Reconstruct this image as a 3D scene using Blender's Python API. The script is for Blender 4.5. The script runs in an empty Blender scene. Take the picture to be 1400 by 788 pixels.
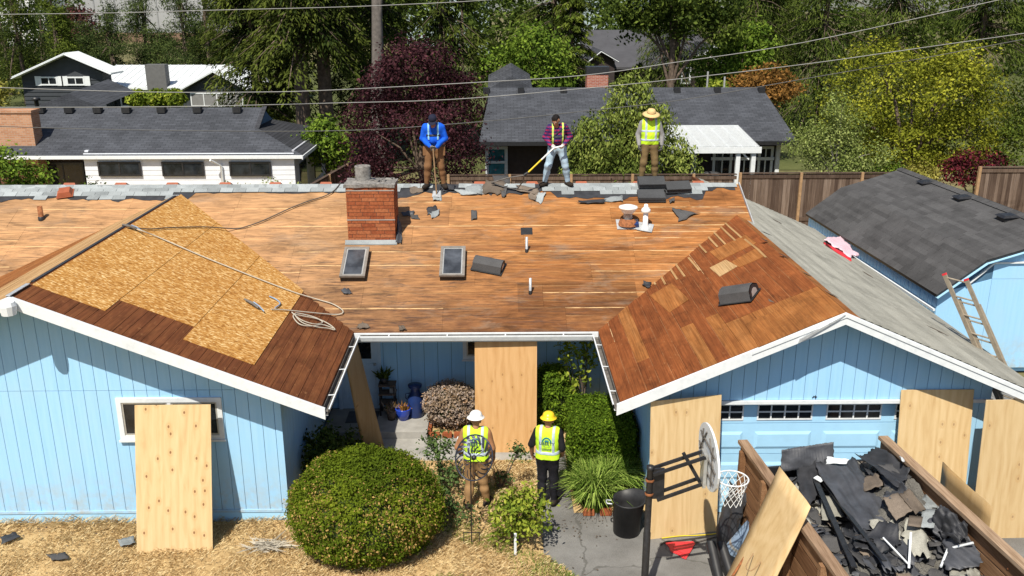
import bpy, math, random
import numpy as np
from mathutils import Vector, Matrix
from mathutils.bvhtree import BVHTree

SC = bpy.context.scene
COL = SC.collection
RND = random.Random(7)
NR = np.random.RandomState(11)
R_ = math.radians

# ---------------------------------------------------------------- camera
CH, CF, CPT, CYW = 8.545, 1236.0, 0.3058, 0.0168
cam_d = bpy.data.cameras.new('camera')
cam = bpy.data.objects.new('camera', cam_d); COL.objects.link(cam)
cam.location = (0, 0, CH)
cam.rotation_euler = (math.pi/2 - CPT, 0, -CYW)
cam_d.sensor_width = 36.0; cam_d.lens = CF/1400*36.0
cam_d.clip_start = 0.1; cam_d.clip_end = 2000
SC.camera = cam

# ---------------------------------------------------------------- sky and sun
SUN_DIR = Vector((-0.38, -1.0, 1.55)).normalized()       # towards the sun
w = bpy.data.worlds.new('World'); SC.world = w; w.use_nodes = True
wn = w.node_tree; wn.nodes.clear()
sky = wn.nodes.new('ShaderNodeTexSky'); sky.sky_type = 'NISHITA'; sky.sun_disc = False
sky.sun_elevation = math.asin(SUN_DIR.z)
sky.sun_rotation = math.atan2(SUN_DIR.x, SUN_DIR.y)
bg = wn.nodes.new('ShaderNodeBackground'); bg.inputs['Strength'].default_value = 0.085
wo = wn.nodes.new('ShaderNodeOutputWorld')
wn.links.new(sky.outputs[0], bg.inputs['Color']); wn.links.new(bg.outputs[0], wo.inputs['Surface'])
sl = bpy.data.lights.new('sun', 'SUN'); sl.energy = 5.0; sl.angle = R_(0.53); sl.color = (1.0, 0.935, 0.81)
sun = bpy.data.objects.new('sun', sl); COL.objects.link(sun)
sun.rotation_euler = SUN_DIR.to_track_quat('Z', 'Y').to_euler(); sun.location = (-10, -25, 45)
SC.view_settings.view_transform = 'Standard'; SC.view_settings.look = 'None'
SC.view_settings.exposure = 0.36; SC.view_settings.gamma = 1.0
SC.render.engine = 'CYCLES'
SC.cycles.max_bounces = 6; SC.cycles.diffuse_bounces = 3; SC.cycles.glossy_bounces = 2; SC.cycles.transparent_max_bounces = 4

# ---------------------------------------------------------------- survey: where a sight line meets a plane of the place
_F = Vector((math.sin(CYW)*math.cos(CPT), math.cos(CYW)*math.cos(CPT), -math.sin(CPT)))
_R = Vector((math.cos(CYW), -math.sin(CYW), 0)); _U = _R.cross(_F)
_C = Vector((0, 0, CH))
def ray(px, py): return _F + _R*((px-700)/CF) + _U*((394-py)/CF)
def atY(px, py, Y): d = ray(px, py); return _C + d*(Y/d.y)
def atZ(px, py, Z=0.0): d = ray(px, py); return _C + d*((Z-CH)/d.z)
def atX(px, py, X): d = ray(px, py); return _C + d*(X/d.x)
def onplane(px, py, z0, ax, a0, s):
    d = ray(px, py); n = Vector((0, 0, 1)); n[ax] -= s
    return _C + d*((z0 - s*a0 - _C.dot(n))/d.dot(n))
# the roof planes
S_M = 0.437
def zM(x, y): return 2.45 + S_M*(y-16.53)
def zL(x, y): return 4.32 - 0.407*abs(x+7.38)
def zR(x, y): return 2.45 + 0.434*(x-1.96)
def zG(x, y): return 3.955 - 0.434*(x-5.43)
def oM(px, py): return onplane(px, py, 2.45, 1, 16.53, S_M)
def oL(px, py): return onplane(px, py, 4.32, 0, -7.38, -0.407)
def oR(px, py): return onplane(px, py, 2.45, 0, 1.96, 0.434)
def oG(px, py): return onplane(px, py, 3.955, 0, 5.43, -0.434)
N_M = Vector((0, -S_M, 1)).normalized(); N_L = Vector((0.407, 0, 1)).normalized()
N_R = Vector((-0.434, 0, 1)).normalized(); N_G = Vector((0.434, 0, 1)).normalized()

# ---------------------------------------------------------------- material helper
class G:
    def __init__(s, name, rough=0.7, spec=0.3):
        s.m = bpy.data.materials.new(name); s.m.use_nodes = True
        s.t = s.m.node_tree; s.b = s.t.nodes['Principled BSDF']
        s.b.inputs['Roughness'].default_value = rough
        s.b.inputs['Specular IOR Level'].default_value = spec
    def node(s, ty, **kw):
        n = s.t.nodes.new(ty)
        for k, v in kw.items():
            if k.startswith('_'): setattr(n, k[1:], v)
            else: s.put(n.inputs[k.replace('__', ' ')], v)
        return n
    def put(s, inp, v):
        if isinstance(v, bpy.types.NodeSocket): s.t.links.new(v, inp)
        else:
            if hasattr(inp, 'default_value') and isinstance(v, tuple) and len(v) == 3 and inp.type == 'RGBA': v = v + (1,)
            inp.default_value = v
    def obj(s): return s.node('ShaderNodeTexCoord').outputs['Object']
    def pos(s): return s.node('ShaderNodeNewGeometry').outputs['Position']
    def rnd(s): return s.node('ShaderNodeObjectInfo').outputs['Random']
    def attr(s, n, ty='GEOMETRY'):
        a = s.node('ShaderNodeAttribute'); a.attribute_name = n; a.attribute_type = ty; return a.outputs['Fac']
    def vm(s, op, a, b=None):
        n = s.node('ShaderNodeVectorMath'); n.operation = op; s.put(n.inputs[0], a)
        if b is not None: s.put(n.inputs[1], b)
        return n.outputs[0]
    def ma(s, op, a, b=0.0, clamp=False):
        n = s.node('ShaderNodeMath'); n.operation = op; n.use_clamp = clamp; s.put(n.inputs[0], a); s.put(n.inputs[1], b); return n.outputs[0]
    def sep(s, v): return s.node('ShaderNodeSeparateXYZ', Vector=v).outputs
    def shift(s, v, k=37.0):         # a different piece of pattern for every object
        r = s.rnd(); c = s.node('ShaderNodeCombineXYZ'); 
        for i, f in enumerate((k, k*1.7, k*2.3)): s.put(c.inputs[i], s.ma('MULTIPLY', r, f))
        return s.vm('ADD', v, c.outputs[0])
    def noise(s, v, scale=5.0, detail=4.0, rough=0.55, dist=0.0):
        return s.node('ShaderNodeTexNoise', Vector=v, Scale=scale, Detail=detail, Roughness=rough, Distortion=dist).outputs['Fac']
    def vor(s, v, scale=5.0, feat='F1', out='Distance'):
        n = s.node('ShaderNodeTexVoronoi', Vector=v, Scale=scale); n.feature = feat; return n.outputs[out]
    def ramp(s, fac, stops, interp='LINEAR'):
        n = s.node('ShaderNodeValToRGB'); s.put(n.inputs[0], fac); e = n.color_ramp.elements; n.color_ramp.interpolation = interp
        while len(e) < len(stops): e.new(0.5)
        for el, (p, c) in zip(e, stops):
            el.position = p; el.color = (c, c, c, 1) if isinstance(c, (int, float)) else (tuple(c) + (1,))
        return n.outputs[0]
    def mix(s, a, b, f, mode='MIX'):
        n = s.node('ShaderNodeMix'); n.data_type = 'RGBA'; n.blend_type = mode; n.clamp_factor = True
        s.put(n.inputs[0], f); s.put(n.inputs[6], a); s.put(n.inputs[7], b); return n.outputs[2]
    def col(s, c): s.put(s.b.inputs['Base Color'], c); return s
    def rough(s, v): s.put(s.b.inputs['Roughness'], v); return s
    def bump(s, h, strength=0.3, dist=0.01):
        n = s.node('ShaderNodeBump', Height=h, Strength=strength, Distance=dist); s.put(s.b.inputs['Normal'], n.outputs[0]); return s

def plain(name, c, rough=0.6, var=0.12, scale=6.0, metal=0.0, spec=0.3, bump=0.0):
    g = G(name, rough, spec); g.b.inputs['Metallic'].default_value = metal
    n = g.noise(g.shift(g.obj()), scale, 5, 0.6)
    lo = tuple(x*(1-var) for x in c); hi = tuple(min(1, x*(1+var)) for x in c)
    g.col(g.ramp(n, [(0.3, lo), (0.7, hi)]))
    if bump: g.bump(g.noise(g.obj(), scale*6, 3), bump, 0.01)
    return g.m

def wood(name, stops, axis=0, rough=0.8, fine=14.0, line=None, stain=None, rndmix=0.35, bump=0.25):
    """long grained wood; axis = the way the grain runs; line = the pale unweathered strip along one edge of a board"""
    g = G(name, rough, 0.2)
    sc = [fine, fine, fine]; sc[axis] = fine*0.06
    o = g.obj(); v = g.vm('MULTIPLY', g.shift(o), tuple(sc))
    n = g.noise(v, 1.0, 7, 0.62, 0.6)
    n2 = g.noise(g.shift(g.pos(), 3.0), 1.6, 4, 0.6)
    r = g.rnd()
    f = g.ma('ADD', g.ma('MULTIPLY', n, 0.75), g.ma('MULTIPLY', n2, 0.35))
    f = g.ma('ADD', f, g.ma('MULTIPLY', g.ma('SUBTRACT', r, 0.5), rndmix))
    f = g.ma('SUBTRACT', f, 0.05)
    c = g.ramp(f, stops)
    sc2 = [60.0]*3; sc2[axis] = 1.2
    fib = g.noise(g.vm('MULTIPLY', g.shift(o), tuple(sc2)), 1.0, 3, 0.5)
    c = g.mix(c, (0.62, 0.58, 0.52), g.ramp(fib, [(0.35, 0.9), (0.6, 0.0)]), 'MULTIPLY')
    if stain: c = stain(g, c)
    if line:
        ax, edge, lc, amt = line
        y = g.sep(o)[ax]
        m = g.ma('MULTIPLY', g.ma('GREATER_THAN', y, edge), g.ramp(g.noise(g.vm('MULTIPLY', g.shift(o), tuple(2.5 if i == axis else 30.0 for i in range(3))), 1.0, 4, 0.7), [(0.42, 0.0), (0.52, 1.0)]))
        m = g.ma('MULTIPLY', m, g.ramp(g.ma('FRACT', g.ma('MULTIPLY', r, 7.31)), [(1-amt, 0.15), (1-amt+0.05, 1.0)]))
        c = g.mix(c, lc, m)
    g.col(c); g.bump(n, bump, 0.006)
    return g.m

# ---------------------------------------------------------------- materials
def stain_main(g, c):
    p = g.sep(g.pos())
    # old boards: paler and drier to the left end of the house, sooty water stains in the lowest metre
    left = g.ramp(g.ma('ADD', p[0], g.ma('MULTIPLY', g.noise(g.pos(), 0.9, 3), 3.0)), [(0.0, 1.0), (1.0, 0.0)])
    n = g.node('ShaderNodeMapRange'); g.put(n.inputs['Value'], p[0]); n.inputs['From Min'].default_value = 0.5; n.inputs['From Max'].default_value = -4.0
    cell = g.node('ShaderNodeTexWhiteNoise'); cell.noise_dimensions = '2D'
    g.put(cell.inputs['Vector'], g.vm('FLOOR', g.vm('MULTIPLY', g.vm('ADD', g.pos(), (31.3, 4.47, 0.0)), (0.41, 1.21, 0.0))))
    k = g.ramp(cell.outputs['Value'], [(0.0, 0.68), (0.45, 1.0), (0.8, 1.05), (1.0, 1.30)]); c = g.mix(c, k, 1.0, 'MULTIPLY')
    c = g.mix(c, g.mix(c, (0.52, 0.315, 0.165), 0.62), n.outputs[0])
    m = g.node('ShaderNodeMapRange'); g.put(m.inputs['Value'], p[1]); m.inputs['From Min'].default_value = 18.9; m.inputs['From Max'].default_value = 16.6
    low = g.ma('MULTIPLY', m.outputs[0], g.ramp(g.noise(g.vm('MULTIPLY', g.pos(), (1.0, 3.0, 3.0)), 2.2, 6, 0.65), [(0.33, 0.25), (0.7, 1.0)]))
    c = g.mix(c, (0.085, 0.034, 0.018), g.ma('MULTIPLY', low, 0.82))
    st = g.ramp(g.noise(g.vm('MULTIPLY', g.pos(), (1.2, 9.0, 9.0)), 1.6, 7, 0.7, 0.5), [(0.50, 0.0), (0.66, 1.0)])
    mm = g.node('ShaderNodeMapRange'); g.put(mm.inputs['Value'], p[1]); mm.inputs['From Min'].default_value = 20.2; mm.inputs['From Max'].default_value = 17.4; mm.inputs['To Min'].default_value = 0.25
    lx = g.node('ShaderNodeMapRange'); g.put(lx.inputs['Value'], p[0]); lx.inputs['From Min'].default_value = 3.0; lx.inputs['From Max'].default_value = -1.0; lx.inputs['To Min'].default_value = 0.25
    c = g.mix(c, (0.075, 0.045, 0.035), g.ma('MULTIPLY', g.ma('MULTIPLY', g.ma('MULTIPLY', st, mm.outputs[0]), lx.outputs[0]), 1.0))
    gp = g.ramp(g.noise(g.vm('MULTIPLY', g.pos(), (0.6, 1.6, 1.6)), 1.3, 6, 0.7, 0.6), [(0.54, 0.0), (0.70, 0.65)])
    c = g.mix(c, (0.235, 0.165, 0.115), gp)
    bl = g.noise(g.vm('MULTIPLY', g.pos(), (0.7, 2.2, 2.2)), 1.5, 6, 0.68, 0.8)
    c = g.mix(c, g.ramp(bl, [(0.28, 0.48), (0.42, 0.82), (0.56, 1.04), (0.78, 1.30)]), 1.0, 'MULTIPLY')
    fs = g.noise(g.vm('MULTIPLY', g.pos(), (2.2, 34.0, 34.0)), 1.0, 6, 0.75, 0.4)
    c = g.mix(c, g.ramp(fs, [(0.34, 0.52), (0.47, 0.92), (0.55, 1.0), (0.70, 1.30)]), 1.0, 'MULTIPLY')
    dots = g.vor(g.vm('MULTIPLY', g.pos(), (1.0, 1.0, 0.0)), 6.5); big = g.noise(g.pos(), 2.0, 3)
    c = g.mix(c, (0.05, 0.025, 0.015), g.ma('MULTIPLY', g.ramp(dots, [(0.03, 0.8), (0.07, 0.0)]), g.ramp(big, [(0.45, 0.0), (0.6, 1.0)])))
    return c
def stain_red(g, c):
    bl = g.noise(g.vm('MULTIPLY', g.pos(), (1.8, 0.9, 1.0)), 1.4, 7, 0.7, 0.8)
    c = g.mix(c, g.ramp(bl, [(0.28, 0.55), (0.5, 0.95), (0.62, 1.1), (0.8, 1.6)]), 1.0, 'MULTIPLY')
    f = g.noise(g.vm('MULTIPLY', g.pos(), (9.0, 3.0, 1.0)), 2.0, 5, 0.7)
    return g.mix(c, (0.36, 0.17, 0.07), g.ramp(f, [(0.60, 0.0), (0.74, 0.55)]))
MT = {}
MT['deck'] = wood('weathered_roof_board', [(0.2, (0.19, 0.072, 0.025)), (0.45, (0.33, 0.136, 0.044)), (0.62, (0.42, 0.187, 0.064)), (0.85, (0.50, 0.262, 0.105))], 0, 0.92, 16.0,
    line=(1, 0.080, (0.60, 0.40, 0.20), 0.52), stain=stain_main, rndmix=0.2, bump=0.12)
MT['deckpanel'] = wood('weathered_roof_panel', [(0.2, (0.19, 0.072, 0.025)), (0.45, (0.33, 0.136, 0.044)), (0.62, (0.42, 0.187, 0.064)), (0.85, (0.50, 0.262, 0.105))], 0, 0.92, 16.0,
    line=(1, 0.287, (0.60, 0.40, 0.20), 0.52), stain=stain_main, rndmix=0.2, bump=0.12)
MT['rdeck'] = wood('red_brown_roof_board', [(0.2, (0.13, 0.038, 0.011)), (0.5, (0.22, 0.066, 0.019)), (0.75, (0.29, 0.095, 0.028)), (0.95, (0.38, 0.15, 0.05))], 1, 0.9, 9.0,
    line=(0, 0.094, (0.50, 0.33, 0.17), 0.12), stain=stain_red, rndmix=0.12)
MT['odeck'] = wood('orange_roof_board', [(0.2, (0.20, 0.066, 0.018)), (0.55, (0.31, 0.12, 0.033)), (0.9, (0.40, 0.185, 0.065))], 1, 0.9, 11.0, stain=stain_red, rndmix=0.15)
MT['ddeck'] = wood('dark_brown_roof_board', [(0.2, (0.10, 0.032, 0.013)), (0.5, (0.16, 0.055, 0.020)), (0.9, (0.25, 0.10, 0.035))], 1, 0.75, 11.0, stain=stain_red, rndmix=0.12)
MT['palewood'] = wood('pale_new_board', [(0.2, (0.36, 0.21, 0.09)), (0.6, (0.45, 0.28, 0.13)), (0.9, (0.52, 0.36, 0.19))], 1, 0.75, 9.0)
def osb():
    g = G('oriented_strand_board', 0.75, 0.2)
    o = g.shift(g.obj(), 11.0)
    acc = None
    for rot, k in ((0.3, 1.0), (-0.5, 1.3), (1.1, 1.15)):
        mp = g.node('ShaderNodeMapping', Vector=o); mp.inputs['Rotation'].default_value = (0, 0.35, rot); mp.inputs['Scale'].default_value = (13*k, 46*k, 28*k)
        c = g.node('ShaderNodeTexVoronoi', Vector=mp.outputs[0], Scale=1.0); c.inputs['Randomness'].default_value = 1.0
        q = g.sep(c.outputs['Color'])[0]
        acc = q if acc is None else g.ma('ADD', acc, q)
    f = g.ma('DIVIDE', acc, 3.0)
    c = g.ramp(f, [(0.15, (0.22, 0.088, 0.016)), (0.40, (0.41, 0.195, 0.045)), (0.58, (0.49, 0.25, 0.066)), (0.68, (0.58, 0.35, 0.125)), (0.76, (0.74, 0.54, 0.27))])
    big = g.noise(g.pos(), 0.8, 3)
    c = g.mix(c, (0.86, 0.78, 0.70), g.ramp(big, [(0.35, 0.5), (0.6, 0.0)]), 'MULTIPLY')
    g.col(c); g.bump(f, 0.25, 0.004); return g.m
MT['osb'] = osb()
def plywood(name, tone=(1, 1, 1), knots=0.86, dark=0.5):
    g = G(name, 0.62, 0.25); o = g.shift(g.obj(), 19.0)
    v = g.vm('MULTIPLY', o, (5.0, 5.0, 0.55))
    n = g.noise(v, 2.2, 6, 0.6, 1.6)
    wv = g.node('ShaderNodeTexWave', Vector=g.vm('MULTIPLY', o, (1.0, 1.0, 0.16)), Scale=2.2, Distortion=14.0, Detail=3.0, Detail__Scale=1.2)
    f = g.ma('ADD', g.ma('MULTIPLY', n, 0.62), g.ma('MULTIPLY', wv.outputs['Fac'], 0.16))
    c = g.ramp(f, [(0.12, tuple(a*b for a, b in zip((0.50, 0.325, 0.150), tone))), (0.36, tuple(a*b for a, b in zip((0.60, 0.428, 0.222), tone))), (0.62, tuple(a*b for a, b in zip((0.67, 0.50, 0.283), tone)))])
    tv = g.ma('ADD', g.ma('MULTIPLY', g.ma('FRACT', g.ma('MULTIPLY', g.rnd(), 5.7)), 0.22), 0.86); tc = g.node('ShaderNodeCombineXYZ'); [g.put(tc.inputs[i], tv) for i in range(3)]; c = g.mix(c, tc.outputs[0], 1.0, 'MULTIPLY')
    if knots:
        q_ = g.sep(g.vm('MULTIPLY', o, (5.2, 0.0, 3.4))); kv = g.node('ShaderNodeCombineXYZ'); g.put(kv.inputs[0], q_[0]); g.put(kv.inputs[1], q_[2])
        vo = g.node('ShaderNodeTexVoronoi', Vector=kv.outputs[0], Scale=1.0); vo.voronoi_dimensions = '2D'
        sel = g.ma('GREATER_THAN', g.sep(vo.outputs['Color'])[0], knots)
        k = g.ma('MULTIPLY', g.ramp(vo.outputs['Distance'], [(0.06, 1.0), (0.11, 0.0)]), sel)
        c = g.mix(c, (0.16, 0.060, 0.016), g.ma('MULTIPLY', k, dark))
        k2 = g.ma('MULTIPLY', g.ramp(vo.outputs['Distance'], [(0.10, 0.0), (0.16, 1.0), (0.30, 0.0)]), sel)
        c = g.mix(c, (0.44, 0.25, 0.09), g.ma('MULTIPLY', k2, 0.35))
    g.col(c); g.bump(n, 0.12, 0.004); return g.m
MT['ply'] = plywood('plain_plywood'); MT['plyknot'] = plywood('knotty_plywood', (1, 1, 1), 0.45, 0.85); MT['ply2'] = plywood('reddish_plywood', (0.98, 0.80, 0.66)); MT['ply3'] = plywood('weathered_plywood', (0.62, 0.58, 0.52))
MT['plyedge'] = plain('plywood_edge', (0.70, 0.55, 0.34), 0.8, 0.15, 20)
def siding():
    g = G('pale_blue_paint', 0.55, 0.25); o = g.shift(g.obj())
    n = g.noise(g.vm('MULTIPLY', o, (14.0, 14.0, 0.8)), 1.0, 6, 0.6)
    big = g.noise(g.pos(), 1.3, 4)
    c = g.ramp(n, [(0.25, (0.30, 0.565, 0.83)), (0.6, (0.345, 0.61, 0.87)), (0.9, (0.375, 0.635, 0.88))])
    c = g.mix(c, (0.36, 0.58, 0.75), g.ramp(big, [(0.46, 0.0), (0.72, 0.7)]))
    z = g.sep(g.pos())[2]
    d = g.node('ShaderNodeMapRange'); g.put(d.inputs['Value'], z); d.inputs['From Min'].default_value = 1.1; d.inputs['From Max'].default_value = 0.1
    dirt = g.ma('MULTIPLY', d.outputs[0], g.ramp(g.noise(g.pos(), 4, 5, 0.65), [(0.4, 0.0), (0.7, 0.85)]))
    c = g.mix(c, (0.42, 0.40, 0.35), dirt)
    g.col(c); g.bump(n, 0.12, 0.004); return g.m
MT['blue'] = siding()
MT['bluedoor'] = plain('blue_door_paint', (0.37, 0.64, 0.87), 0.45, 0.05, 3)
MT['groove'] = plain('dark_blue_groove', (0.07, 0.15, 0.24), 0.8, 0.2)
def whitep():
    g = G('white_trim_paint', 0.5, 0.3)
    n = g.noise(g.shift(g.obj()), 7, 6, 0.65); c = g.ramp(n, [(0.25, (0.58, 0.61, 0.64)), (0.55, (0.70, 0.73, 0.75))])
    sp = g.ramp(g.noise(g.pos(), 16, 5, 0.7), [(0.68, 0.0), (0.74, 0.8)])
    g.col(g.mix(c, (0.33, 0.27, 0.20), g.ma('MULTIPLY', sp, 0.6))); return g.m
MT['white'] = whitep()
MT['whiteplastic'] = plain('white_plastic', (0.80, 0.80, 0.78), 0.35, 0.04, 4, spec=0.5)
def shingle(name, c, var=0.25, rnd=0.35):
    g = G(name, 0.9, 0.15); o = g.shift(g.obj())
    n = g.noise(o, 90, 3, 0.7); b = g.noise(g.pos(), 1.2, 6, 0.68)
    lo = tuple(x*(1-var) for x in c); hi = tuple(x*(1+var) for x in c)
    cc = g.ramp(n, [(0.3, lo), (0.7, hi)])
    r = g.ma('ADD', g.ma('MULTIPLY', g.rnd(), rnd), 1.0-rnd*0.5)
    k = g.ma('MULTIPLY', r, g.ramp(b, [(0.3, 0.66), (0.5, 0.95), (0.7, 1.12)]))
    cb = g.node('ShaderNodeCombineXYZ'); [g.put(cb.inputs[i], k) for i in range(3)]
    g.col(g.mix(cc, cb.outputs[0], 1.0, 'MULTIPLY')); g.bump(n, 0.35, 0.004); return g.m
MT['shlight'] = shingle('weathered_grey_shingle', (0.275, 0.30, 0.31), 0.28, 0.45)
MT['shgrey'] = shingle('old_grey_green_shingle', (0.30, 0.293, 0.255), 0.28, 0.30)
MT['shdark'] = shingle('charcoal_shingle', (0.075, 0.074, 0.076), 0.3, 0.35)
MT['shnew'] = shingle('black_grey_shingle', (0.060, 0.062, 0.066), 0.3, 0.3)
MT['shbrown'] = shingle('brown_shingle_scrap', (0.155, 0.125, 0.10), 0.3, 0.5)
MT['felt'] = plain('black_roofing_felt', (0.030, 0.031, 0.036), 0.62, 0.35, 5, spec=0.4, bump=0.2)
MT['feltgrey'] = plain('grey_roofing_felt', (0.055, 0.058, 0.068), 0.55, 0.35, 4, spec=0.45, bump=0.3)
MT['mound'] = shingle('shingle_rubble', (0.12, 0.115, 0.105), 0.6, 0.2)
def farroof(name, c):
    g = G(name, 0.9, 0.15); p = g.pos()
    br = g.node('ShaderNodeTexBrick', Scale=1.0); 
    cx = g.node('ShaderNodeCombineXYZ'); q = g.sep(p); g.put(cx.inputs[0], q[0]); g.put(cx.inputs[1], g.ma('MULTIPLY', q[2], 2.6))
    g.put(br.inputs['Vector'], cx.outputs[0])
    br.inputs['Brick Width'].default_value = 0.33; br.inputs['Row Height'].default_value = 0.14; br.inputs['Mortar Size'].default_value = 0.007; br.inputs['Bias'].default_value = 0.0
    g.put(br.inputs['Color1'], tuple(x*0.84 for x in c)); g.put(br.inputs['Color2'], tuple(x*1.2 for x in c)); g.put(br.inputs['Mortar'], tuple(x*0.35 for x in c))
    b = g.noise(p, 0.9, 4)
    g.col(g.mix(br.outputs['Color'], (0.6, 0.6, 0.6), g.ramp(b, [(0.35, 0.6), (0.65, 0.0)]), 'MULTIPLY'))
    g.bump(br.outputs['Fac'], 0.5, -0.01); return g.m
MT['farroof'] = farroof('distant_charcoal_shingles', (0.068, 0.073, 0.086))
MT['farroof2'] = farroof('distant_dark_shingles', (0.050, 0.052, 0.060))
MT['brick'] = None
def brick(name, a, b, c3):
    g = G(name, 0.85, 0.2); n = g.noise(g.shift(g.obj()), 22, 5, 0.65)
    c = g.ramp(g.rnd(), [(0.0, a), (0.5, b), (1.0, c3)])
    c = g.mix(c, (0.45, 0.42, 0.40), g.ramp(n, [(0.4, 0.6), (0.65, 0.0)]), 'MULTIPLY'); g.col(c); g.bump(n, 0.4, 0.004); return g.m
MT['brick'] = brick('orange_brick', (0.29, 0.078, 0.032), (0.37, 0.115, 0.046), (0.42, 0.15, 0.065))
def brickwall(name, a, b, m):
    g = G(name, 0.9, 0.15); q = g.sep(g.pos()); cx = g.node('ShaderNodeCombineXYZ'); g.put(cx.inputs[0], g.ma('ADD', q[0], q[1])); g.put(cx.inputs[1], q[2])
    br = g.node('ShaderNodeTexBrick', Vector=cx.outputs[0], Scale=1.0); br.inputs['Brick Width'].default_value = 0.22; br.inputs['Row Height'].default_value = 0.075; br.inputs['Mortar Size'].default_value = 0.006
    g.put(br.inputs['Color1'], a); g.put(br.inputs['Color2'], b); g.put(br.inputs['Mortar'], m); g.col(br.outputs['Color']); g.bump(br.outputs['Fac'], 0.4, -0.01); return g.m
MT['farbrick'] = brickwall('distant_tan_brick', (0.36, 0.17, 0.09), (0.46, 0.25, 0.15), (0.38, 0.33, 0.28))
MT['farbrick2'] = brickwall('distant_red_brick', (0.30, 0.09, 0.06), (0.38, 0.14, 0.09), (0.42, 0.38, 0.35))
MT['mortar'] = plain('mortar', (0.13, 0.10, 0.085), 0.9, 0.25, 20, bump=0.3)
MT['concrete'] = plain('concrete', (0.30, 0.29, 0.27), 0.9, 0.22, 3, bump=0.2)
MT['capstone'] = plain('weathered_mortar_cap', (0.19, 0.18, 0.17), 0.95, 0.5, 14, bump=0.6)
def asphalt():
    g = G('old_asphalt', 0.92, 0.2); p = g.pos()
    n = g.noise(p, 60, 4, 0.75); b = g.noise(p, 0.9, 6, 0.65)
    c = g.ramp(n, [(0.3, (0.14, 0.136, 0.13)), (0.7, (0.25, 0.245, 0.235))])
    c = g.mix(c, (0.55, 0.54, 0.53), g.ramp(b, [(0.4, 0.7), (0.62, 0.0)]), 'MULTIPLY')
    cr = g.node('ShaderNodeTexVoronoi', Vector=g.vm('ADD', p, g.vm('MULTIPLY', g.node('ShaderNodeTexNoise', Vector=p, Scale=2.0, Detail=4.0).outputs['Color'], (0.7, 0.7, 0.0))), Scale=0.55); cr.feature = 'DISTANCE_TO_EDGE'
    c = g.mix(c, (0.05, 0.048, 0.04), g.ramp(cr.outputs['Distance'], [(0.004, 0.5), (0.010, 0.0)]))
    g.col(c); g.bump(n, 0.5, 0.006); return g.m
MT['asphalt'] = asphalt()
def earth(name, stops, scale=1.5, fine=40):
    g = G(name, 0.95, 0.1); p = g.pos()
    f = g.ma('ADD', g.ma('MULTIPLY', g.noise(p, scale, 6, 0.65), 0.7), g.ma('MULTIPLY', g.noise(p, fine, 3, 0.7), 0.3))
    g.col(g.ramp(f, stops)); g.bump(g.noise(p, fine, 4, 0.7), 0.6, 0.02); return g.m
MT['drysoil'] = earth('dry_lawn_soil', [(0.3, (0.28, 0.175, 0.08)), (0.5, (0.47, 0.33, 0.16)), (0.7, (0.60, 0.45, 0.24))])
MT['ground'] = earth('distant_ground', [(0.3, (0.06, 0.075, 0.03)), (0.5, (0.14, 0.13, 0.06)), (0.7, (0.30, 0.24, 0.13))], 0.25, 3)
MT['lawn'] = earth('distant_lawn', [(0.3, (0.05, 0.065, 0.02)), (0.7, (0.12, 0.13, 0.05))], 0.3, 5)
def glass(name, c=(0.015, 0.018, 0.022), r=0.06):
    g = G(name, r, 0.5); n = g.noise(g.pos(), 3.0, 3); g.col(g.ramp(n, [(0.35, tuple(x*0.6 for x in c)), (0.7, tuple(x*1.8 for x in c))])); return g.m
MT['glass'] = glass('dark_window_glass'); MT['tealglass'] = glass('teal_window_glass', (0.02, 0.10, 0.13), 0.1)
MT['skyglass'] = glass('skylight_glass', (0.05, 0.055, 0.065), 0.18)
MT['black'] = plain('black_plastic', (0.022, 0.022, 0.024), 0.5, 0.3, 8, spec=0.4)
MT['blackmetal'] = plain('black_painted_metal', (0.018, 0.018, 0.020), 0.45, 0.4, 14, spec=0.5)
MT['bronze'] = plain('bronze_frame', (0.20, 0.18, 0.16), 0.45, 0.2, 8, spec=0.5)
MT['alu'] = plain('dull_aluminium', (0.55, 0.55, 0.53), 0.45, 0.15, 10, metal=0.6, spec=0.5)
MT['galv'] = plain('galvanised_flashing', (0.46, 0.48, 0.50), 0.5, 0.25, 12, metal=0.35, spec=0.5)
MT['rust'] = plain('rust', (0.26, 0.10, 0.04), 0.85, 0.5, 20)
MT['terracotta'] = plain('terracotta_plastic', (0.30, 0.085, 0.04), 0.6, 0.15, 8)
MT['gutter'] = plain('dark_gutter_metal', (0.13, 0.12, 0.11), 0.7, 0.35, 9)  # darker than the outer gutter faces, also used on small fittings
MT['fence'] = wood('grey_weathered_fence', [(0.2, (0.070, 0.048, 0.038)), (0.5, (0.130, 0.095, 0.076)), (0.9, (0.235, 0.185, 0.155))], 2, 0.9, 8.0, rndmix=0.6)
MT['fencenew'] = plain('new_fence_post_wood', (0.31, 0.20, 0.11), 0.85, 0.2, 9)
MT['plank'] = wood('brown_trailer_plank', [(0.2, (0.13, 0.062, 0.030)), (0.5, (0.24, 0.125, 0.062)), (0.9, (0.36, 0.215, 0.12))], 1, 0.85, 9.0, rndmix=0.4)
MT['plankgrey'] = wood('grey_brown_top_rail', [(0.2, (0.20, 0.125, 0.08)), (0.5, (0.32, 0.215, 0.14)), (0.9, (0.44, 0.32, 0.22))], 1, 0.9, 9.0, rndmix=0.3)
MT['bark'] = plain('bark', (0.115, 0.085, 0.065), 0.95, 0.45, 7, bump=0.8)
MT['barkgrey'] = plain('grey_bark', (0.24, 0.215, 0.19), 0.95, 0.35, 7, bump=0.8)
MT['rope'] = plain('grey_rope', (0.42, 0.38, 0.31), 0.9, 0.2, 60)
MT['darkrope'] = plain('dark_cable', (0.085, 0.075, 0.068), 0.8, 0.2, 60)
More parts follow.
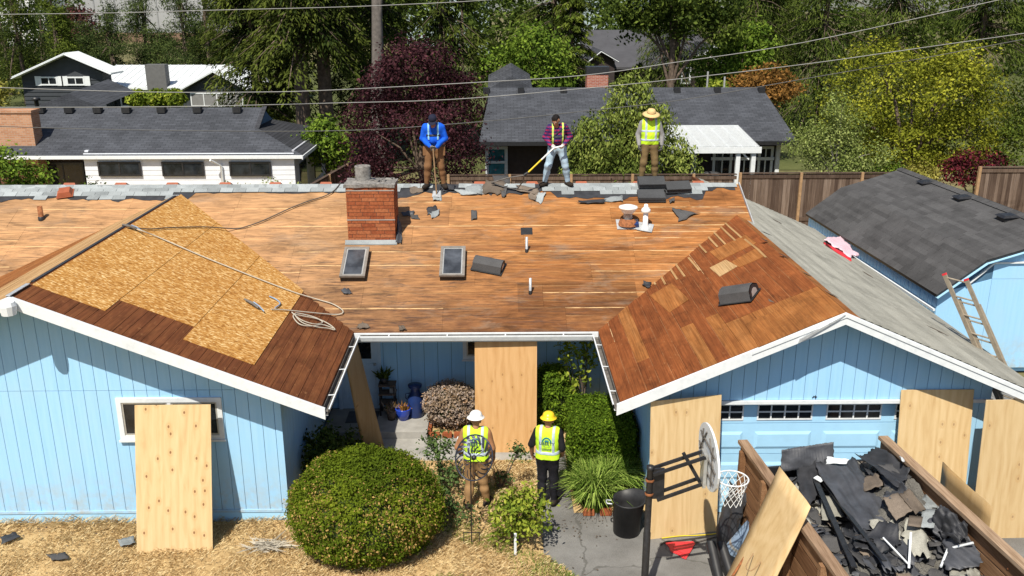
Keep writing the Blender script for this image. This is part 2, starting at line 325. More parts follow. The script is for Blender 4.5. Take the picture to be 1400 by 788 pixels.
MT['yellowcord'] = plain('yellow_cord', (0.65, 0.50, 0.03), 0.5, 0.1, 20)
MT['wire'] = plain('grey_power_cable', (0.26, 0.26, 0.255), 0.6, 0.1, 1)
MT['wiredark'] = plain('dark_power_cable', (0.10, 0.10, 0.10), 0.6, 0.1, 1)
MT['red'] = plain('red_plastic', (0.62, 0.035, 0.045), 0.45, 0.1, 6, spec=0.4)
MT['tarp'] = plain('blue_grey_roll_wrap', (0.24, 0.33, 0.46), 0.6, 0.15, 8)
MT['clay'] = plain('glazed_blue_pot', (0.02, 0.06, 0.42), 0.2, 0.1, 5, spec=0.6)
MT['navy'] = plain('navy_enamel', (0.012, 0.03, 0.12), 0.35, 0.2, 5, spec=0.5)
def leafmat(name, stops, transl=0.25):
    g = G(name, 0.75, 0.08); a = g.attr('tint'); c = g.ramp(a, stops); g.col(c)
    tr = g.node('ShaderNodeBsdfTranslucent', Color=c); mx = g.node('ShaderNodeMixShader')
    g.put(mx.inputs[0], transl); g.t.links.new(g.b.outputs[0], mx.inputs[1]); g.t.links.new(tr.outputs[0], mx.inputs[2])
    g.t.links.new(mx.outputs[0], g.t.nodes['Material Output'].inputs['Surface']); return g.m
def greens(name, c, hi=None, transl=0.25):
    hi = hi or tuple(x*1.9 for x in c)
    return leafmat(name, [(0.0, tuple(x*0.30 for x in c)), (0.45, c), (0.8, hi), (1.0, tuple(x*1.15 for x in hi))], transl)  # lowest stop deepened to put shade among the leaves into the colour
LF = dict(
    conifer=greens('dark_conifer_needles', (0.028, 0.046, 0.010), (0.105, 0.130, 0.022)),
    cedar=greens('drooping_cedar_sprays', (0.034, 0.058, 0.011), (0.115, 0.150, 0.027)),
    pine=greens('pine_needles', (0.036, 0.060, 0.017), (0.115, 0.150, 0.042)),
    plum=greens('purple_plum_leaves', (0.034, 0.012, 0.017), (0.115, 0.042, 0.052)),
    mid=greens('green_leaves', (0.068, 0.120, 0.014), (0.20, 0.29, 0.036)),
    willow=greens('pale_green_leaves', (0.12, 0.165, 0.030), (0.30, 0.35, 0.085)),
    maple=greens('yellow_green_leaves', (0.13, 0.150, 0.013), (0.36, 0.365, 0.038)),
    birch=greens('loose_light_green_leaves', (0.14, 0.185, 0.042), (0.34, 0.39, 0.13)),
    oak=greens('dark_green_leaves', (0.036, 0.060, 0.010), (0.13, 0.175, 0.030)),
    arbor=greens('hedge_conifer_sprays', (0.055, 0.082, 0.012), (0.165, 0.21, 0.032)),
    barberry=greens('dark_red_leaves', (0.060, 0.012, 0.018), (0.22, 0.035, 0.050)),
    jmaple=greens('orange_maple_leaves', (0.16, 0.085, 0.022), (0.34, 0.17, 0.045)),
    yellow=greens('yellow_leaves', (0.20, 0.19, 0.035), (0.46, 0.42, 0.11)),
    box=leafmat('clipped_shrub_leaves', [(0.0, (0.045, 0.070, 0.006)), (0.45, (0.105, 0.150, 0.010)), (0.78, (0.21, 0.25, 0.020)), (0.86, (0.36, 0.25, 0.07)), (1.0, (0.46, 0.30, 0.11))], 0.25),
    hedge=greens('hedge_leaves', (0.085, 0.150, 0.012), (0.26, 0.37, 0.033)),
    lemon=greens('yellow_green_shrub_leaves', (0.13, 0.19, 0.020), (0.34, 0.38, 0.050)),
    rose=greens('rose_leaves', (0.045, 0.085, 0.025), (0.13, 0.19, 0.060)),
    dead=leafmat('dried_shrub_leaves', [(0.0, (0.10, 0.06, 0.03)), (0.35, (0.26, 0.19, 0.13)), (0.7, (0.36, 0.30, 0.27)), (0.9, (0.45, 0.24, 0.09)), (1.0, (0.12, 0.17, 0.03))], 0.1),
    blade=greens('long_green_grass_blades', (0.11, 0.19, 0.025), (0.32, 0.42, 0.09)),
    straw=leafmat('dry_grass_blades', [(0.0, (0.32, 0.20, 0.09)), (0.4, (0.55, 0.40, 0.20)), (0.8, (0.72, 0.58, 0.33)), (0.95, (0.78, 0.65, 0.41)), (1.0, (0.20, 0.24, 0.05))], 0.2),
    burgundy=greens('wine_red_leaves', (0.05, 0.02, 0.02), (0.14, 0.05, 0.05)),
)
# ---------------------------------------------------------------- mesh helpers
WL = {}
def wl(o): return WL.get(o.name, Vector((0, 0, 0))) if o else Vector((0, 0, 0))
def tag(o, label=None, cat=None, group=None, kind=None):
    if label: o['label'] = label
    if cat: o['category'] = cat
    if group: o['group'] = group
    if kind: o['kind'] = kind
    return o
def thing(name, label, cat, loc=(0, 0, 0), group=None):
    o = bpy.data.objects.new(name, None); COL.objects.link(o); o.location = loc; o.empty_display_size = 0.2
    WL[o.name] = Vector(loc); return tag(o, label, cat, group)
def link(o, parent, world):
    COL.objects.link(o); o.location = Vector(world) - wl(parent); WL[o.name] = Vector(world)
    if parent: o.parent = parent
    return o
class MB:
    def __init__(s): s.v = []; s.f = []; s.m = []; s.s = []
    def add(s, vs, fs, mi=0, sm=False):
        b = len(s.v); s.v += [tuple(v) for v in vs]; s.f += [tuple(i+b for i in f) for f in fs]; s.m += [mi]*len(fs); s.s += [sm]*len(fs); return s
    def box(s, c, sz, rot=None, mi=0):
        c = Vector(c); h = [x/2 for x in sz]; P = []
        for dz in (-1, 1):
            for dx, dy in ((-1, -1), (1, -1), (1, 1), (-1, 1)):
                p = Vector((dx*h[0], dy*h[1], dz*h[2])); P.append(c + (rot @ p if rot else p))
        return s.add(P, [(3, 2, 1, 0), (4, 5, 6, 7), (0, 1, 5, 4), (1, 2, 6, 5), (2, 3, 7, 6), (3, 0, 4, 7)], mi)
    def bb(s, x0, x1, y0, y1, z0, z1, mi=0): return s.box(((x0+x1)/2, (y0+y1)/2, (z0+z1)/2), (x1-x0, y1-y0, z1-z0), None, mi)
    def beam(s, p, q, wd, ht, up=(0, 0, 1), mi=0):
        p = Vector(p); q = Vector(q); d = (q-p).normalized(); u = Vector(up)
        if abs(d.dot(u)) > 0.98: u = Vector((0, 1, 0))
        x = d.cross(u).normalized(); z = x.cross(d); P = []
        for e in (p, q):
            for a, b in ((-1, -1), (1, -1), (1, 1), (-1, 1)): P.append(e + x*(a*wd/2) + z*(b*ht/2))
        return s.add(P, [(0, 1, 2, 3), (7, 6, 5, 4), (4, 5, 1, 0), (5, 6, 2, 1), (6, 7, 3, 2), (7, 4, 0, 3)], mi)
    def tube(s, pts, r, n=6, mi=0, sm=True, cap=True):
        pts = [Vector(p) for p in pts]; rs = r if isinstance(r, (list, tuple)) else [r]*len(pts)
        rings = []; prev = None
        for i, p in enumerate(pts):
            d = (pts[min(i+1, len(pts)-1)] - pts[max(i-1, 0)])
            d = d.normalized() if d.length > 1e-9 else Vector((0, 0, 1))
            if prev is None: x = d.orthogonal().normalized()
            else:
                x = prev - d*prev.dot(d); x = x.normalized() if x.length > 1e-6 else d.orthogonal().normalized()
            prev = x; y = d.cross(x)
            rings.append([p + (x*math.cos(2*math.pi*k/n) + y*math.sin(2*math.pi*k/n))*rs[i] for k in range(n)])
        V = [v for rg in rings for v in rg]; Fs = []
        for i in range(len(pts)-1):
            for k in range(n): Fs.append((i*n+k, i*n+(k+1) % n, (i+1)*n+(k+1) % n, (i+1)*n+k))
        s.add(V, Fs, mi, sm)
        if cap: s.add(rings[0][::-1], [tuple(range(n))], mi); s.add(rings[-1], [tuple(range(n))], mi)
        return s
    def prism(s, poly, vec, mi=0):
        n = len(poly); a = [Vector(p) for p in poly]; b = [p + Vector(vec) for p in a]
        return s.add(a+b, [tuple(range(n))[::-1], tuple(range(n, 2*n))] + [(i, (i+1) % n, n+(i+1) % n, n+i) for i in range(n)], mi)
    def lathe(s, prof, c=(0, 0, 0), n=20, mi=0, sm=True, ax=None, sq=(1, 1)):
        c = Vector(c); V = []
        for r, z in prof:
            for k in range(n):
                a = 2*math.pi*k/n; p = Vector((r*math.cos(a)*sq[0], r*math.sin(a)*sq[1], z)); V.append(c + (ax @ p if ax else p))
        Fs = []
        for i in range(len(prof)-1):
            for k in range(n): Fs.append((i*n+k, i*n+(k+1) % n, (i+1)*n+(k+1) % n, (i+1)*n+k))
        s.add(V, Fs, mi, sm)
        return s
    def build(s, name, mats, parent=None, centre=None):
        if not isinstance(mats, (list, tuple)): mats = [mats]
        V = np.array(s.v, dtype=float)
        c = Vector(centre) if centre is not None else Vector(((V[:, 0].min()+V[:, 0].max())/2, (V[:, 1].min()+V[:, 1].max())/2, (V[:, 2].min()+V[:, 2].max())/2))
        me = bpy.data.meshes.new(name); me.from_pydata((V - np.array(c)).tolist(), [], s.f)
        for m in mats: me.materials.append(MT[m] if isinstance(m, str) else m)
        if any(s.m): me.polygons.foreach_set('material_index', s.m)
        if any(s.s): me.polygons.foreach_set('use_smooth', s.s)
        me.update()
        return link(bpy.data.objects.new(name, me), parent, c)
def inst(name, me, world, parent=None, rot=None):
    o = bpy.data.objects.new(name, me); 
    if rot is not None: o.rotation_euler = rot
    return link(o, parent, world)
def copy_tree(o, parent=None, loc=None, rz=None, scale=None):
    c = o.copy(); COL.objects.link(c)
    if parent: c.parent = parent
    if loc is not None: c.location = loc; WL[c.name] = Vector(loc)
    if rz is not None: c.rotation_euler = (0, 0, rz)
    if scale is not None: c.scale = scale
    for ch in list(o.children): copy_tree(ch, c)
    return c
def structure(name, mb, mats):
    o = mb.build(name, mats); o['kind'] = 'structure'; return o

def clip(poly, a, b, c):                     # keep a*x+b*y<=c
    out = []; n = len(poly)
    for i in range(n):
        p, q = poly[i], poly[(i+1) % n]; dp = a*p[0]+b*p[1]-c; dq = a*q[0]+b*q[1]-c
        if dp <= 0: out.append(p)
        if (dp < 0 < dq) or (dq < 0 < dp): t = dp/(dp-dq); out.append((p[0]+t*(q[0]-p[0]), p[1]+t*(q[1]-p[1])))
    return out
def cliprect(poly, x0, x1, y0, y1):
    for a, b, c in ((-1, 0, -x0), (1, 0, x1), (0, -1, -y0), (0, 1, y1)):
        poly = clip(poly, a, b, c)
        if len(poly) < 3: return []
    return poly
def area(p): return abs(sum(p[i][0]*p[(i+1) % len(p)][1]-p[(i+1) % len(p)][0]*p[i][1] for i in range(len(p))))/2
def plate(name, poly, zf, t, off, mats, parent, tilt=0.0):
    P = [(x, y, zf(x, y)+off+RND.uniform(-tilt, tilt)) for x, y in poly]
    if area(poly) < 0.002: return None
    s = sum(P[i][0]*P[(i+1) % len(P)][1]-P[(i+1) % len(P)][0]*P[i][1] for i in range(len(P)))
    if s > 0: P = P[::-1]
    return MB().prism(P, (0, 0, -t)).build(name, mats, parent)

def sheet(name, corners, mats, parent=None, nu=10, nv=10, bump=0.03, th=0.006, jag=0.0, seed=0, curl=None, smooth=True):
    """a thin limp sheet over four corners (a,b,c,d in turn), wrinkled, with ragged edges and real thickness"""
    rs = np.random.RandomState(seed); a, b, c, d = [np.array(p, float) for p in corners]
    U, V = np.meshgrid(np.linspace(0, 1, nu+1), np.linspace(0, 1, nv+1), indexing='ij')
    u = U.copy(); v = V.copy()
    if jag:
        u[0, :] += rs.uniform(-jag, jag, nv+1); u[-1, :] += rs.uniform(-jag, jag, nv+1); v[:, 0] += rs.uniform(-jag, jag, nu+1); v[:, -1] += rs.uniform(-jag, jag, nu+1)
    P = (a[None, None]*((1-u)*(1-v))[..., None] + b*(u*(1-v))[..., None] + c*(u*v)[..., None] + d*((1-u)*v)[..., None])
    n = np.cross(b-a, d-a); n /= np.linalg.norm(n); n = n if n[2] >= 0 else -n
    H = np.zeros_like(U)
    for k in range(5):
        fx, fy = rs.uniform(-1, 1, 2)*(2+2.2*k); H += np.sin(2*math.pi*(fx*U+fy*V)/2+rs.uniform(0, 6.3))/(1+0.7*k)
    H = H*bump/1.6
    if curl: H = H + curl(U, V)
    P = P + n*H[..., None]
    m = (nu+1)*(nv+1); T = P.reshape(-1, 3); B = T - n*th
    idx = lambda i, j: i*(nv+1)+j
    Fs = []
    for i in range(nu):
        for j in range(nv):
            q = (idx(i, j), idx(i+1, j), idx(i+1, j+1), idx(i, j+1)); Fs.append(q); Fs.append(tuple(x+m for x in q[::-1]))
    rim = [(idx(i, 0), idx(i+1, 0)) for i in range(nu)] + [(idx(nu, j), idx(nu, j+1)) for j in range(nv)] + [(idx(i+1, nv), idx(i, nv)) for i in range(nu)] + [(idx(0, j+1), idx(0, j)) for j in range(nv)]
    for p, q in rim: Fs.append((q, p, p+m, q+m))
    mb = MB(); mb.add(np.vstack([T, B]), Fs, 0, smooth); return mb.build(name, mats, parent)

# ---------------------------------------------------------------- foliage
def quads_obj(name, V, tint, mat, parent=None, centre=None, k=4):
    """V: (N,k,3) small faces, tint one value for each"""
    N = V.shape[0]; c = np.array(centre if centre is not None else V.reshape(-1, 3).mean(0))
    me = bpy.data.meshes.new(name)
    me.vertices.add(N*k); me.vertices.foreach_set('co', (V.reshape(-1, 3)-c).astype(np.float32).ravel())
    me.loops.add(N*k); me.loops.foreach_set('vertex_index', np.arange(N*k, dtype=np.int32))
    me.polygons.add(N); me.polygons.foreach_set('loop_start', np.arange(0, N*k, k, dtype=np.int32))
    try: me.polygons.foreach_set('loop_total', np.full(N, k, dtype=np.int32))
    except Exception: pass
    me.update(calc_edges=True)
    at = me.attributes.new('tint', 'FLOAT', 'FACE'); at.data.foreach_set('value', np.clip(tint, 0, 1).astype(np.float32))
    me.materials.append(mat)
    return link(bpy.data.objects.new(name, me), parent, Vector(c))
def unit(a): return a/np.maximum(np.linalg.norm(a, axis=-1, keepdims=True), 1e-9)
def leafquads(c, nrm, ln, wd, rs, along=None, fold=0.0):
    n = unit(nrm); t = along if along is not None else rs.normal(size=c.shape)
    t = unit(t - n*(t*n).sum(1, keepdims=True)); b = np.cross(n, t)
    ln = np.asarray(ln).reshape(-1, 1); wd = np.asarray(wd).reshape(-1, 1)
    return np.stack([c - t*ln, c + b*wd - t*ln*0.1, c + t*ln, c - b*wd - t*ln*0.1], 1)
def crown(name, blobs, nclump, per, cr, leaf, mat, parent, seed=1, aspect=0.55, droop=0.0, shell=0.72, flat=0.0, yellow=None, up=0.25):
    """leaf clumps through an uneven set of lobes: blobs = [(centre, (rx, ry, rz))]"""
    rs = np.random.RandomState(seed)
    B = np.array([b[0] for b in blobs], float); S = np.array([b[1] for b in blobs], float)
    wgt = (S.prod(1)**(2/3)); wgt /= wgt.sum()
    k = rs.choice(len(B), nclump, p=wgt); d = unit(rs.normal(size=(nclump, 3)) + np.array([0, 0, up]))
    rr = shell + (1.06-shell)*rs.rand(nclump)**0.7
    C = B[k] + d*S[k]*rr[:, None]
    inside = np.zeros(nclump, bool)
    for i in range(len(B)):
        q = ((C-B[i])/S[i]); inside |= ((q**2).sum(1) < (shell*0.8)**2) & (k != i)
    gap = np.zeros(nclump)
    for q in range(4):
        f = rs.normal(size=3)*3.0/np.mean(S.max(0))*(1+.6*q); gap += np.sin(C@f+rs.rand()*6.3)/(1+.4*q)
    if not droop and shell < .9: inside |= gap < -0.85
    C = C[~inside]; d = d[~inside]; gap = gap[~inside]; n = len(C)
    ct = np.clip(.5+.22*gap+.28*(rs.rand(n)-.5)*2, 0, 1)  # clumps beside gaps tinted darker, painting in the shade between them
    L = np.repeat(C, per, 0); D = np.repeat(d, per, 0); T = np.repeat(ct, per)
    off = rs.normal(size=L.shape)*cr*np.array([1, 1, 0.6 if not droop else 1.0]); 
    if droop:
        h = rs.rand(len(L)); off = off*np.array([0.6, 0.6, 0.0]) + np.stack([D[:, 0]*h*cr, D[:, 1]*h*cr, -h*droop], 1)
    P = L + off
    nr = unit(D + rs.normal(size=L.shape)*0.75 + np.array([0, 0, 0.35]))
    sz = leaf*(0.6+0.8*rs.rand(len(P)))
    al = None
    if droop: al = np.stack([rs.normal(size=len(P))*0.4, rs.normal(size=len(P))*0.4, -np.ones(len(P))], 1)
    V = leafquads(P, nr, sz, sz*aspect, rs, al)
    t = 0.62*T + 0.38*rs.rand(len(P))
    if yellow is not None: t = np.where(rs.rand(len(P)) < yellow(P), 0.86+0.14*rs.rand(len(P)), t*0.8)
    return quads_obj(name, V, t, mat, parent)
def branchset(name, base, tops, r0, mat, parent, n=6, wob=0.12, seed=3, r1=None):
    """tapered trunk with limbs: base, trunk top, then limb ends"""
    rs = random.Random(seed); m = MB(); base = Vector(base); top = Vector(tops[0]); r1 = r1 or r0*0.45
    K = 6; pts = [base.lerp(top, i/K) + Vector((rs.uniform(-wob, wob), rs.uniform(-wob, wob), 0))*(0 < i < K) for i in range(K+1)]
    m.tube(pts, [r0*(1.25 if i == 0 else 1)*(1-i/K)+r1*i/K for i in range(K+1)], n+2)
    for e in tops[1:]:
        e = Vector(e); st = base.lerp(top, min(0.95, max(0.2, 0.35+0.5*rs.random())))
        mid = st.lerp(e, 0.5) + Vector((rs.uniform(-.15, .15), rs.uniform(-.15, .15), 0.12*(e-st).length))
        m.tube([st, st.lerp(mid, .5), mid, mid.lerp(e, .5)+Vector((rs.uniform(-wob, wob)/2, 0, .03)), e], [r0*0.42, r0*0.34, r0*0.25, r0*0.16, r0*0.06], n)
    return m.build(name, mat, parent, centre=base)
def tree(name, label, base, trunk_h, blobs, mat, bark='bark', r0=0.16, nclump=900, per=14, cr=0.28, leaf=0.09, group=None, seed=1, cat='tree', limbs=10, **kw):
    t = thing(name, label, cat, base, group)
    rs = random.Random(seed); tops = [Vector(base)+Vector((0, 0, trunk_h))]
    for b in blobs[:limbs]: tops.append(Vector(b[0]) + Vector((rs.uniform(-.3, .3)*b[1][0], rs.uniform(-.3, .3)*b[1][1], rs.uniform(-.1, .4)*b[1][2])))
    branchset('trunk', base, tops, r0, bark, t, seed=seed)
    crown('crown', blobs, nclump, per, cr, leaf, LF[mat], t, seed=seed, **kw)
    return t
def lobes(c, R, n, seed, rr=(0.38, 0.55), zs=(0.75, 1.0)):
    """an uneven crown: n lobes spread through an ellipsoid R about c"""
    rs = np.random.RandomState(seed); out = [(tuple(c), tuple(0.62*r for r in R))]
    for i in range(n):
        d = unit(rs.normal(size=(1, 3)))[0]; f = rs.uniform(0.45, 0.72); s = rs.uniform(*rr)
        out.append((tuple(np.array(c)+d*np.array(R)*f), (R[0]*s, R[1]*s, R[2]*s*rs.uniform(*zs))))
    return out
def conifer(name, label, base, h, rad, z0, mat='conifer', seed=1, n=110, per=70, leaf=0.20, r0=0.28, droop=0.35, group=None, hang=0.25, bark='bark', wd=0.28, power=0.8):
    """whorls of long boughs carrying hanging sprays; gaps stay between the boughs"""
    t = thing(name, label, 'tree', base, group); rs = np.random.RandomState(seed); b = np.array(base, float)
    m = MB(); m.tube([b + np.array([0, 0, h*i/8]) for i in range(9)], [r0*(1-i/8)+0.02 for i in range(9)], 8)
    z = z0 + (h-z0)*(rs.rand(n))**0.9; az = rs.rand(n)*2*math.pi
    L = rad*((h-z)/(h-z0))**power*(0.65+0.5*rs.rand(n)) + 0.25
    tilt = 0.25 - droop*1.3 + 0.5*(z-z0)/(h-z0)
    ll = []; al = []; tt = []; nn = []
    for i in range(n):
        d = np.array([math.cos(az[i]), math.sin(az[i]), 0]); st = b + np.array([0, 0, z[i]])
        q = rs.rand(per)**0.7; zz = L[i]*(tilt[i]*q - droop*0.9*q*q)
        P = st + d*(L[i]*q)[:, None]; P[:, 2] += zz
        side = np.array([-d[1], d[0], 0]); sp = rs.normal(size=per)*0.30*L[i]*(0.35+0.5*(1-np.abs(q-0.5)))*0.55
        P += side*sp[:, None]; P[:, 2] -= rs.rand(per)*hang*L[i]**0.5 + 0.12*np.abs(sp)
        ll.append(P); al.append(np.tile(d, (per, 1))*0.6 + side*np.sign(sp)[:, None]*0.5 + np.array([0, 0, -0.5-hang*1.6]) + rs.normal(size=(per, 3))*0.25)
        nn.append(np.tile(d*0.5+np.array([0, 0, 0.9]), (per, 1)) + rs.normal(size=(per, 3))*0.5); tt.append(0.35*rs.rand() + 0.40*q + 0.25*rs.rand(per))
        m.tube([st, st + d*L[i]*0.5 + np.array([0, 0, L[i]*(tilt[i]*.5-droop*.22)]), st + d*L[i]*0.95 + np.array([0, 0, L[i]*(tilt[i]*.95-droop*.8)])], [r0*0.16, r0*0.09, 0.01], 4)
    m.build('trunk', bark, t, centre=base)
    P = np.vstack(ll); sz = leaf*(0.6+0.8*rs.rand(len(P)))
    quads_obj('crown', leafquads(P, np.vstack(nn), sz, sz*wd, rs, np.vstack(al)), np.concatenate(tt), LF[mat], t)
    return t

# ---------------------------------------------------------------- bodies: one smooth surface grown round a posed skeleton
class Sdf:
    def __init__(s): s.p = []
    def cap(s, a, b, ra, rb=None, mi=0, k=0.03): s.p.append((np.array(a, float), np.array(b, float), ra, rb if rb is not None else ra, mi, k)); return s
    def chain(s, pts, rs, mi=0, k=0.03):
        for i in range(len(pts)-1): s.cap(pts[i], pts[i+1], rs[i], rs[i+1], mi, k)
        return s
    def mesh(s, h=0.012, grow=0.0, cut=(), only=None, noise=0.0, seed=0):
        P = [p for p in s.p if only is None or p[4] in only]
        lo = np.min([np.minimum(p[0], p[1])-max(p[2], p[3]) for p in P], 0)-grow-3*h; hi = np.max([np.maximum(p[0], p[1])+max(p[2], p[3]) for p in P], 0)+grow+3*h
        n = np.ceil((hi-lo)/h).astype(int)+1
        ax = [lo[i]+h*np.arange(n[i]) for i in range(3)]
        D = np.full(n, 1.0, np.float32); M = np.zeros(n, np.int8); best = np.full(n, 9.0, np.float32)
        for a, b, ra, rb, mi, k in P:
            mg = max(ra, rb)+grow+0.07; i0 = np.maximum(((np.minimum(a, b)-mg-lo)/h).astype(int), 0); i1 = np.minimum(((np.maximum(a, b)+mg-lo)/h).astype(int)+2, n)
            sl_ = tuple(slice(i0[j], i1[j]) for j in range(3))
            X, Y, Z = np.meshgrid(*[ax[j][sl_[j]] for j in range(3)], indexing='ij', sparse=True)
            ba = b-a; L2 = max(float(ba@ba), 1e-12)
            t = np.clip(((X-a[0])*ba[0]+(Y-a[1])*ba[1]+(Z-a[2])*ba[2])/L2, 0, 1)
            d = np.sqrt((X-a[0]-t*ba[0])**2+(Y-a[1]-t*ba[1])**2+(Z-a[2]-t*ba[2])**2)-(ra+t*(rb-ra))
            cur = D[sl_]; hh = np.clip(0.5+0.5*(cur-d)/k, 0, 1); D[sl_] = cur*(1-hh)+d*hh-k*hh*(1-hh)
            bb = best[sl_]; w_ = d < bb; bb[w_] = d[w_]; M[sl_][w_] = mi
        D = D - grow
        if noise:
            X, Y, Z = np.meshgrid(*ax, indexing='ij', sparse=True); r = np.random.RandomState(seed); N = 0
            for q in range(4):
                f = r.normal(size=3)*(14+9*q)*np.array([0.9, 0.9, 0.7]); N = N + np.sin(X*f[0]+Y*f[1]+Z*f[2]+r.rand()*6)/(1+q*0.5)
            D = D + noise*N*0.5
        if cut:
            X, Y, Z = np.meshgrid(*ax, indexing='ij', sparse=True)
            for f in cut: D = np.maximum(D, f(X, Y, Z))
        S = D < 0; sh = tuple(x-1 for x in n)
        cnt = np.zeros(sh, np.int8)
        for dx in (0, 1):
            for dy in (0, 1):
                for dz in (0, 1): cnt += S[dx:sh[0]+dx, dy:sh[1]+dy, dz:sh[2]+dz]
        act = (cnt > 0) & (cnt < 8); I = np.argwhere(act); vid = np.full(sh, -1, int); vid[act] = np.arange(len(I))
        acc = np.zeros((len(I), 3)); num = np.zeros(len(I))
        cor = [(0, 0, 0), (1, 0, 0), (0, 1, 0), (1, 1, 0), (0, 0, 1), (1, 0, 1), (0, 1, 1), (1, 1, 1)]
        for i in range(8):
            for j in range(i+1, 8):
                if sum(abs(x-y) for x, y in zip(cor[i], cor[j])) != 1: continue
                A = I+np.array(cor[i]); Bq = I+np.array(cor[j]); da = D[tuple(A.T)]; db = D[tuple(Bq.T)]; mk = (da < 0) != (db < 0)
                tt = np.where(mk, da/np.where(mk, da-db, 1), 0); acc += np.where(mk[:, None], A+(Bq-A)*tt[:, None], 0); num += mk
        V = lo+h*(acc/np.maximum(num, 1)[:, None]); F_ = []
        for axn in range(3):
            o1, o2 = [(1, 2), (2, 0), (0, 1)][axn]
            sa = [slice(1, sh[j]) if j != axn else slice(0, sh[j]) for j in range(3)]; sb = list(sa); sb[axn] = slice(1, sh[axn]+1)
            A = S[tuple(sa)]; Bq = S[tuple(sb)]
            for flip in (0, 1):
                e = np.argwhere((A & ~Bq) if not flip else (~A & Bq))
                if not len(e): continue
                e = e+np.array([0 if j == axn else 1 for j in range(3)]); u = np.zeros(3, int); u[o1] = 1; v = np.zeros(3, int); v[o2] = 1
                q = np.stack([vid[tuple((e-u-v).T)], vid[tuple((e-v).T)], vid[tuple(e.T)], vid[tuple((e-u).T)]], 1)
                F_.append(q if not flip else q[:, ::-1])
        Fq = np.vstack(F_); Fq = Fq[(Fq >= 0).all(1)]
        ci = np.clip(np.round((V-lo)/h).astype(int), 0, n-1); mv = M[tuple(ci.T)]
        return V, Fq, mv[Fq[:, 0]]
def sdf_obj(name, res, mats, parent, T):
    V, Fq, mi = res; me = bpy.data.meshes.new(name); Vw = V@np.array(T.to_3x3()).T+np.array(T.translation); c = np.array(wl(parent))
    me.vertices.add(len(V)); me.vertices.foreach_set('co', (Vw-c).astype(np.float32).ravel())
    me.loops.add(len(Fq)*4); me.loops.foreach_set('vertex_index', Fq.astype(np.int32).ravel())
    me.polygons.add(len(Fq)); me.polygons.foreach_set('loop_start', np.arange(0, len(Fq)*4, 4, dtype=np.int32))
    try: me.polygons.foreach_set('loop_total', np.full(len(Fq), 4, np.int32))
    except Exception: pass
    me.update(calc_edges=True); me.polygons.foreach_set('use_smooth', np.ones(len(Fq), bool))
    for m in mats: me.materials.append(m)
    if len(mats) > 1: me.polygons.foreach_set('material_index', mi.astype(np.int32))
    o = bpy.data.objects.new(name, me); return link(o, parent, Vector(c))
# ---------------------------------------------------------------- ground
def grid_sheet(name, x0, x1, y0, y1, nx, ny, zf, mat, inside=None):
    m = MB(); X = np.linspace(x0, x1, nx+1); Y = np.linspace(y0, y1, ny+1)
    V = [(x, y, zf(x, y)) for x in X for y in Y]; Fs = []
    for i in range(nx):
        for j in range(ny):
            if inside and not inside((X[i]+X[i+1])/2, (Y[j]+Y[j+1])/2): continue
            Fs.append((i*(ny+1)+j, (i+1)*(ny+1)+j, (i+1)*(ny+1)+j+1, i*(ny+1)+j+1))
    m.add(V, Fs, 0, True); return structure(name, m, mat)
structure('ground', MB().add([(-600, -60, -0.06), (600, -60, -0.06), (600, 900, -0.06), (-600, 900, -0.06)], [(0, 1, 2, 3)]), 'ground')
structure('driveway', MB().add([(-3.6, 4, 0), (14, 4, 0), (14, 19, 0), (-3.6, 19, 0)], [(0, 1, 2, 3)]), 'asphalt')
def lawn_edge(y): return 0.70 if y > 12.75 else 0.70 + 0.75*(12.75-y)**1.1
def lawn_in(x, y): return x < lawn_edge(y) and y < 15.85 and not (y > 13.72 and x < -3.66)
def lawn_z(x, y):
    e = min(1.0, max(0.0, (lawn_edge(y)-x)/0.25)); e *= min(1.0, max(0.0, (15.85-y)/0.2))
    return 0.006 + e*(0.035 + 0.018*math.sin(x*3.1+y*2.3) + 0.014*math.sin(x*7.3-y*5.1) + 0.010*math.sin(x*13+y*11))
grid_sheet('lawn', -13, 2.6, 8, 15.86, 150, 76, lawn_z, 'drysoil', lawn_in)
structure('front_walk', MB().bb(-2.95, 0.9, 15.86, 16.80, 0.0, 0.012), 'concrete')
structure('backyard_lawn', MB().add([(-60, 26.5, -0.03), (60, 26.5, -0.03), (60, 36.5, -0.03), (-60, 36.5, -0.03)], [(0, 1, 2, 3)]), 'drysoil')
structure('far_lawn', MB().add([(-90, 48, -0.03), (90, 48, -0.03), (90, 130, -0.03), (-90, 130, -0.03)], [(0, 1, 2, 3)]), 'lawn')

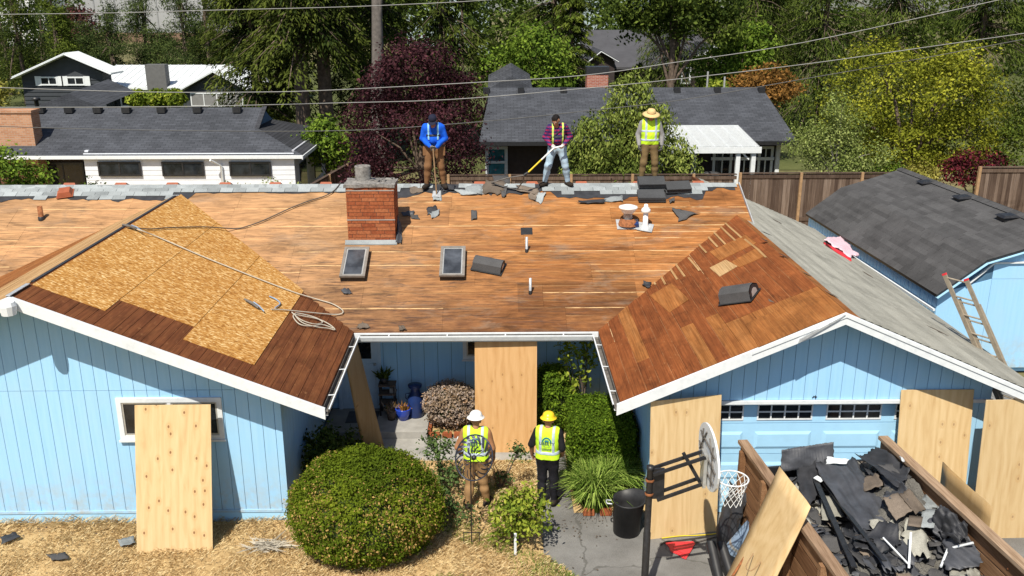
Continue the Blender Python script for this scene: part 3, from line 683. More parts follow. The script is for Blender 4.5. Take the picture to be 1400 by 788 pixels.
# ---------------------------------------------------------------- the blue house
HOUSE = thing('blue_house', 'pale blue single storey house with its roof stripped to bare boards', 'house', (0, 16, 0))
def board_pieces(a0, a1, z0, z1, openings):
    P = [(a0, a1, z0, z1)]
    for oa, ob, oz0, oz1 in openings:
        Q = []
        for p in P:
            if p[1] <= oa or p[0] >= ob or p[3] <= oz0 or p[2] >= oz1: Q.append(p); continue
            x0, x1 = max(p[0], oa), min(p[1], ob)
            if p[0] < oa: Q.append((p[0], oa, p[2], p[3]))
            if p[1] > ob: Q.append((ob, p[1], p[2], p[3]))
            if p[2] < oz0: Q.append((x0, x1, p[2], oz0))
            if p[3] > oz1: Q.append((x0, x1, oz1, p[3]))
        P = Q
    return P
def siding(wall, ax, fix, a0, a1, z0, ztop, out, step=0.205, openings=(), seam=2.48, th=0.016):
    a = a0; k = 0
    while a < a1-0.02:
        b = min(a+step, a1); 
        tops = [ztop(a+0.004), ztop(b-0.004)]; zt = max(tops)
        segs = [(z0, min(seam-0.003, zt)), (seam+0.004, zt)] if zt > seam+0.03 else [(z0, zt)]
        for s0, s1 in segs:
            if s1-s0 < 0.03: continue
            for p in board_pieces(a+0.004, b-0.004, s0, s1, openings):
                if p[1]-p[0] < 0.012 or p[3]-p[2] < 0.02: continue
                top = lambda q: min(p[3], ztop(q)) if p[3] >= s1-1e-6 else p[3]
                poly = [(p[0], p[2]), (p[1], p[2]), (p[1], top(p[1])), (p[0], top(p[0]))]
                if min(poly[2][1], poly[3][1]) <= p[2]+0.005: continue
                f = fix + out*th
                P = [(u, f, v) if ax == 0 else (f, u, v) for u, v in poly]
                vec = (0, -out*th, 0) if ax == 0 else (-out*th, 0, 0)
                MB().prism(P, vec).build('siding_board', 'blue', wall)
        a = b; k += 1
def wall_slab(ax, fix, a0, a1, z0, ztop, back, t=0.12, peak=None):
    pts = [(a0, z0), (a1, z0), (a1, ztop(a1))] + ([(peak, ztop(peak))] if peak is not None else []) + [(a0, ztop(a0))]
    P = [(u, fix, v) if ax == 0 else (fix, u, v) for u, v in pts]
    return MB().prism(P, (0, back*t, 0) if ax == 0 else (back*t, 0, 0)).build('wall', 'groove', HOUSE)
YW = 13.75
def frame_rect(mb, x0, x1, z0, z1, y, w, d, mi=0):
    mb.bb(x0-w, x1+w, y-d, y, z1, z1+w, mi); mb.bb(x0-w, x1+w, y-d, y, z0-w, z0, mi); mb.bb(x0-w, x0, y-d, y, z0, z1, mi); mb.bb(x1, x1+w, y-d, y, z0, z1, mi)
# left wing front wall and its window
zl_ = lambda x: zL(x, 0) - 0.15
wlw = wall_slab(0, YW, -11.3, -3.62, 0.0, zl_, 1, peak=-7.38)
wx0, wx1 = atY(169, 570, YW).x, atY(299, 570, YW).x; wz1, wz0 = atY(230, 549, YW).z, atY(230, 594, YW).z
siding(wlw, 0, YW-0.001, -11.3, -3.62, 0.25, zl_, -1, openings=[(wx0-0.07, wx1+0.07, wz0-0.07, wz1+0.07)])
MB().bb(-11.32, -3.60, YW-0.034, YW-0.002, 0.20, 0.248).build('base_trim', 'blue', HOUSE)
MB().bb(-11.32, -3.60, YW-0.02, YW-0.0005, -0.05, 0.196).build('footing', 'bluedoor', HOUSE)
MB().bb(-3.70, -3.598, YW-0.030, YW-0.0185, 0.25, 2.30).build('corner_trim', 'blue', HOUSE)
def slider_window(x0, x1, z0, z1, y, parent, mid=True):
    wf = MB(); frame_rect(wf, x0, x1, z0, z1, y, 0.08, 0.045); wf.bb(x0-0.1, x1+0.1, y-0.075, y-0.046, z0-0.105, z0-0.075)
    wo_ = wf.build('window', 'white', parent)
    n = 2 if mid else 1; xm = [x0+(x1-x0)*i/n for i in range(n+1)]
    for i in range(n):
        a, b = xm[i]+(0.03 if i else 0), xm[i+1]-(0.03 if i < n-1 else 0)
        fr = MB(); frame_rect(fr, a+0.03, b-0.03, z0+0.03, z1-0.03, y-0.012, 0.03, 0.02); fr.build('sash', 'alu', wo_)
        MB().bb(a+0.03, b-0.03, y-0.018, y-0.013, z0+0.03, z1-0.03).build('pane', 'glass', wo_)
    if mid: MB().bb(xm[1]-0.03, xm[1]+0.03, y-0.040, y-0.011, z0, z1).build('mullion', 'white', wo_)
    return wo_
slider_window(wx0, wx1, wz0, wz1, YW-0.002, HOUSE)
# left wing side walls and porch wall
w2 = wall_slab(1, -3.62, YW+0.12, 17.98, 0.0, lambda y: 2.30, -1)
siding(w2, 1, -3.619, YW+0.02, 17.95, 0.25, lambda y: 2.30, 1)
wall_slab(1, -11.3, YW+0.12, 24.0, 0.0, lambda y: 2.30, 1)
w3 = wall_slab(0, 17.98, -3.60, 2.63, 0.0, lambda x: 2.50, 1)
dx0, dx1 = -3.36, atY(521, 520, 17.98).x - 0.05
px0 = atY(636, 478, 17.98).x; pz0 = atY(640, 488, 17.98).z
siding(w3, 0, 17.979, -3.60, 2.63, 0.16, lambda x: 2.50, -1, step=0.29, openings=[(dx0-0.07, dx1+0.07, 0, 2.3), (px0-0.05, px0+1.0, pz0-0.05, 2.5)], seam=9)
slider_window(px0+0.03, px0+0.93, pz0+0.03, 2.42, 17.976, HOUSE)
# front door: half glazed, cross-buck panel below
dr = MB(); MT['paledoor'] = plain('pale_door_paint', (.52, .66, .80), .5, .06, 3); frame_rect(dr, dx0, dx1, 0.14, 2.20, 17.976, 0.07, 0.05); door_f = dr.build('door_frame', 'paledoor', HOUSE)
door = MB().bb(dx0, dx1, 17.945, 17.976, 0.16, 2.20).build('front_door', 'paledoor', HOUSE)
dm = (dx0+dx1)/2
MB().bb(dx0+0.13, dx1-0.13, 17.935, 17.944, 1.32, 2.08).build('pane', 'glass', door)
for q in (((dx0+0.12, 0.3), (dx1-0.12, 1.15)), ((dx0+0.12, 1.15), (dx1-0.12, 0.3))):
    MB().beam((q[0][0], 17.935-0.004*(q[0][1] > 1), q[0][1]), (q[1][0], 17.935-0.004*(q[0][1] > 1), q[1][1]), 0.015, 0.09, (0, 0, 1)).build('cross_rail', 'paledoor', door)
fr = MB(); frame_rect(fr, dx0+0.12, dx1-0.12, 0.30, 1.15, 17.944, 0.06, 0.014); fr.build('panel_moulding', 'paledoor', door)
MB().lathe([(0.0, 0), (0.03, 0.005), (0.03, 0.04), (0, 0.05)], (dx1-0.06, 17.94, 1.2), 10, ax=Matrix.Rotation(R_(90), 3, 'X')).build('handle', 'alu', door)
MB().bb(-3.6, -1.46, 16.81, 17.955, 0.0, 0.15).build('porch_slab', 'concrete', HOUSE)
# garage: side wall, front wall with the big door
w4 = wall_slab(1, 2.65, YW+0.12, 17.98, 0.0, lambda y: 2.55, 1); siding(w4, 1, 2.651, YW+0.02, 17.95, 0.12, lambda y: 2.55, -1)
zr_ = lambda x: (zR(x, 0) if x < 5.43 else zG(x, 0)) - 0.15
GX0, GX1, GZ = 3.10, 7.80, 2.12
for a, b, z0, pk in ((2.65, GX0-0.06, 0.0, None), (GX1+0.06, 8.25, 0.0, None), (GX0-0.06, GX1+0.06, 2.18, 5.43)):
    wg = wall_slab(0, YW, a, b, z0, zr_, 1, peak=pk)
    siding(wg, 0, YW-0.001, a, b, 0.12 if z0 == 0 else 2.23, zr_, -1, seam=9)
MB().bb(2.63, 8.27, YW-0.055, YW-0.018, 2.165, 2.225).build('lintel_trim', 'white', HOUSE)
for a in (GX0-0.03, GX1+0.03): MB().bb(a-0.05, a+0.05, YW-0.045, YW+0.14, 0, 2.164).build('door_casing', 'bluedoor', HOUSE)
wall_slab(1, 8.25, YW+0.12, 24.8, 0.0, lambda y: 2.5, -1)
YG = 13.93
gd = MB().bb(GX0, GX1, YG, YG+0.05, 0.0, 2.18).build('garage_door', 'bluedoor', HOUSE)
seams = [0.0, 0.56, 1.14, 1.72, 2.16]; cw = (GX1-GX0)/4
for i in range(4):
    z0, z1 = seams[i]+0.006, seams[i+1]-0.006
    if i < 3:
        MB().bb(GX0+0.01, GX1-0.01, YG-0.022, YG-0.001, z0, z1).build('door_section', 'bluedoor', gd)
        for c in range(4):
            x0, x1 = GX0+c*cw+0.10, GX0+(c+1)*cw-0.10
            m = MB(); a0, a1, b0, b1 = x0, x1, z0+0.09, z1-0.15
            y1, y2 = YG-0.0225, YG-0.042                     # raised panel with sloping margins
            m.add([(a0, y1, b0), (a1, y1, b0), (a1, y1, b1), (a0, y1, b1), (a0+.05, y2, b0+.05), (a1-.05, y2, b0+.05), (a1-.05, y2, b1-.05), (a0+.05, y2, b1-.05)],
                  [(4, 5, 6, 7), (0, 1, 5, 4), (1, 2, 6, 5), (2, 3, 7, 6), (3, 0, 4, 7)])
            m.build('door_panel', 'bluedoor', gd)
    else:
        sec = MB(); x = GX0+0.01
        for c in range(4):
            w0, w1 = GX0+c*cw+0.12, GX0+(c+1)*cw-0.12
            sec.bb(x, w0, YG-0.022, YG-0.001, z0, z1); sec.bb(w0, w1, YG-0.022, YG-0.001, z0, 1.785); sec.bb(w0, w1, YG-0.022, YG-0.001, 2.075, z1); x = w1
            MB().bb(w0, w1, YG-0.012, YG-0.002, 1.785, 2.075).build('pane', 'glass', gd)
            gr = MB(); frame_rect(gr, w0+0.02, w1-0.02, 1.805, 2.055, YG-0.023, 0.025, 0.012)
            for k in (1, 2, 3): gr.bb(w0+(w1-w0)*k/4-0.011, w0+(w1-w0)*k/4+0.011, YG-0.032, YG-0.0135, 1.805, 2.055)
            gr.bb(w0+0.02, w1-0.02, YG-0.030, YG-0.0138, 1.919, 1.941); gr.build('muntin_grid', 'white', gd)
        sec.bb(x, GX1-0.01, YG-0.022, YG-0.001, z0, z1); sec.build('door_section', 'bluedoor', gd)
# main roof gable end wall under the right rake
MB().prism([(5.60, 17.0, 2.2), (5.60, 25.2, 2.2), (5.60, 21.1, 4.33)], (0.05, 0, 0)).build('wall', 'blue', HOUSE)

# ---------------- roof slopes
def slope_root(poly, zf, mat='ddeck', t=0.09): return plate('roof', poly, zf, t, -0.021, mat, HOUSE)
XL, XR = -12.6, 5.72
rm = slope_root([(XL, 16.53), (XR, 16.53), (XR, 21.1), (XL, 21.1)], zM)
slope_root([(XL, 21.1), (XR, 21.1), (XR, 25.67), (XL, 25.67)], lambda x, y: 4.447-S_M*(y-21.1), 'shlight')
# main slope boards
pitch = 0.2105; rowsN = 22
def deck_piece(x, x2, y0, y1):
    p = cliprect([(x, y0), (x2-0.003, y0), (x2-0.003, y1), (x, y1)], XL, XR, 16.53, 21.1)
    if not p: return
    mx = lambda f: all(f(a, b) > zM(a, b)+0.03 for a, b in p)
    if mx(lambda a, b: zL(a, b) if a < -2.79 else -9) or mx(lambda a, b: zR(a, b) if 1.96 < a < 5.43 else -9): return
    plate('sheathing_board', p, zM, 0.02, RND.uniform(-0.003, 0.004), 'deckpanel' if y1-y0 > .5 else 'deck', rm, 0.002)
rh = pitch*0.987
for b in range(8):
    nr = min(3, rowsN-3*b)
    if nr <= 0: break
    x = XL - RND.uniform(0, 2.0)
    while x < XR:
        x2 = x + RND.choice([1.83, 2.44, 2.44, 3.66]); x2 = XR if XR-x2 < 0.6 else x2
        y0 = 16.53+3*b*rh
        if RND.random() < 0.46: deck_piece(x, x2, y0, y0+nr*rh-0.007)
        else:
            for r in range(nr): deck_piece(x, x2, y0+r*rh, y0+(r+1)*rh-0.007)
        x = x2
MB().prism([(0.52, 19.32, zM(0, 19.32)+0.008), (0.78, 19.32, zM(0, 19.32)+0.008), (0.78, 19.55, zM(0, 19.55)+0.008), (0.52, 19.55, zM(0, 19.55)+0.008)], (0, 0, -0.01)).build('painted_opening', 'black', rm)  # flat black plate, its colour stands in for the dark inside a hole
MB().beam((XR+0.012, 16.5, zM(0, 16.5)), (XR+0.012, 21.1, 4.447), 0.02, 0.10).build('rake_flashing', 'galv', HOUSE)
# right wing: red-brown boards, orange patches, the far ends striped with pale strips
rr = slope_root([(1.96, 13.24), (5.43, 13.24), (5.43, 19.9), (1.96, 16.53)], zR)
def valR(x): return 16.53+(zR(x, 0)-2.45)/S_M
rp = 3.47/16
for i in range(16):
    x0 = 1.96+i*rp; x1 = x0+rp-0.004; y = 13.24; cuts = [13.24, RND.choice([14.4, 15.1, 15.66]), RND.choice([16.9, 17.4, 18.1]), 25]
    if i >= 9: cuts[1] = 14.55
    for a, b in zip(cuts[:-1], cuts[1:]):
        p = [(x0, a), (x1, a), (x1, min(b-0.004, valR(x1)+0.04)), (x0, min(b-0.004, valR(x0)+0.04))]
        if p[2][1] <= a or p[3][1] <= a: continue
        mt = 'rdeck'
        if a < 13.5 and i >= 8: mt = 'odeck'
        elif a < 13.5 and i < 8: mt = 'odeck' if RND.random() < 0.35 else 'rdeck'
        elif i < 5 and 13.5 < a < 16.5 and RND.random() < 0.22: mt = 'odeck'
        plate('sheathing_board', p, zR, 0.02, RND.uniform(-0.003, 0.004), mt, rr, 0.002)
def patch(poly_px, mt, off=0.012, zf=zR, on=oR, par=None, name='patch_board'):
    p = [tuple(on(*q)[:2]) for q in poly_px]; plate(name, p, zf, 0.012, off, mt, par or rr)
patch([(970, 367), (992, 356), (1008, 365), (984, 379)], 'palewood', 0.014)
patch([(970, 345), (1019, 322), (1034, 333), (984, 357)], 'odeck')
patch([(996, 361), (1034, 340), (1046, 351), (1011, 366)], 'odeck', 0.0135)
patch([(1019, 444), (1108, 405), (1149, 429), (1037, 475)], 'odeck', 0.011)
patch([(888, 405), (918, 388), (942, 410), (915, 428)], 'odeck', 0.011)
for a in ((980.2, 295.8, 1013.6, 326), (974.8, 301, 1005, 330), (965.7, 308, 991.6, 335), (958, 314, 981, 338.5), (945.6, 325, 965.7, 346.5), (915.4, 350.8, 936, 379), (907.9, 355.6, 925.8, 383), (941, 353, 956, 371), (897, 367, 909.6, 389.7), (1036, 342, 1047, 353), (1018, 328, 1036, 342), (886, 372, 896, 390)):
    A, B_ = oR(a[0], a[1]), oR(a[2], a[3]); plate('pale_strip', [(A.x-.018, A.y), (A.x+.018, A.y), (B_.x+.018, B_.y), (B_.x-.018, B_.y)], zR, .006, .0165, 'palewood', rr)
rg = slope_root([(5.43, 13.24), (8.9, 13.24), (8.9, 24.9), (5.43, 24.9)], zG)
for k, yb in enumerate((13.24, 15.7, 18.2, 20.4)):
    plate('sheathing_board', [(5.432, yb), (5.66, yb), (5.66, (13.24, 15.7, 18.2, 20.4, 22)[k+1]-0.004), (5.432, (13.24, 15.7, 18.2, 20.4, 22)[k+1]-0.004)], zG, 0.02, RND.uniform(0, .003), 'odeck', rg, 0.002)
gx = 5.62; ci = 0
while gx < 8.88:
    ge = gx+0.135; yb = 13.24
    for yn in (13.24+RND.uniform(2.2, 4.6), 13.24+RND.uniform(5.6, 8.6), 24.9):
        jag = RND.uniform(-0.05, 0.05) if ci == 0 else 0
        P = [(gx+jag, yb+0.003), (ge+0.02, yb+0.003), (ge+0.02, yn-0.003), (gx+jag*0.5, yn-0.003)]
        b0, b1 = 0.004, 0.020
        V = [(x, y, zG(x, y)+(b1 if j in (1, 2) else b0)+RND.uniform(-.002, .002)) for j, (x, y) in enumerate(P)]
        MB().prism(V[::-1], (0, 0, -0.012)).build('shingle_course', 'shgrey', rg); yb = yn
    gx = ge; ci += 1
for a in ((350, 195, 395, 215), (345, 222, 382, 240), (420, 284, 465, 306), (512, 356, 552, 377), (598, 430, 660, 464), (1010, 572, 1100, 616), (660, 330, 690, 340), (330, 130, 390, 150), (395, 146, 435, 168), (755, 356, 800, 385), (380, 470, 385, 480)):
    q = [(920+a[0]/2.917, 250+a[1]/2.917), (920+a[2]/2.917, 250+a[3]/2.917)]
    A, B = oG(*q[0]), oG(*q[1]); d = (B-A); s = 0.075
    plate('felt_patch', [(A.x, A.y), ((A.x+B.x)/2+s, (A.y+B.y)/2), (B.x, B.y), ((A.x+B.x)/2-s*0.3, (A.y+B.y)/2-s)], zG, 0.004, 0.026, RND.choice(['felt', 'felt', 'shbrown']), rg)
# left wing
rl = slope_root([(-7.38, 13.15), (-2.79, 13.15), (-2.79, 16.53), (-7.38, 20.81)], zL)
rl2 = slope_root([(-7.40, 13.15), (-7.40, 20.81), (-11.97, 16.53), (-11.97, 13.15)], zL)
def valL(x): return 16.53+(zL(x, 0)-2.45)/S_M
# old dark boards show along the rake and in the lower corner
bx = -7.30
while bx < -2.80:
    b2 = min(bx+0.138, -2.79); yend = 13.86 if bx < -5.3 else 13.9
    if -6.35 < bx < -5.0: yend = 14.4
    if bx > -4.25: yend = valL(b2)+0.05
    ys = [13.15, yend] if yend < 15 else [13.15, RND.uniform(14.3, 15.3), yend]
    for a, b in zip(ys[:-1], ys[1:]):
        plate('sheathing_board', [(bx, a), (b2-0.006, a), (b2-0.006, b-0.003), (bx, b-0.003)], zL, 0.02, RND.uniform(-.003, .003), 'ddeck', rl, 0.002)
    bx = b2
osb_regions = [[(-7.33, 13.72), (-6.24, 13.72), (-6.24, 14.28), (-5.06, 14.28), (-5.06, 13.69), (-3.93, 13.69), (-3.99, 17.75), (-7.33, 20.80)]]
xs = [-7.33, -6.24, -5.06, -3.95]
cells = []
for i, (a, b) in enumerate(zip(xs[:-1], xs[1:])):
    y = (13.72, 14.28, 13.69)[i]
    for L in ((2.44, 2.44, 2.44), (1.5, 2.44, 2.44), (2.0, 2.44, 2.44))[i]:
        y2 = y+L
        p = cliprect([(a, y), (b, y), (b, y2), (a, y2)], a+0.005, b-0.005, y+0.005, y2-0.005)
        # trim along the valley with the main roof
        k = 0.407/S_M
        p = clip(p, k, 1, 20.84 + k*(-7.38)+0.02)
        if len(p) >= 3: plate('osb_panel', p, zL, 0.011, 0.013+0.001*i, 'osb', rl, 0.001)
        y = y2
lx = -7.45
for k in range(22):
    nx_ = lx-0.205; yb = 13.15
    ye = valL(lx)+0.04
    for yn in (RND.uniform(15.0, 16.6), ye):
        if yn > yb+0.1: plate('sheathing_board', [(nx_+0.004, yb), (lx, yb), (lx, yn-.003), (nx_+0.004, min(yn-.003, ye))], zL, 0.02, RND.uniform(-.002, .003), 'palewood' if k < 6 else 'odeck', rl2, 0.001)
        yb = yn
    lx = nx_
MB().beam((-7.41, 13.9, zL(-7.41, 0)-0.004), (-7.41, 20.6, zL(-7.41, 0)-0.004), 0.06, 0.02).build('ridge_gap_shade', 'felt', rl)  # dark felt strip standing in for the shadow line of the ridge slot
MB().beam((-7.39, 13.10, 4.325), (-7.39, 13.72, 4.325), 0.07, 0.012).build('ridge_flashing', 'galv', rl)

# barge boards, fascia and gutters
def barge(xa, za, xb, zb, yf, t=0.045, h=0.19):
    MB().prism([(xa, yf, za), (xb, yf, zb), (xb, yf, zb-h), (xa, yf, za-h)][::-1], (0, t, 0)).build('barge_board', 'white', HOUSE)
barge(-7.38, 4.31, -2.74, zL(-2.74, 0)-0.01, 13.10); barge(-12.0, zL(-12.0, 0)-0.01, -7.38, 4.31, 13.10)
barge(1.90, zR(1.90, 0)-0.012, 5.43, 3.943, 13.19); barge(5.43, 3.943, 9.0, zG(9.0, 0)-0.012, 13.19)
q0, q1 = atY(1092, 470, 13.15), atY(1157, 431, 13.15)
MB().prism([(q0.x, 13.187, q0.z), (q0.x+.02, 13.187, q0.z+0.07), (5.40, 13.187, 3.925), (5.30, 13.187, 3.84)], (0, -0.03, 0)).build('trim_strip', 'galv', HOUSE)
MB().prism([(4.0, 13.186, zR(4.0, 0)-0.02), (5.43, 13.186, 3.93), (8.9, 13.186, zG(8.9, 0)-0.02), (8.9, 13.186, zG(8.9, 0)-0.075), (5.43, 13.186, 3.875), (4.0, 13.186, zR(4, 0)-0.075)][::-1], (0, -0.012, 0)).build('rake_trim', 'white', HOUSE)
def gutter(p, q, out, mats=('white', 'gutter')):
    """open channel from p to q on the line of the board edge; out = horizontal direction away from the roof"""
    p = Vector(p); q = Vector(q); o = Vector(out); d = (q-p).normalized(); prof = [(0.0, -0.03), (0.0, -0.13), (0.095, -0.13), (0.125, -0.045), (0.125, -0.02), (0.105, -0.02), (0.105, -0.05), (0.085, -0.118), (0.012, -0.118), (0.012, -0.03)]
    V = []; n = len(prof)
    for e in (p, q): V += [e + o*a + Vector((0, 0, b)) for a, b in prof]
    m = MB()
    for i in range(n):
        j = (i+1) % n; m.add([V[i], V[j], V[n+j], V[n+i]], [(0, 1, 2, 3)], 0 if i in (0, 1, 2, 3, 4) else 1)
    g = m.build('gutter', list(mats), HOUSE)
    L = (q-p).length; k = max(2, int(L/0.95))
    for i in range(k):
        c = p + d*(L*(i+0.5)/k); MB().beam(c+o*0.01+Vector((0, 0, -0.022)), c+o*0.115+Vector((0, 0, -0.016)), 0.025, 0.006).build('gutter_strap', 'white', g)
    return g
gutter((-2.665, 16.49, 2.43), (1.835, 16.49, 2.43), (0, -1, 0))
gutter((-2.79, 13.10, 2.435), (-2.79, 16.365, 2.435), (1, 0, 0)); gutter((1.96, 13.20, 2.435), (1.96, 16.365, 2.435), (-1, 0, 0))
for x, y in ((-2.73, 16.43), (1.90, 16.43)): MB().bb(x-0.06, x+0.06, y-0.06, y+0.06, 2.31, 2.325).build('gutter_corner', 'gutter', HOUSE)
MB().bb(-2.79, 1.96, 16.50, 16.53, 2.24, 2.425).build('fascia', 'white', HOUSE)
MB().bb(-2.82, -2.795, 13.15, 16.5, 2.24, 2.42).build('fascia', 'white', HOUSE); MB().bb(1.965, 1.99, 13.24, 16.5, 2.24, 2.42).build('fascia', 'white', HOUSE)
MB().bb(-3.6, 2.62, 16.56, 17.94, 2.36, 2.375).build('soffit', 'white', HOUSE)
for k, (a, b) in enumerate((((5.235, 2.262), (5.265, 2.300)), ((5.285, 2.262), (5.285, 2.310)), ((5.27, 2.285), (5.31, 2.285)))): MB().beam((a[0], YW-.025-.003*k, a[1]), (b[0], YW-.025-.003*k, b[1]), .012, .012, (0, 1, 0)).build('wall_mark', 'blackmetal', HOUSE)  # strokes standing for an unreadable dark mark, hook shape made up
# vent hood hanging at the left peak
sv = MB().lathe([(0, 0), (0.10, 0), (0.12, -0.06), (0.105, -0.20), (0.0, -0.20)], (-7.36, 13.00, 4.26), 10, sm=False).build('gable_vent_hood', 'white', HOUSE)

# chimney
CX0, CX1, CY0, CY1 = -3.235, -2.205, 19.07, 19.80
chz0, chz1 = 3.50, 4.80
ch = MB().bb(CX0+0.012, CX1-0.012, CY0+0.012, CY1-0.012, 3.3, chz1-0.002).build('chimney', 'mortar', HOUSE)
nb = 15; bh = (chz1-3.60)/nb
def brick_mesh(L, D): 
    m = MB().bb(-L/2, L/2, -D/2, D/2, -bh/2+0.005, bh/2-0.005).build('brick', 'brick', ch); me = m.data; bpy.data.objects.remove(m); return me
bm_cache = {}
def put_brick(c, L, D, rot=0.0):
    k = (round(L, 3), round(D, 3))
    if k not in bm_cache: bm_cache[k] = brick_mesh(L, D)
    inst('brick', bm_cache[k], c, ch, (0, 0, rot))
for r in range(nb):
    z = 3.60+(r+0.5)*bh; 
    if r in (5, 13): MB().bb(CX0-0.002, CX1+0.002, CY0-0.006, CY0+0.02, z+bh*0.36, z+bh*0.62).build('mortar_band', 'concrete', ch)
    x = CX0 - (0.0, 0.20, 0.10, 0.26)[r % 4]
    while x < CX1-0.03:
        a, b = max(x, CX0), min(x+0.30, CX1)
        if b-a > 0.03: put_brick(((a+b)/2, CY0+0.03+RND.uniform(-.002, .002), z), round(b-a-0.010, 2), 0.06)
        x = x+0.30
    y = CY0+0.065 - (0.0, 0.15)[r % 2]
    while y < CY1-0.03:
        a, b = max(y, CY0+0.065), min(y+0.30, CY1)
        if b-a > 0.04:
            put_brick((CX1-0.03, (a+b)/2, z), round(b-a-0.010, 2), 0.06, math.pi/2)
        y += 0.30
sheet('chimney_cap', [(CX0-0.03, CY0-0.03, 4.85), (CX1+0.03, CY0-0.03, 4.85), (CX1+0.03, CY1+0.03, 4.86), (CX0-0.03, CY1+0.03, 4.86)], 'capstone', ch, 16, 12, 0.03, 0.07, 0.012, 5, smooth=False)
for k in range(9):
    x, y = RND.uniform(-2.75, CX1), RND.uniform(CY0+.1, CY1); MB().box((x, y, 4.875), (RND.uniform(.06, .14), RND.uniform(.06, .12), 0.05), Matrix.Rotation(RND.uniform(0, 3), 3, 'Z')).build('mortar_chunk', 'concrete' if k % 2 else 'capstone', ch)
fl = MB()
fz = [0.0, 0.03, 0.05, 0.10, 0.12, 0.17, 0.19, 0.24, 0.26, 0.31, 0.33]
fl.lathe([(0.175 if i % 2 else 0.165, z) for i, z in enumerate(fz)] + [(0.13, 0.33), (0.13, 0.05)], (-2.90, 19.45, 4.86), 18); fl.build('flue_pot', 'capstone', ch)
MB().prism([(CX0-0.06, CY0-0.07, zM(0, CY0-0.07)+0.03), (CX1+0.03, CY0-0.07, zM(0, CY0-0.07)+0.03), (CX1+0.03, CY0-0.006, zM(0, CY0)+0.075), (CX0-0.06, CY0-0.006, zM(0, CY0)+0.075)], (0, 0, -0.02)).build('flashing', 'shlight', ch)
sheet('step_flashing', [(CX1+0.01, CY0-0.05, zM(0, CY0)+0.02), (CX1+0.14, CY0-0.08, zM(0, CY0)+0.02), (CX1+0.08, CY0+0.5, zM(0, CY0+.5)+0.05), (CX1+0.01, CY0+0.5, zM(0, CY0+.5)+0.25)], 'feltgrey', ch, 6, 8, 0.04, 0.004, 0.08, 9)

# skylights
sa = math.atan(S_M); RMX = Matrix.Rotation(sa, 3, 'X')
def skylight(cx, cy):
    c = Vector((cx, cy, zM(cx, cy))); W, L, h = 0.50, 0.95, 0.13
    def P(u, v, n): return c + RMX @ Vector((u, v, n))
    def sb(mb, u0, u1, v0, v1, n0, n1): 
        cc = P((u0+u1)/2, (v0+v1)/2, (n0+n1)/2); mb.box(cc, (u1-u0, v1-v0, n1-n0), RMX)
    m = MB(); sb(m, -W/2, W/2, -L/2, L/2, 0.0, h); sk = m.build('skylight', 'blackmetal', HOUSE)
    f = MB(); t = 0.042
    sb(f, -W/2-.012, W/2+.012, -L/2-.012, -L/2+t, h-0.02, h+0.025); sb(f, -W/2-.012, W/2+.012, L/2-t, L/2+.012, h-0.02, h+0.025)
    sb(f, -W/2-.012, -W/2+t, -L/2+t, L/2-t, h-0.02, h+0.025); sb(f, W/2-t, W/2+.012, -L/2+t, L/2-t, h-0.02, h+0.025); f.build('frame', 'bronze', sk)
    f = MB(); t2 = 0.068
    sb(f, -W/2+t, W/2-t, -L/2+t, -L/2+t2, h+.002, h+.014); sb(f, -W/2+t, W/2-t, L/2-t2, L/2-t, h+.002, h+.014); sb(f, -W/2+t, -W/2+t2, -L/2+t2, L/2-t2, h+.002, h+.014); sb(f, W/2-t2, W/2-t, -L/2+t2, L/2-t2, h+.002, h+.014); f.build('glazing_bead', 'alu', sk)
    g = MB(); sb(g, -W/2+t2, W/2-t2, -L/2+t2, L/2-t2, h+.001, h+.007); g.build('pane', 'skyglass', sk)
skylight(-2.99, 18.34); skylight(-0.94, 18.35)
# plumbing pipes through the boards
for x, y, h, r, mt in ((0.63, 18.77, 0.33, 0.028, 'galv'), (0.667, 17.53, 0.33, 0.028, 'galv'), (-10.18, 19.9, 0.30, 0.055, 'rust')):
    z = zM(x, y); m = MB(); m.lathe([(r, -0.05), (r, h), (r*0.8, h), (r*0.8, h-0.1)], (x, y, z), 12)
    o = m.build('vent_pipe', mt, HOUSE); MB().lathe([(r*1.25, -0.02), (r*1.25, 0.06), (r, 0.07)], (x, y, z), 12).build('pipe_collar', 'black', o)

# what is left of the grey shingles along the ridge
def tabmesh(w, d, mat, par):
    o = MB().bb(-w/2, w/2, -d/2, d/2, -0.004, 0.004).build('shingle', mat, par); me = o.data; bpy.data.objects.remove(o); return me
tabL = tabmesh(0.292, 0.165, 'shlight', rm)
m = MB(); X = XL; lows = []
while X <= XR:
    d = 0.52 + 0.05*math.sin(X*7)+RND.uniform(-.06, .06)
    if -1.9 < X < 1.3: d = 0.30 + RND.uniform(-.12, .16)
    if -7.0 < X < -3.4: d = 0.30+RND.uniform(-.03, .03)
    if X > 4.9: d = 0.20+RND.uniform(-.05, .1)
    lows.append((X, 21.1-d)); X += 0.14
for (xa, ya), (xb, yb) in zip(lows[:-1], lows[1:]):
    m.add([(xa, ya, zM(xa, ya)+.010), (xb, yb, zM(xb, yb)+.010), (xb, 21.1, 4.447+.010), (xa, 21.1, 4.447+.010)], [(0, 1, 2, 3)])
m.build('felt_strip', 'felt', rm)
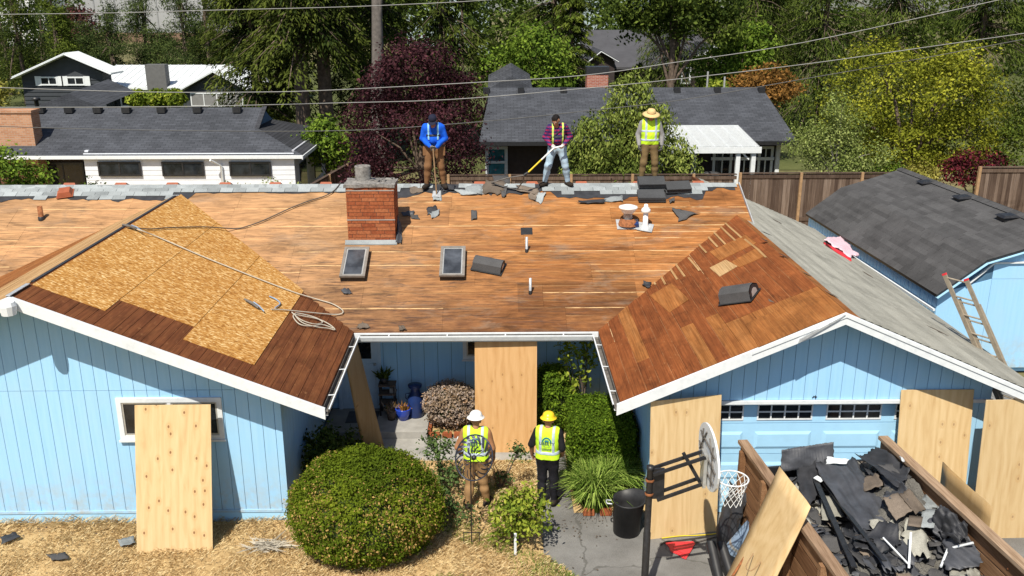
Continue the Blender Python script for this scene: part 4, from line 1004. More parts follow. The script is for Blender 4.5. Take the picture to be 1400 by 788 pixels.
for j in range(4):
    yl = 21.06-0.125*(j+1); x = XL + (0.15 if j % 2 else 0.0)
    while x < XR-0.1:
        keep = 1.0
        if -7.0 < x < -3.4: keep = 1.0 if j < 2 else 0.0
        elif x < -7.6: keep = (1.0, 1.0, 0.97, 0.35)[j]
        elif -2.1 < x < 1.35: keep = (0.45, 0.30, 0.12, 0.0)[j]
        elif 1.35 <= x < 4.7: keep = (1.0, 1.0, 0.75, 0.10)[j]
        elif x >= 4.7: keep = (0.7, 0.35, 0.0, 0.0)[j]
        else: keep = (0.9, 0.5, 0.1, 0.0)[j]
        if RND.random() < keep:
            y = yl+0.08; inst('shingle', tabL, (x+0.15, y, zM(x, y)+0.020+0.002*(3-j)+RND.uniform(0, .003)), rm, (sa+0.03, RND.uniform(-.01, .01), RND.gauss(0, 0.012 if keep > .6 else 0.09)))
        x += 0.30
capm = MB(); capm.add([(-.16, -.15, -.055), (.16, -.15, -.055), (.16, 0, .012), (-.16, 0, .012), (.16, .15, -.055), (-.16, .15, -.055)], [(0, 1, 2, 3), (3, 2, 4, 5)])
co = capm.build('ridge_shingle', 'shlight', rm, centre=(0, 0, 0)); cme = co.data; bpy.data.objects.remove(co)
x = XL
while x < XR-0.2:
    if not (-2.0 < x < 1.2 and RND.random() < 0.7): inst('ridge_shingle', cme, (x+.16, 21.09, 4.458+RND.uniform(0, .006)), rm, (0, RND.uniform(0.0, .03), RND.gauss(0, .02)))
    x += 0.26
# ---------------------------------------------------------------- plywood sheets leaning about the yard
def plysheet(x, y, yaw, lean, label, mat='ply', L=2.438, W=1.219, z=0.0):
    me = MB().bb(-W/2, W/2, -0.0075, 0.0075, -L/2, L/2).build('plywood_sheet', [mat, 'plyedge'])
    me.data.polygons.foreach_set('material_index', [1, 1, 0, 1, 0, 1])
    n = Vector((-math.sin(yaw), math.cos(yaw), 0)); u = Vector((math.cos(yaw), math.sin(yaw), 0)); v = n*math.sin(lean)+Vector((0, 0, math.cos(lean)))
    c = Vector((x, y, z)) + u*(W/2) + v*(L/2)
    M = Matrix((u, v.cross(u), v)).transposed(); me.rotation_euler = M.to_euler(); me.location = c
    return tag(me, label, 'plywood', 'plywood sheets leaning round the yard')
plysheet(-5.868, 12.787, 0.006, 0.2811, 'knotty plywood sheet leaning under the window of the left house wall', 'plyknot')
plysheet(-0.4607, 16.1865, -0.0229, 0.1623, 'reddish plywood sheet standing against the roof eave behind the two men in hard hats', 'ply2')
plysheet(2.4951, 13.0869, 0.1944, 0.0813, 'plywood sheet leaning on the garage corner behind the basketball hoop')
plysheet(6.69, 13.36, 0.0, 0.135, 'plywood sheet covering the right end of the garage door, its top corner shaded')
plysheet(7.88, 13.02, 0.02, 0.09, 'rightmost plywood sheet, cut off by the right edge of the photo')
def edge_sheet(corners, label, mat, seed):
    o = sheet('plywood_sheet', corners, mat, None, 6, 10, 0.012, 0.014, 0.0, seed); return tag(o, label, 'plywood', 'plywood sheets leaning round the yard')
pB = lambda z: Vector((0, 0, z))
edge_sheet([(-2.38, 15.35, 0.02), (-2.05, 14.75, 0.02), (-2.72, 15.95, 2.36), (-2.68, 16.6, 2.36)] if 0 else [atZ(496, 616, 0.02), atZ(526, 614, 0.02), atZ(488, 466, 2.33), atZ(473, 500, 2.33)], 'plywood sheet seen nearly edge on, leaning on the left gutter by the porch', 'ply3', 3)
edge_sheet([(3.12, 11.25, 0.02), (3.16, 10.06, 0.02), (3.97, 10.08, 2.42), (3.92, 11.20, 2.38)], 'tilted plywood sheet leaning on the outside of the debris trailer', 'ply', 4)
edge_sheet([(6.72, 12.02, 0.02), (6.78, 10.72, 0.02), (6.72, 10.75, 1.99), (6.65, 11.99, 2.0)], 'greyish brown plywood sheet standing behind the right side of the debris trailer', 'ply3', 6)

for r in range(3):
    xx = -.30
    while xx < .30:
        ww = RND.uniform(.015, .05); c_ = Vector((-.4607+.61+xx, 16.1865, 0)) + Vector((0, math.sin(.1623), math.cos(.1623)))*(1.74-r*.034) + Vector((0, -.0095, 0))
        if RND.random() < .6: tag(MB().box(c_, (ww, .002, .02), Matrix.Rotation(-.1623, 3, 'X')).build('grade_stamp', MT.setdefault('stamp', plain('faded_ink', (.40, .27, .16), .8, .2, 30)), bpy.data.objects['plywood_sheet.001']))
        xx += ww+RND.uniform(.008, .05)
# ---------------------------------------------------------------- debris trailer
dT = Vector((0.049, -1, 0.040)).normalized()
TRA = Vector((3.85, 12.8, 1.97)); TRB = Vector((6.07, 12.8, 2.02))
TR = thing('debris_trailer', 'wooden sided trailer full of torn roofing in front of the garage door', 'trailer', (5.0, 10.6, 0))
LEN = 4.6
def tside(A, sgn):
    xo = 0.045
    for k in range(5):
        zt = -0.06-0.262*k; p = A + Vector((0, 0, zt-0.125)); 
        if k % 2 == 0 or True: MB().beam(p, p+dT*LEN, 0.045, 0.238, (0, 0, 1)).build('side_plank', 'plank', TR)
    p = A + Vector((0, 0, -0.02)); MB().beam(p, p+dT*LEN, 0.15, 0.055).build('top_rail', 'plankgrey', TR)
    for s in (0.25, 1.25, 2.3, 3.4, 4.4):
        q = A + dT*s + Vector((-sgn*0.0 + (-0.07 if sgn < 0 else 0.07), 0, -0.08)); MB().beam(q, q+Vector((0, 0, -1.25)), 0.09, 0.09, (0, 1, 0)).build('side_post', 'plank', TR)
        for zz in (-0.2, -0.5): MB().lathe([(0.0, 0.012), (0.014, 0.008), (0.016, 0)], A+dT*(s+0.02)+Vector((-0.024, 0, zz)), 8, ax=Matrix.Rotation(R_(-90), 3, 'Y')).build('bolt', 'rust', TR)
tside(TRA, -1); tside(TRB, 1)
MB().prism([TRA+Vector((0.03, 0.02, -0.54)), TRB+Vector((-0.03, 0.02, -0.42)), TRB+Vector((-0.03, 0.02, -1.4)), TRA+Vector((0.03, 0.02, -1.35))], (0, 0.05, 0)).build('headboard', 'blackmetal', TR)
MB().prism([TRA+Vector((0.03, 0, -1.33)), TRB+Vector((-0.03, 0, -1.38)), TRB+dT*LEN+Vector((-0.03, 0, -1.38)), TRA+dT*LEN+Vector((0.03, 0, -1.33))], (0, 0, -0.06)).build('trailer_bed', 'blackmetal', TR)
MB().beam(TRA+Vector((0.25, -0.2, -1.45)), TRA+dT*LEN+Vector((0.25, 0, -1.45)), 0.08, 0.14).build('chassis_rail', 'blackmetal', TR)
MB().beam(TRB+Vector((-0.25, -0.2, -1.5)), TRB+dT*LEN+Vector((-0.25, 0, -1.5)), 0.08, 0.14).build('chassis_rail', 'blackmetal', TR)
for yy in (1.9, 2.75):
    for s, A in ((-1, TRA), (1, TRB)):
        c = A+dT*yy; c = Vector((c.x+s*0.13, c.y, 0.36)); ax = Matrix.Rotation(R_(90), 3, 'Y')
        wb = MB().lathe([(0.2, -0.1), (0.34, -0.1), (0.36, -0.06), (0.36, 0.06), (0.34, 0.1), (0.2, 0.1), (0.2, -0.1)], c, 22, ax=ax).build('wheel', 'black', TR)
        MB().lathe([(0, -0.05), (0.2, -0.07), (0.2, 0.07), (0, 0.05)], c, 18, ax=ax).build('rim', 'alu', wb)
# heap
HX = lambda y: (3.90+0.049*(12.8-y), 6.02+0.049*(12.8-y))
def heapz(x, y):
    a, b = HX(y); u = (x-a)/(b-a)
    return 1.27 + 0.36*max(0, u)**2 + 0.16*math.exp(-((x-5.75)/.35)**2-((y-11.3)/.5)**2) + 0.13*math.sin(u*5+y*1.3) + 0.10*math.sin(u*9-y*2.7) + 0.12*math.sin(y*1.9) + 0.2*math.exp(-((u-.55)/.35)**2) + 0.05*math.sin(u*23+y*9) - 0.12*max(0, (12.3-y))*0.1
m = MB(); ny, nx = 60, 40; V = []
for j in range(ny+1):
    y = 12.76-j*4.4/ny; a, b = HX(y)
    for i in range(nx+1): x = a+(b-a)*i/nx; V.append((x, y, heapz(x, y)+RND.uniform(-.03, .03)))
m.add(V, [(j*(nx+1)+i, (j+1)*(nx+1)+i, (j+1)*(nx+1)+i+1, j*(nx+1)+i+1) for j in range(ny) for i in range(nx)])
hp = m.build('roofing_rubble', 'mound'); tag(hp, 'grey heap of crumbled roofing filling the debris trailer', 'rubble', kind='stuff')
def onheap(px, py):
    z = 1.45
    for _ in range(12): p = atZ(px, py, z); z = 0.5*z+0.5*heapz(p.x, p.y)
    p.x = min(p.x, HX(p.y)[1]-.05); return p
# small torn pieces, each its own
sh_meshes = []
for k in range(8):
    rs = random.Random(k+50); n = rs.randint(5, 8); pts = []
    for i in range(n):
        a = 2*math.pi*i/n+rs.uniform(-.25, .25); r = rs.uniform(0.08, 0.19); pts.append((r*math.cos(a)*1.3, r*math.sin(a), rs.uniform(-.012, .012)))
    a_, b_ = rs.uniform(.12, .22), rs.uniform(.09, .16)
    o = sheet('shingle_scrap', [(-a_, -b_, 0), (a_, -b_*rs.uniform(.6, 1.1), 0), (a_*rs.uniform(.6, 1.1), b_, 0), (-a_*rs.uniform(.5, 1), b_, 0)], ('shdark', 'shbrown', 'shgrey', 'feltgrey', 'feltgrey', 'shdark', 'felt', 'felt')[k], None, 6, 5, .035, .006, .10, k+300); sh_meshes.append(o.data); bpy.data.objects.remove(o)
for k in range(290):
    y = RND.uniform(8.9, 12.65); a, b = HX(y); x = RND.uniform(a+0.12, b-0.12)
    if abs(x-5.75) < .5 and abs(y-11.15) < .5: continue
    o = inst('shingle_scrap', RND.choice(sh_meshes), (x, y, heapz(x, y)+RND.uniform(0.02, 0.08)), None, (RND.gauss(0, .28), RND.gauss(0, .28), RND.uniform(0, 6.28)))
    o.scale = (RND.uniform(.4, 1.1),)*3
    mk = sh_meshes.index(o.data); zone = ('far', 'middle', 'near')[0 if y > 11.5 else 1 if y > 10.2 else 2] + (' left' if x < (a+b)/2 else ' right')
    tag(o, 'torn %s lying loose in the %s part of the trailer heap' % (('charcoal shingle scrap', 'brown shingle scrap', 'grey green shingle scrap', 'dark grey felt scrap', 'dark grey felt scrap', 'charcoal shingle scrap', 'black felt scrap', 'black felt scrap')[mk], zone), 'shingle scrap', 'torn roofing scraps in the trailer')
def debris(name, px4, dz, label, cat, mat, seed, bump=0.05, jag=0.06, n=16, curl=None, th=0.008):
    C = [onheap(*p)+Vector((0, 0, d)) for p, d in zip(px4, dz)]
    return tag(sheet(name, C, mat, None, n, n, bump, th, jag, seed, curl), label, cat)
debris('felt_sheet', [(1112, 655), (1165, 645), (1252, 790), (1205, 800)], (0.22, 0.22, 0.25, 0.22), 'large sheet of black roofing felt running down the middle of the trailer', 'roofing felt', 'feltgrey', 1, 0.06, 0.03, 22)
debris('felt_sheet', [(1168, 644), (1200, 640), (1258, 664), (1222, 684)], (0.25, 0.22, 0.26, 0.22), 'black felt sheet curling up under the right rail of the trailer', 'roofing felt', 'felt', 2, 0.06, 0.03, 18, curl=lambda U, V: 0.08*np.exp(-((V)/.22)**2)+0.06*np.exp(-((U-1)/.2)**2))
debris('felt_sheet', [(1268, 738), (1305, 715), (1340, 745), (1312, 775)], (0.22, 0.20, 0.26, 0.26), 'crumpled black felt lump beside the pale shingle piece', 'roofing felt', 'felt', 3, 0.13, 0.07, 16, curl=lambda U, V: 0.12*np.sin(U*3.14))
debris('felt_sheet', [(1262, 735), (1300, 705), (1320, 728), (1285, 752)], (0.16, 0.16, 0.16, 0.16), 'dark felt strip tucked between pale shingles and crumpled felt', 'roofing felt', 'feltgrey', 13, 0.05, 0.05, 10)
debris('felt_sheet', [(1085, 648), (1112, 643), (1122, 690), (1098, 705)], (0.16, 0.22, 0.2, 0.12), 'stiff black felt square at the far left corner of the trailer', 'roofing felt', 'felt', 4, 0.04, 0.05, 12)
cg = [Vector((4.42, 12.55, 1.55)), Vector((5.28, 12.60, 1.60)), Vector((5.26, 12.72, 1.97)), Vector((4.44, 12.68, 1.86))]
tag(sheet('corrugated_sheet', cg, 'feltgrey', None, 44, 8, 0.025, 0.006, 0.012, 5, curl=lambda U, V: 0.004*np.sin(U*110)), 'ribbed grey black sheet standing up at the far end of the trailer', 'roofing sheet')
debris('felt_sheet', [(1150, 740), (1195, 735), (1225, 790), (1170, 795)], (0.14, 0.16, 0.14, 0.12), 'torn dark felt flap low on the left of the heap', 'roofing felt', 'felt', 15, 0.07, 0.08, 12)
for k, (q, lb) in enumerate((([(1204, 700), (1226, 690), (1246, 715), (1222, 730)], 'brown shingle piece bent over, left of the pale shingles'), ([(1226, 692), (1240, 685), (1262, 712), (1250, 722)], 'second brown shingle piece, touching the pale shingle cluster'), ([(1120, 695), (1146, 690), (1152, 722), (1122, 728)], 'grey green shingle slab beside the two black metal strips'), ([(1170, 672), (1195, 660), (1205, 680), (1180, 690)], 'tan shingle flake between two felt sheets'))):
    debris('shingle_piece', q, (0.2, 0.2, 0.2, 0.2), lb, 'shingle', 'shbrown' if k != 2 else 'shgrey', 20+k, 0.03, 0.04, 8)
debris('shingle_piece', [(1232, 728), (1262, 722), (1272, 780), (1236, 770)], (0.17, 0.17, 0.17, 0.17), 'crumbling grey green shingle slab in the middle of the heap', 'shingle', 'shgrey', 31, 0.06, 0.10, 12)
debris('felt_sheet', [(1285, 756), (1330, 742), (1352, 790), (1296, 796)], (0.16, 0.20, 0.22, 0.14), 'dark draped felt at the near right corner of the heap', 'roofing felt', 'feltgrey', 51, 0.07, 0.04, 16)
debris('felt_sheet', [(1205, 665), (1236, 678), (1240, 702), (1206, 700)], (0.17, 0.17, 0.17, 0.17), 'dark felt flap between the large felt sheet and the brown shingles', 'roofing felt', 'feltgrey', 52, 0.05, 0.05, 12)
debris('felt_sheet', [(1180, 745), (1215, 728), (1232, 760), (1205, 775)], (0.2, 0.2, 0.2, 0.2), 'dark felt sheet rippling beside the crumbling grey green slab', 'roofing felt', 'felt', 53, 0.06, 0.05, 14)
# pale three tab remnant
pt = thing('pale_shingle_strip', 'pale grey shingle tabs still joined in a patch near the right trailer side', 'shingle', onheap(1270, 705)+Vector((0, 0, .22)))
for k, q in enumerate(([(1250, 700), (1264, 676), (1281, 678), (1271, 704)], [(1266, 674), (1284, 676), (1282, 694), (1265, 692)], [(1283, 681), (1301, 682), (1299, 711), (1280, 708)], [(1262, 696), (1282, 696), (1277, 722), (1257, 720)], [(1243, 705), (1262, 707), (1259, 721), (1241, 719)])):
    sheet('shingle_tab', [atZ(p[0], p[1], 1.83+0.006*k) for p in q], 'shlight' if k < 4 else 'shbrown', pt, 4, 4, 0.006, 0.008, 0.01, k+60)
def bar(name, p, q, w, h, mat, label, cat, dz=0.15, dz2=None):
    A = onheap(*p)+Vector((0, 0, dz)); B = onheap(*q)+Vector((0, 0, dz2 if dz2 is not None else dz)); return tag(MB().beam(A, B, w, h).build(name, mat), label, cat)
bar('metal_strip', (1112, 672), (1165, 800), 0.075, 0.02, 'blackmetal', 'longer black metal strip lying along the left side of the heap', 'metal strip', 0.22, 0.26)
bar('metal_strip', (1125, 682), (1205, 795), 0.06, 0.02, 'blackmetal', 'black metal strip right against the large felt sheet', 'metal strip', 0.26, 0.30)
bar('white_trim', (1241, 757), (1239, 800), 0.026, 0.010, 'white', 'short white trim strip standing upright in the heap', 'trim strip', 0.32, 0.25)
bar('white_trim', (1204, 757), (1240, 795), 0.022, 0.010, 'white', 'white trim strip slanting beside the felt sheet', 'trim strip', 0.24)
bar('white_trim', (1112, 676), (1122, 682), 0.10, 0.012, 'white', 'stubby white trim end at the head of the black strips', 'trim strip', 0.3)
debris('white_flashing', [(1129, 648), (1157, 652), (1155, 658), (1127, 658)], (.3, .3, .3, .3), 'flat white flashing offcut at the far end of the heap', 'flashing', 'white', 41, 0.02, 0.05, 6)
debris('white_flashing', [(1228, 648), (1240, 649), (1242, 655), (1230, 655)], (.3, .3, .3, .3), 'white flashing scrap half under the curling felt', 'flashing', 'white', 42, 0.02, 0.1, 6)
A = onheap(1283, 795)+Vector((0, 0, .22)); B_ = onheap(1292, 774)+Vector((0, 0, .26)); C_ = onheap(1331, 768)+Vector((0, 0, .28))
tag(MB().tube([A, A.lerp(B_, .7), B_, B_.lerp(C_, .3), C_], 0.017, 6).build('bent_white_trim', 'white'), 'bent white trim strip at the lower right of the heap', 'trim strip')

# ---------------------------------------------------------------- basketball hoop
PX, PY = 2.17, 11.5
BH = thing('basketball_hoop', 'black pole basketball hoop with scuffed white fan backboard', 'basketball hoop', (PX, PY, 0))
MB().lathe([(0.055, 0), (0.055, 1.15), (0.048, 1.16), (0.048, 2.18), (0.055, 2.19), (0.055, 2.24), (0.0, 2.25)], (PX, PY, 0), 16).build('pole', 'blackmetal', BH)
MB().bb(PX-0.45, PX+0.35, PY-0.9, PY+0.15, 0.0, 0.16).build('base', 'black', BH)
bz = 2.40; BX = 2.98
for dy in (-0.09, 0.09):
    MB().beam((PX+0.03, PY+dy, 2.15), (BX-0.05, PY+dy, 2.42), 0.035, 0.045).build('support_arm', 'blackmetal', BH)
    MB().beam((PX+0.10, PY+dy, 1.74), (BX-0.08, PY+dy, 1.99), 0.035, 0.045).build('support_arm', 'blackmetal', BH)
MB().beam((PX+0.09, PY, 2.20), (PX+0.10, PY, 1.72), 0.23, 0.04, (0, 1, 0)).build('hinge_bracket', 'blackmetal', BH)
MB().beam((PX+0.46, PY, 2.44), (PX+0.72, PY, 1.98), 0.05, 0.05, (0, 1, 0)).build('height_lever', 'blackmetal', BH)
for zz in (1.80, 2.02): MB().lathe([(0.06, -0.02), (0.066, 0), (0.06, 0.02)], (PX, PY, zz), 14).build('pole_clamp', 'rust', BH)
out = []; W2, H2 = 0.62, 0.45                              # fan shape: flat bottom, rounded top
for k in range(28):
    a = 2*math.pi*k/28; y = W2*math.cos(a)*(1.0 if math.sin(a) > 0 else 0.97); z = H2*math.sin(a); out.append((y, z))
MB().prism([(BX, PY+y, bz-0.02+z) for y, z in out], (0.03, 0, 0)).build('backboard', 'white', BH)
bd = BH.children[-1]
rb = [((-.5, 0), (.5, 0)), ((-.44, .2), (.44, .2)), ((-.44, -.2), (.44, -.2)), ((-.3, -.3), (-.3, .3)), ((.3, -.3), (.3, .3)), ((-.45, -.1), (-.1, .34)), ((.45, -.1), (.1, .34))]
for (a, b), (c, d) in rb: MB().beam((BX-0.012, PY+a, bz-.02+b), (BX-0.012, PY+c, bz-.02+d), 0.018, 0.02, (1, 0, 0)).build('rib', 'gutter', bd)
MB().bb(BX-0.07, BX-0.024, PY-0.10, PY+0.10, 1.93, 2.46).build('mount_plate', 'alu', BH)
RX, RZ, RR = BX+0.03+0.12+0.228, 2.03, 0.228
MB().tube([(RX+RR*math.cos(a), PY+RR*math.sin(a), RZ) for a in [2*math.pi*k/28 for k in range(29)]], 0.011, 8, cap=False).build('rim', 'white', BH)
MB().bb(BX+0.03, BX+0.17, PY-0.06, PY+0.06, RZ-0.03, RZ+0.012).build('rim_bracket', 'white', BH)
nt = MB()
for k in range(12):
    for s in (-1, 1):
        pts = []
        for j in range(6): r = RR*(1-0.085*j) if j < 4 else RR*(0.70-0.0*(j-4)); a = 2*math.pi*(k+s*j*0.5)/12; pts.append((RX+r*math.cos(a), PY+r*math.sin(a), RZ-0.012-0.075*j))
        nt.tube(pts, 0.0055, 4, cap=False)
nt.build('net', 'white', BH)

# ---------------------------------------------------------------- yard clutter
tc = thing('trash_can', 'black plastic dustbin with one dented side on the driveway', 'trash can', (2.16, 13.32, 0))
n = 32; prof = [(a_, b_*.9) for a_, b_ in [(0.0, 0.02), (0.20, 0.0), (0.225, 0.02), (0.235, 0.36), (0.243, 0.36), (0.262, 0.66), (0.285, 0.68), (0.285, 0.70), (0.262, 0.70), (0.235, 0.5), (0.205, 0.06), (0.0, 0.06)]]
V = []
for i, (r, z) in enumerate(prof):
    for k in range(n):
        a = 2*math.pi*k/n; up = 0.13*max(0, math.cos(a-0.5))**2*(z/0.7)**4; V.append((2.16+r*math.cos(a)*(1+0.13*math.cos(a)*(z > 0.5)), 13.32+r*math.sin(a), z+up))
MB().add(V, [(i*n+k, i*n+(k+1) % n, (i+1)*n+(k+1) % n, (i+1)*n+k) for i in range(len(prof)-1) for k in range(n)], 0, True).build('bin_body', 'black', tc)
for s in (-1, 1): MB().tube([(2.16+s*0.27, 13.25, 0.58), (2.16+s*0.35, 13.25, 0.59), (2.16+s*0.36, 13.30, 0.59), (2.16+s*0.35, 13.36, 0.59), (2.16+s*0.27, 13.36, 0.58)], 0.014, 6).build('handle', 'black' if s > 0 else 'galv', tc)
# red fan rake head
fr_ = thing('red_rake_head', 'flat red plastic fan shaped rake head on the driveway', 'rake', (3.05, 12.8, 0.02))
c0 = atZ(913, 741, 0.03); m = MB(); top = []; 
cen = atZ(952, 740, 0.06); p1 = atZ(914, 741, 0.03); p2 = atZ(937, 766, 0.03)
a1 = math.atan2(p1.y-cen.y, p1.x-cen.x); a2 = math.atan2(p2.y-cen.y, p2.x-cen.x)
if a2 < a1: a2 += 2*math.pi
r_ = ((p1-cen).length+(p2-cen).length)/2
for k in range(14):
    f0, f1 = k/14, (k+0.86)/14; A0, A1 = a1+(a2-a1)*f0, a1+(a2-a1)*f1; e = 0.97+0.03*math.cos(k)
    MB().prism([(cen.x+0.05*math.cos(A0), cen.y+0.05*math.sin(A0), 0.055), (cen.x+r_*e*math.cos(A0), cen.y+r_*e*math.sin(A0), 0.02), (cen.x+r_*e*math.cos(A1), cen.y+r_*e*math.sin(A1), 0.02), (cen.x+0.05*math.cos(A1), cen.y+0.05*math.sin(A1), 0.055)], (0, 0, -0.012)).build('tine', 'red', fr_)
MB().prism([(cen.x+r_*q*math.cos(a1+(a2-a1)*f), cen.y+r_*q*math.sin(a1+(a2-a1)*f), 0.048-0.02*q) for q, f in [(0.3, i/6) for i in range(7)]+[(0.8, 1-i/6) for i in range(7)]], (0, 0, -0.006)).build('web', 'red', fr_)
def onroof(px, py, up=0.045):
    c = []
    for f, n in ((oM, N_M), (oL, N_L), (oR, N_R)):
        p = f(px, py)
        if f is oL and not (-7.4 < p.x < -2.7): continue
        if f is oR and not (1.9 < p.x < 5.45): continue
        c.append(((p-_C).length, p+n*up))
    return min(c, key=lambda q: q[0])[1]
def cord(name, pts, r, mat, label, cat, z=0.02, on=None):
    P = [on(*p) if on else atZ(p[0], p[1], z) for p in pts]; Q = []
    for i in range(len(P)-1):                                    # smooth the run
        a, b, c, d = P[max(i-1, 0)], P[i], P[i+1], P[min(i+2, len(P)-1)]
        for k in range(5):
            t = k/5; Q.append(0.5*((2*b)+(c-a)*t+(2*a-5*b+4*c-d)*t*t+(3*b-a-3*c+d)*t**3))
    Q.append(P[-1]); return tag(MB().tube(Q, r, 5).build(name, mat), label, cat)
cord('yellow_cable', [(905, 736), (930, 733), (955, 732), (978, 730), (992, 726), (998, 735), (992, 745), (995, 755), (990, 765), (996, 772), (1000, 780), (1010, 786)], 0.010, 'yellowcord', 'yellow extension cord lying in loops on the driveway', 'extension cord')
cord('garden_hose', [(903, 745), (915, 740), (940, 744), (965, 738), (990, 730), (1013, 722)], 0.012, 'darkrope', 'thin dark cable straight across the driveway behind the rake head', 'cable')
A = atZ(1003, 752, .22); B_ = atZ(1034, 716, .85)
ur = thing('underlay_roll', 'blue grey wrapped roll leaning by the debris trailer', 'roll', A)
MB().tube([A, A.lerp(B_, .33), A.lerp(B_, .66), B_], 0.14, 16).build('roll', 'tarp', ur); MB().tube([B_+(B_-A)*0.002, B_+(B_-A)*0.02], [0.09, 0.07], 14).build('roll_end', 'darkrope', ur)
MB().tube([A.lerp(B_, .16), A.lerp(B_, .24)], 0.1425, 16).build('label_band', 'alu', ur)
for k, (a, b, lb) in enumerate((((972, 742), (985, 800), 'dark grey tube, left of the pair in front of the trailer'), ((986, 742), (1004, 800), 'dark grey tube, right of the pair and next to the blue roll'))):
    P, Q = atZ(a[0], a[1], 0.5), atZ(b[0], b[1], 0.12); tag(MB().tube([P, P.lerp(Q, .5), Q], 0.075, 14).build('dark_tube', 'black'), lb, 'tube', 'dark tubes')
P, Q = atZ(1034, 737, 1.30), atZ(1000, 790, 0.75)
sv_ = thing('wooden_pole', 'orange wooden tool handle propped against the leaning plywood', 'tool handle', Q); MB().tube([P, P.lerp(Q, .5), Q], 0.018, 8).build('shaft', 'rust', sv_); MB().tube([P, P.lerp(Q, .12)], 0.026, 8).build('grip', 'red', sv_)
cord('wire_loop', [(1034, 740), (1046, 748), (1043, 765), (1028, 780), (1020, 775), (1030, 757)], 0.008, 'fencenew', 'thin orange brown cable looped in front of the leaning plywood', 'cable', 1.28)
P, Q = atZ(979, 722, 0.0), atZ(984, 699, 0.0)
tag(MB().beam(Vector((3.62, 13.35, 0.02)), Vector((3.60, 13.65, 0.75)), 0.05, 0.03).build('metal_stud', 'alu'), 'short silver metal channel behind the hoop sheet by the garage door', 'metal channel')
dk = sheet('dark_tarp', [Vector((3.55, 12.75, 0.1)), Vector((3.80, 12.3, 0.15)), Vector((3.82, 12.3, 1.25)), Vector((3.66, 12.85, 1.2))], 'felt', None, 10, 14, 0.07, 0.006, 0.05, 77)
tag(dk, 'black tarp bundle hanging on the outside front corner of the trailer', 'tarp')

# porch pots and ornaments
bp = thing('blue_flower_pot', 'glazed blue flower pot with dried plant on the porch', 'flower pot', (-2.0, 17.42, 0.15))
MB().lathe([(0, 0), (0.10, 0), (0.15, 0.16), (0.165, 0.24), (0.17, 0.26), (0.15, 0.26), (0.14, 0.22), (0, 0.22)], (-2.0, 17.42, 0.15), 20).build('pot', 'clay', bp)
def tuft(name, c, n, h, spread, mat, parent, seed, wd=0.012):
    rs = np.random.RandomState(seed); c = np.array(c); d = unit(np.stack([rs.normal(size=n)*spread, rs.normal(size=n)*spread, np.ones(n)], 1)); L = h*(0.5+0.7*rs.rand(n))
    b = c + np.stack([rs.normal(size=n), rs.normal(size=n), np.zeros(n)], 1)*0.05
    s = unit(np.cross(d, rs.normal(size=(n, 3))))*wd; V = np.stack([b-s, b+s, b+d*L[:, None]*0.6+s*0.8, b+d*L[:, None]-np.array([0, 0, 1])*(L*0.1)[:, None]], 1)
    return quads_obj(name, V, rs.rand(n), LF[mat], parent)
tuft('dried_plant', (-2.0, 17.42, 0.37), 90, 0.20, 0.7, 'jmaple', bp, 4)
mc = thing('milk_can', 'navy blue milk can urn by the porch wall', 'milk can', (-1.75, 17.58, 0.15))
MB().lathe([(0, 0), (0.15, 0), (0.165, 0.03), (0.165, 0.42), (0.10, 0.56), (0.09, 0.62), (0.145, 0.68), (0.15, 0.72), (0.0, 0.74)], (-1.75, 17.58, 0.15), 20).build('can', 'navy', mc)
for s in (-1, 1): MB().tube([(-1.75+s*.11, 17.58, .68), (-1.75+s*.2, 17.58, .66), (-1.75+s*.2, 17.58, .56), (-1.75+s*.15, 17.58, .52)], 0.012, 6).build('handle', 'navy', mc)
ps = thing('plant_stand', 'dark wooden plant stand with a potted plant beside the front door', 'plant stand', (-2.35, 17.72, 0.15))
for x in (-2.5, -2.2):
    for y in (17.6, 17.85): MB().beam((x, y, 0.15), (x, y, 0.82), 0.03, 0.03, (0, 1, 0)).build('leg', 'blackmetal', ps)
for z in (0.40, 0.62, 0.82): MB().bb(-2.53, -2.17, 17.58, 17.87, z, z+0.025).build('shelf', 'bark', ps)
MB().bb(-2.30, -2.18, 17.66, 17.78, 0.645, 0.75).build('stone_block', 'concrete', ps)
pp = thing('potted_plant', 'small dark potted plant on top of the plant stand', 'potted plant', (-2.42, 17.72, 0.845)); MB().lathe([(0, 0), (0.07, 0), (0.09, .14), (0, .13)], (-2.42, 17.72, 0.845), 12).build('pot', 'black', pp); tuft('leaves', (-2.42, 17.72, .97), 60, 0.28, .6, 'oak', pp, 8, 0.02)
gp = thing('potted_plant', 'grey potted plant on the porch floor left of the blue pot', 'potted plant', (-2.25, 17.42, 0.15)); MB().lathe([(0, 0), (0.08, 0), (0.11, .20), (0, .19)], (-2.25, 17.42, 0.15), 12).build('pot', 'bark', gp); tuft('leaves', (-2.25, 17.42, .33), 60, 0.24, .6, 'dead', gp, 9, 0.016)
tag(MB().bb(-3.2, -2.55, 17.25, 17.80, 0.152, 0.165).build('door_mat', 'feltgrey'), 'dark door mat in front of the porch door', 'door mat')
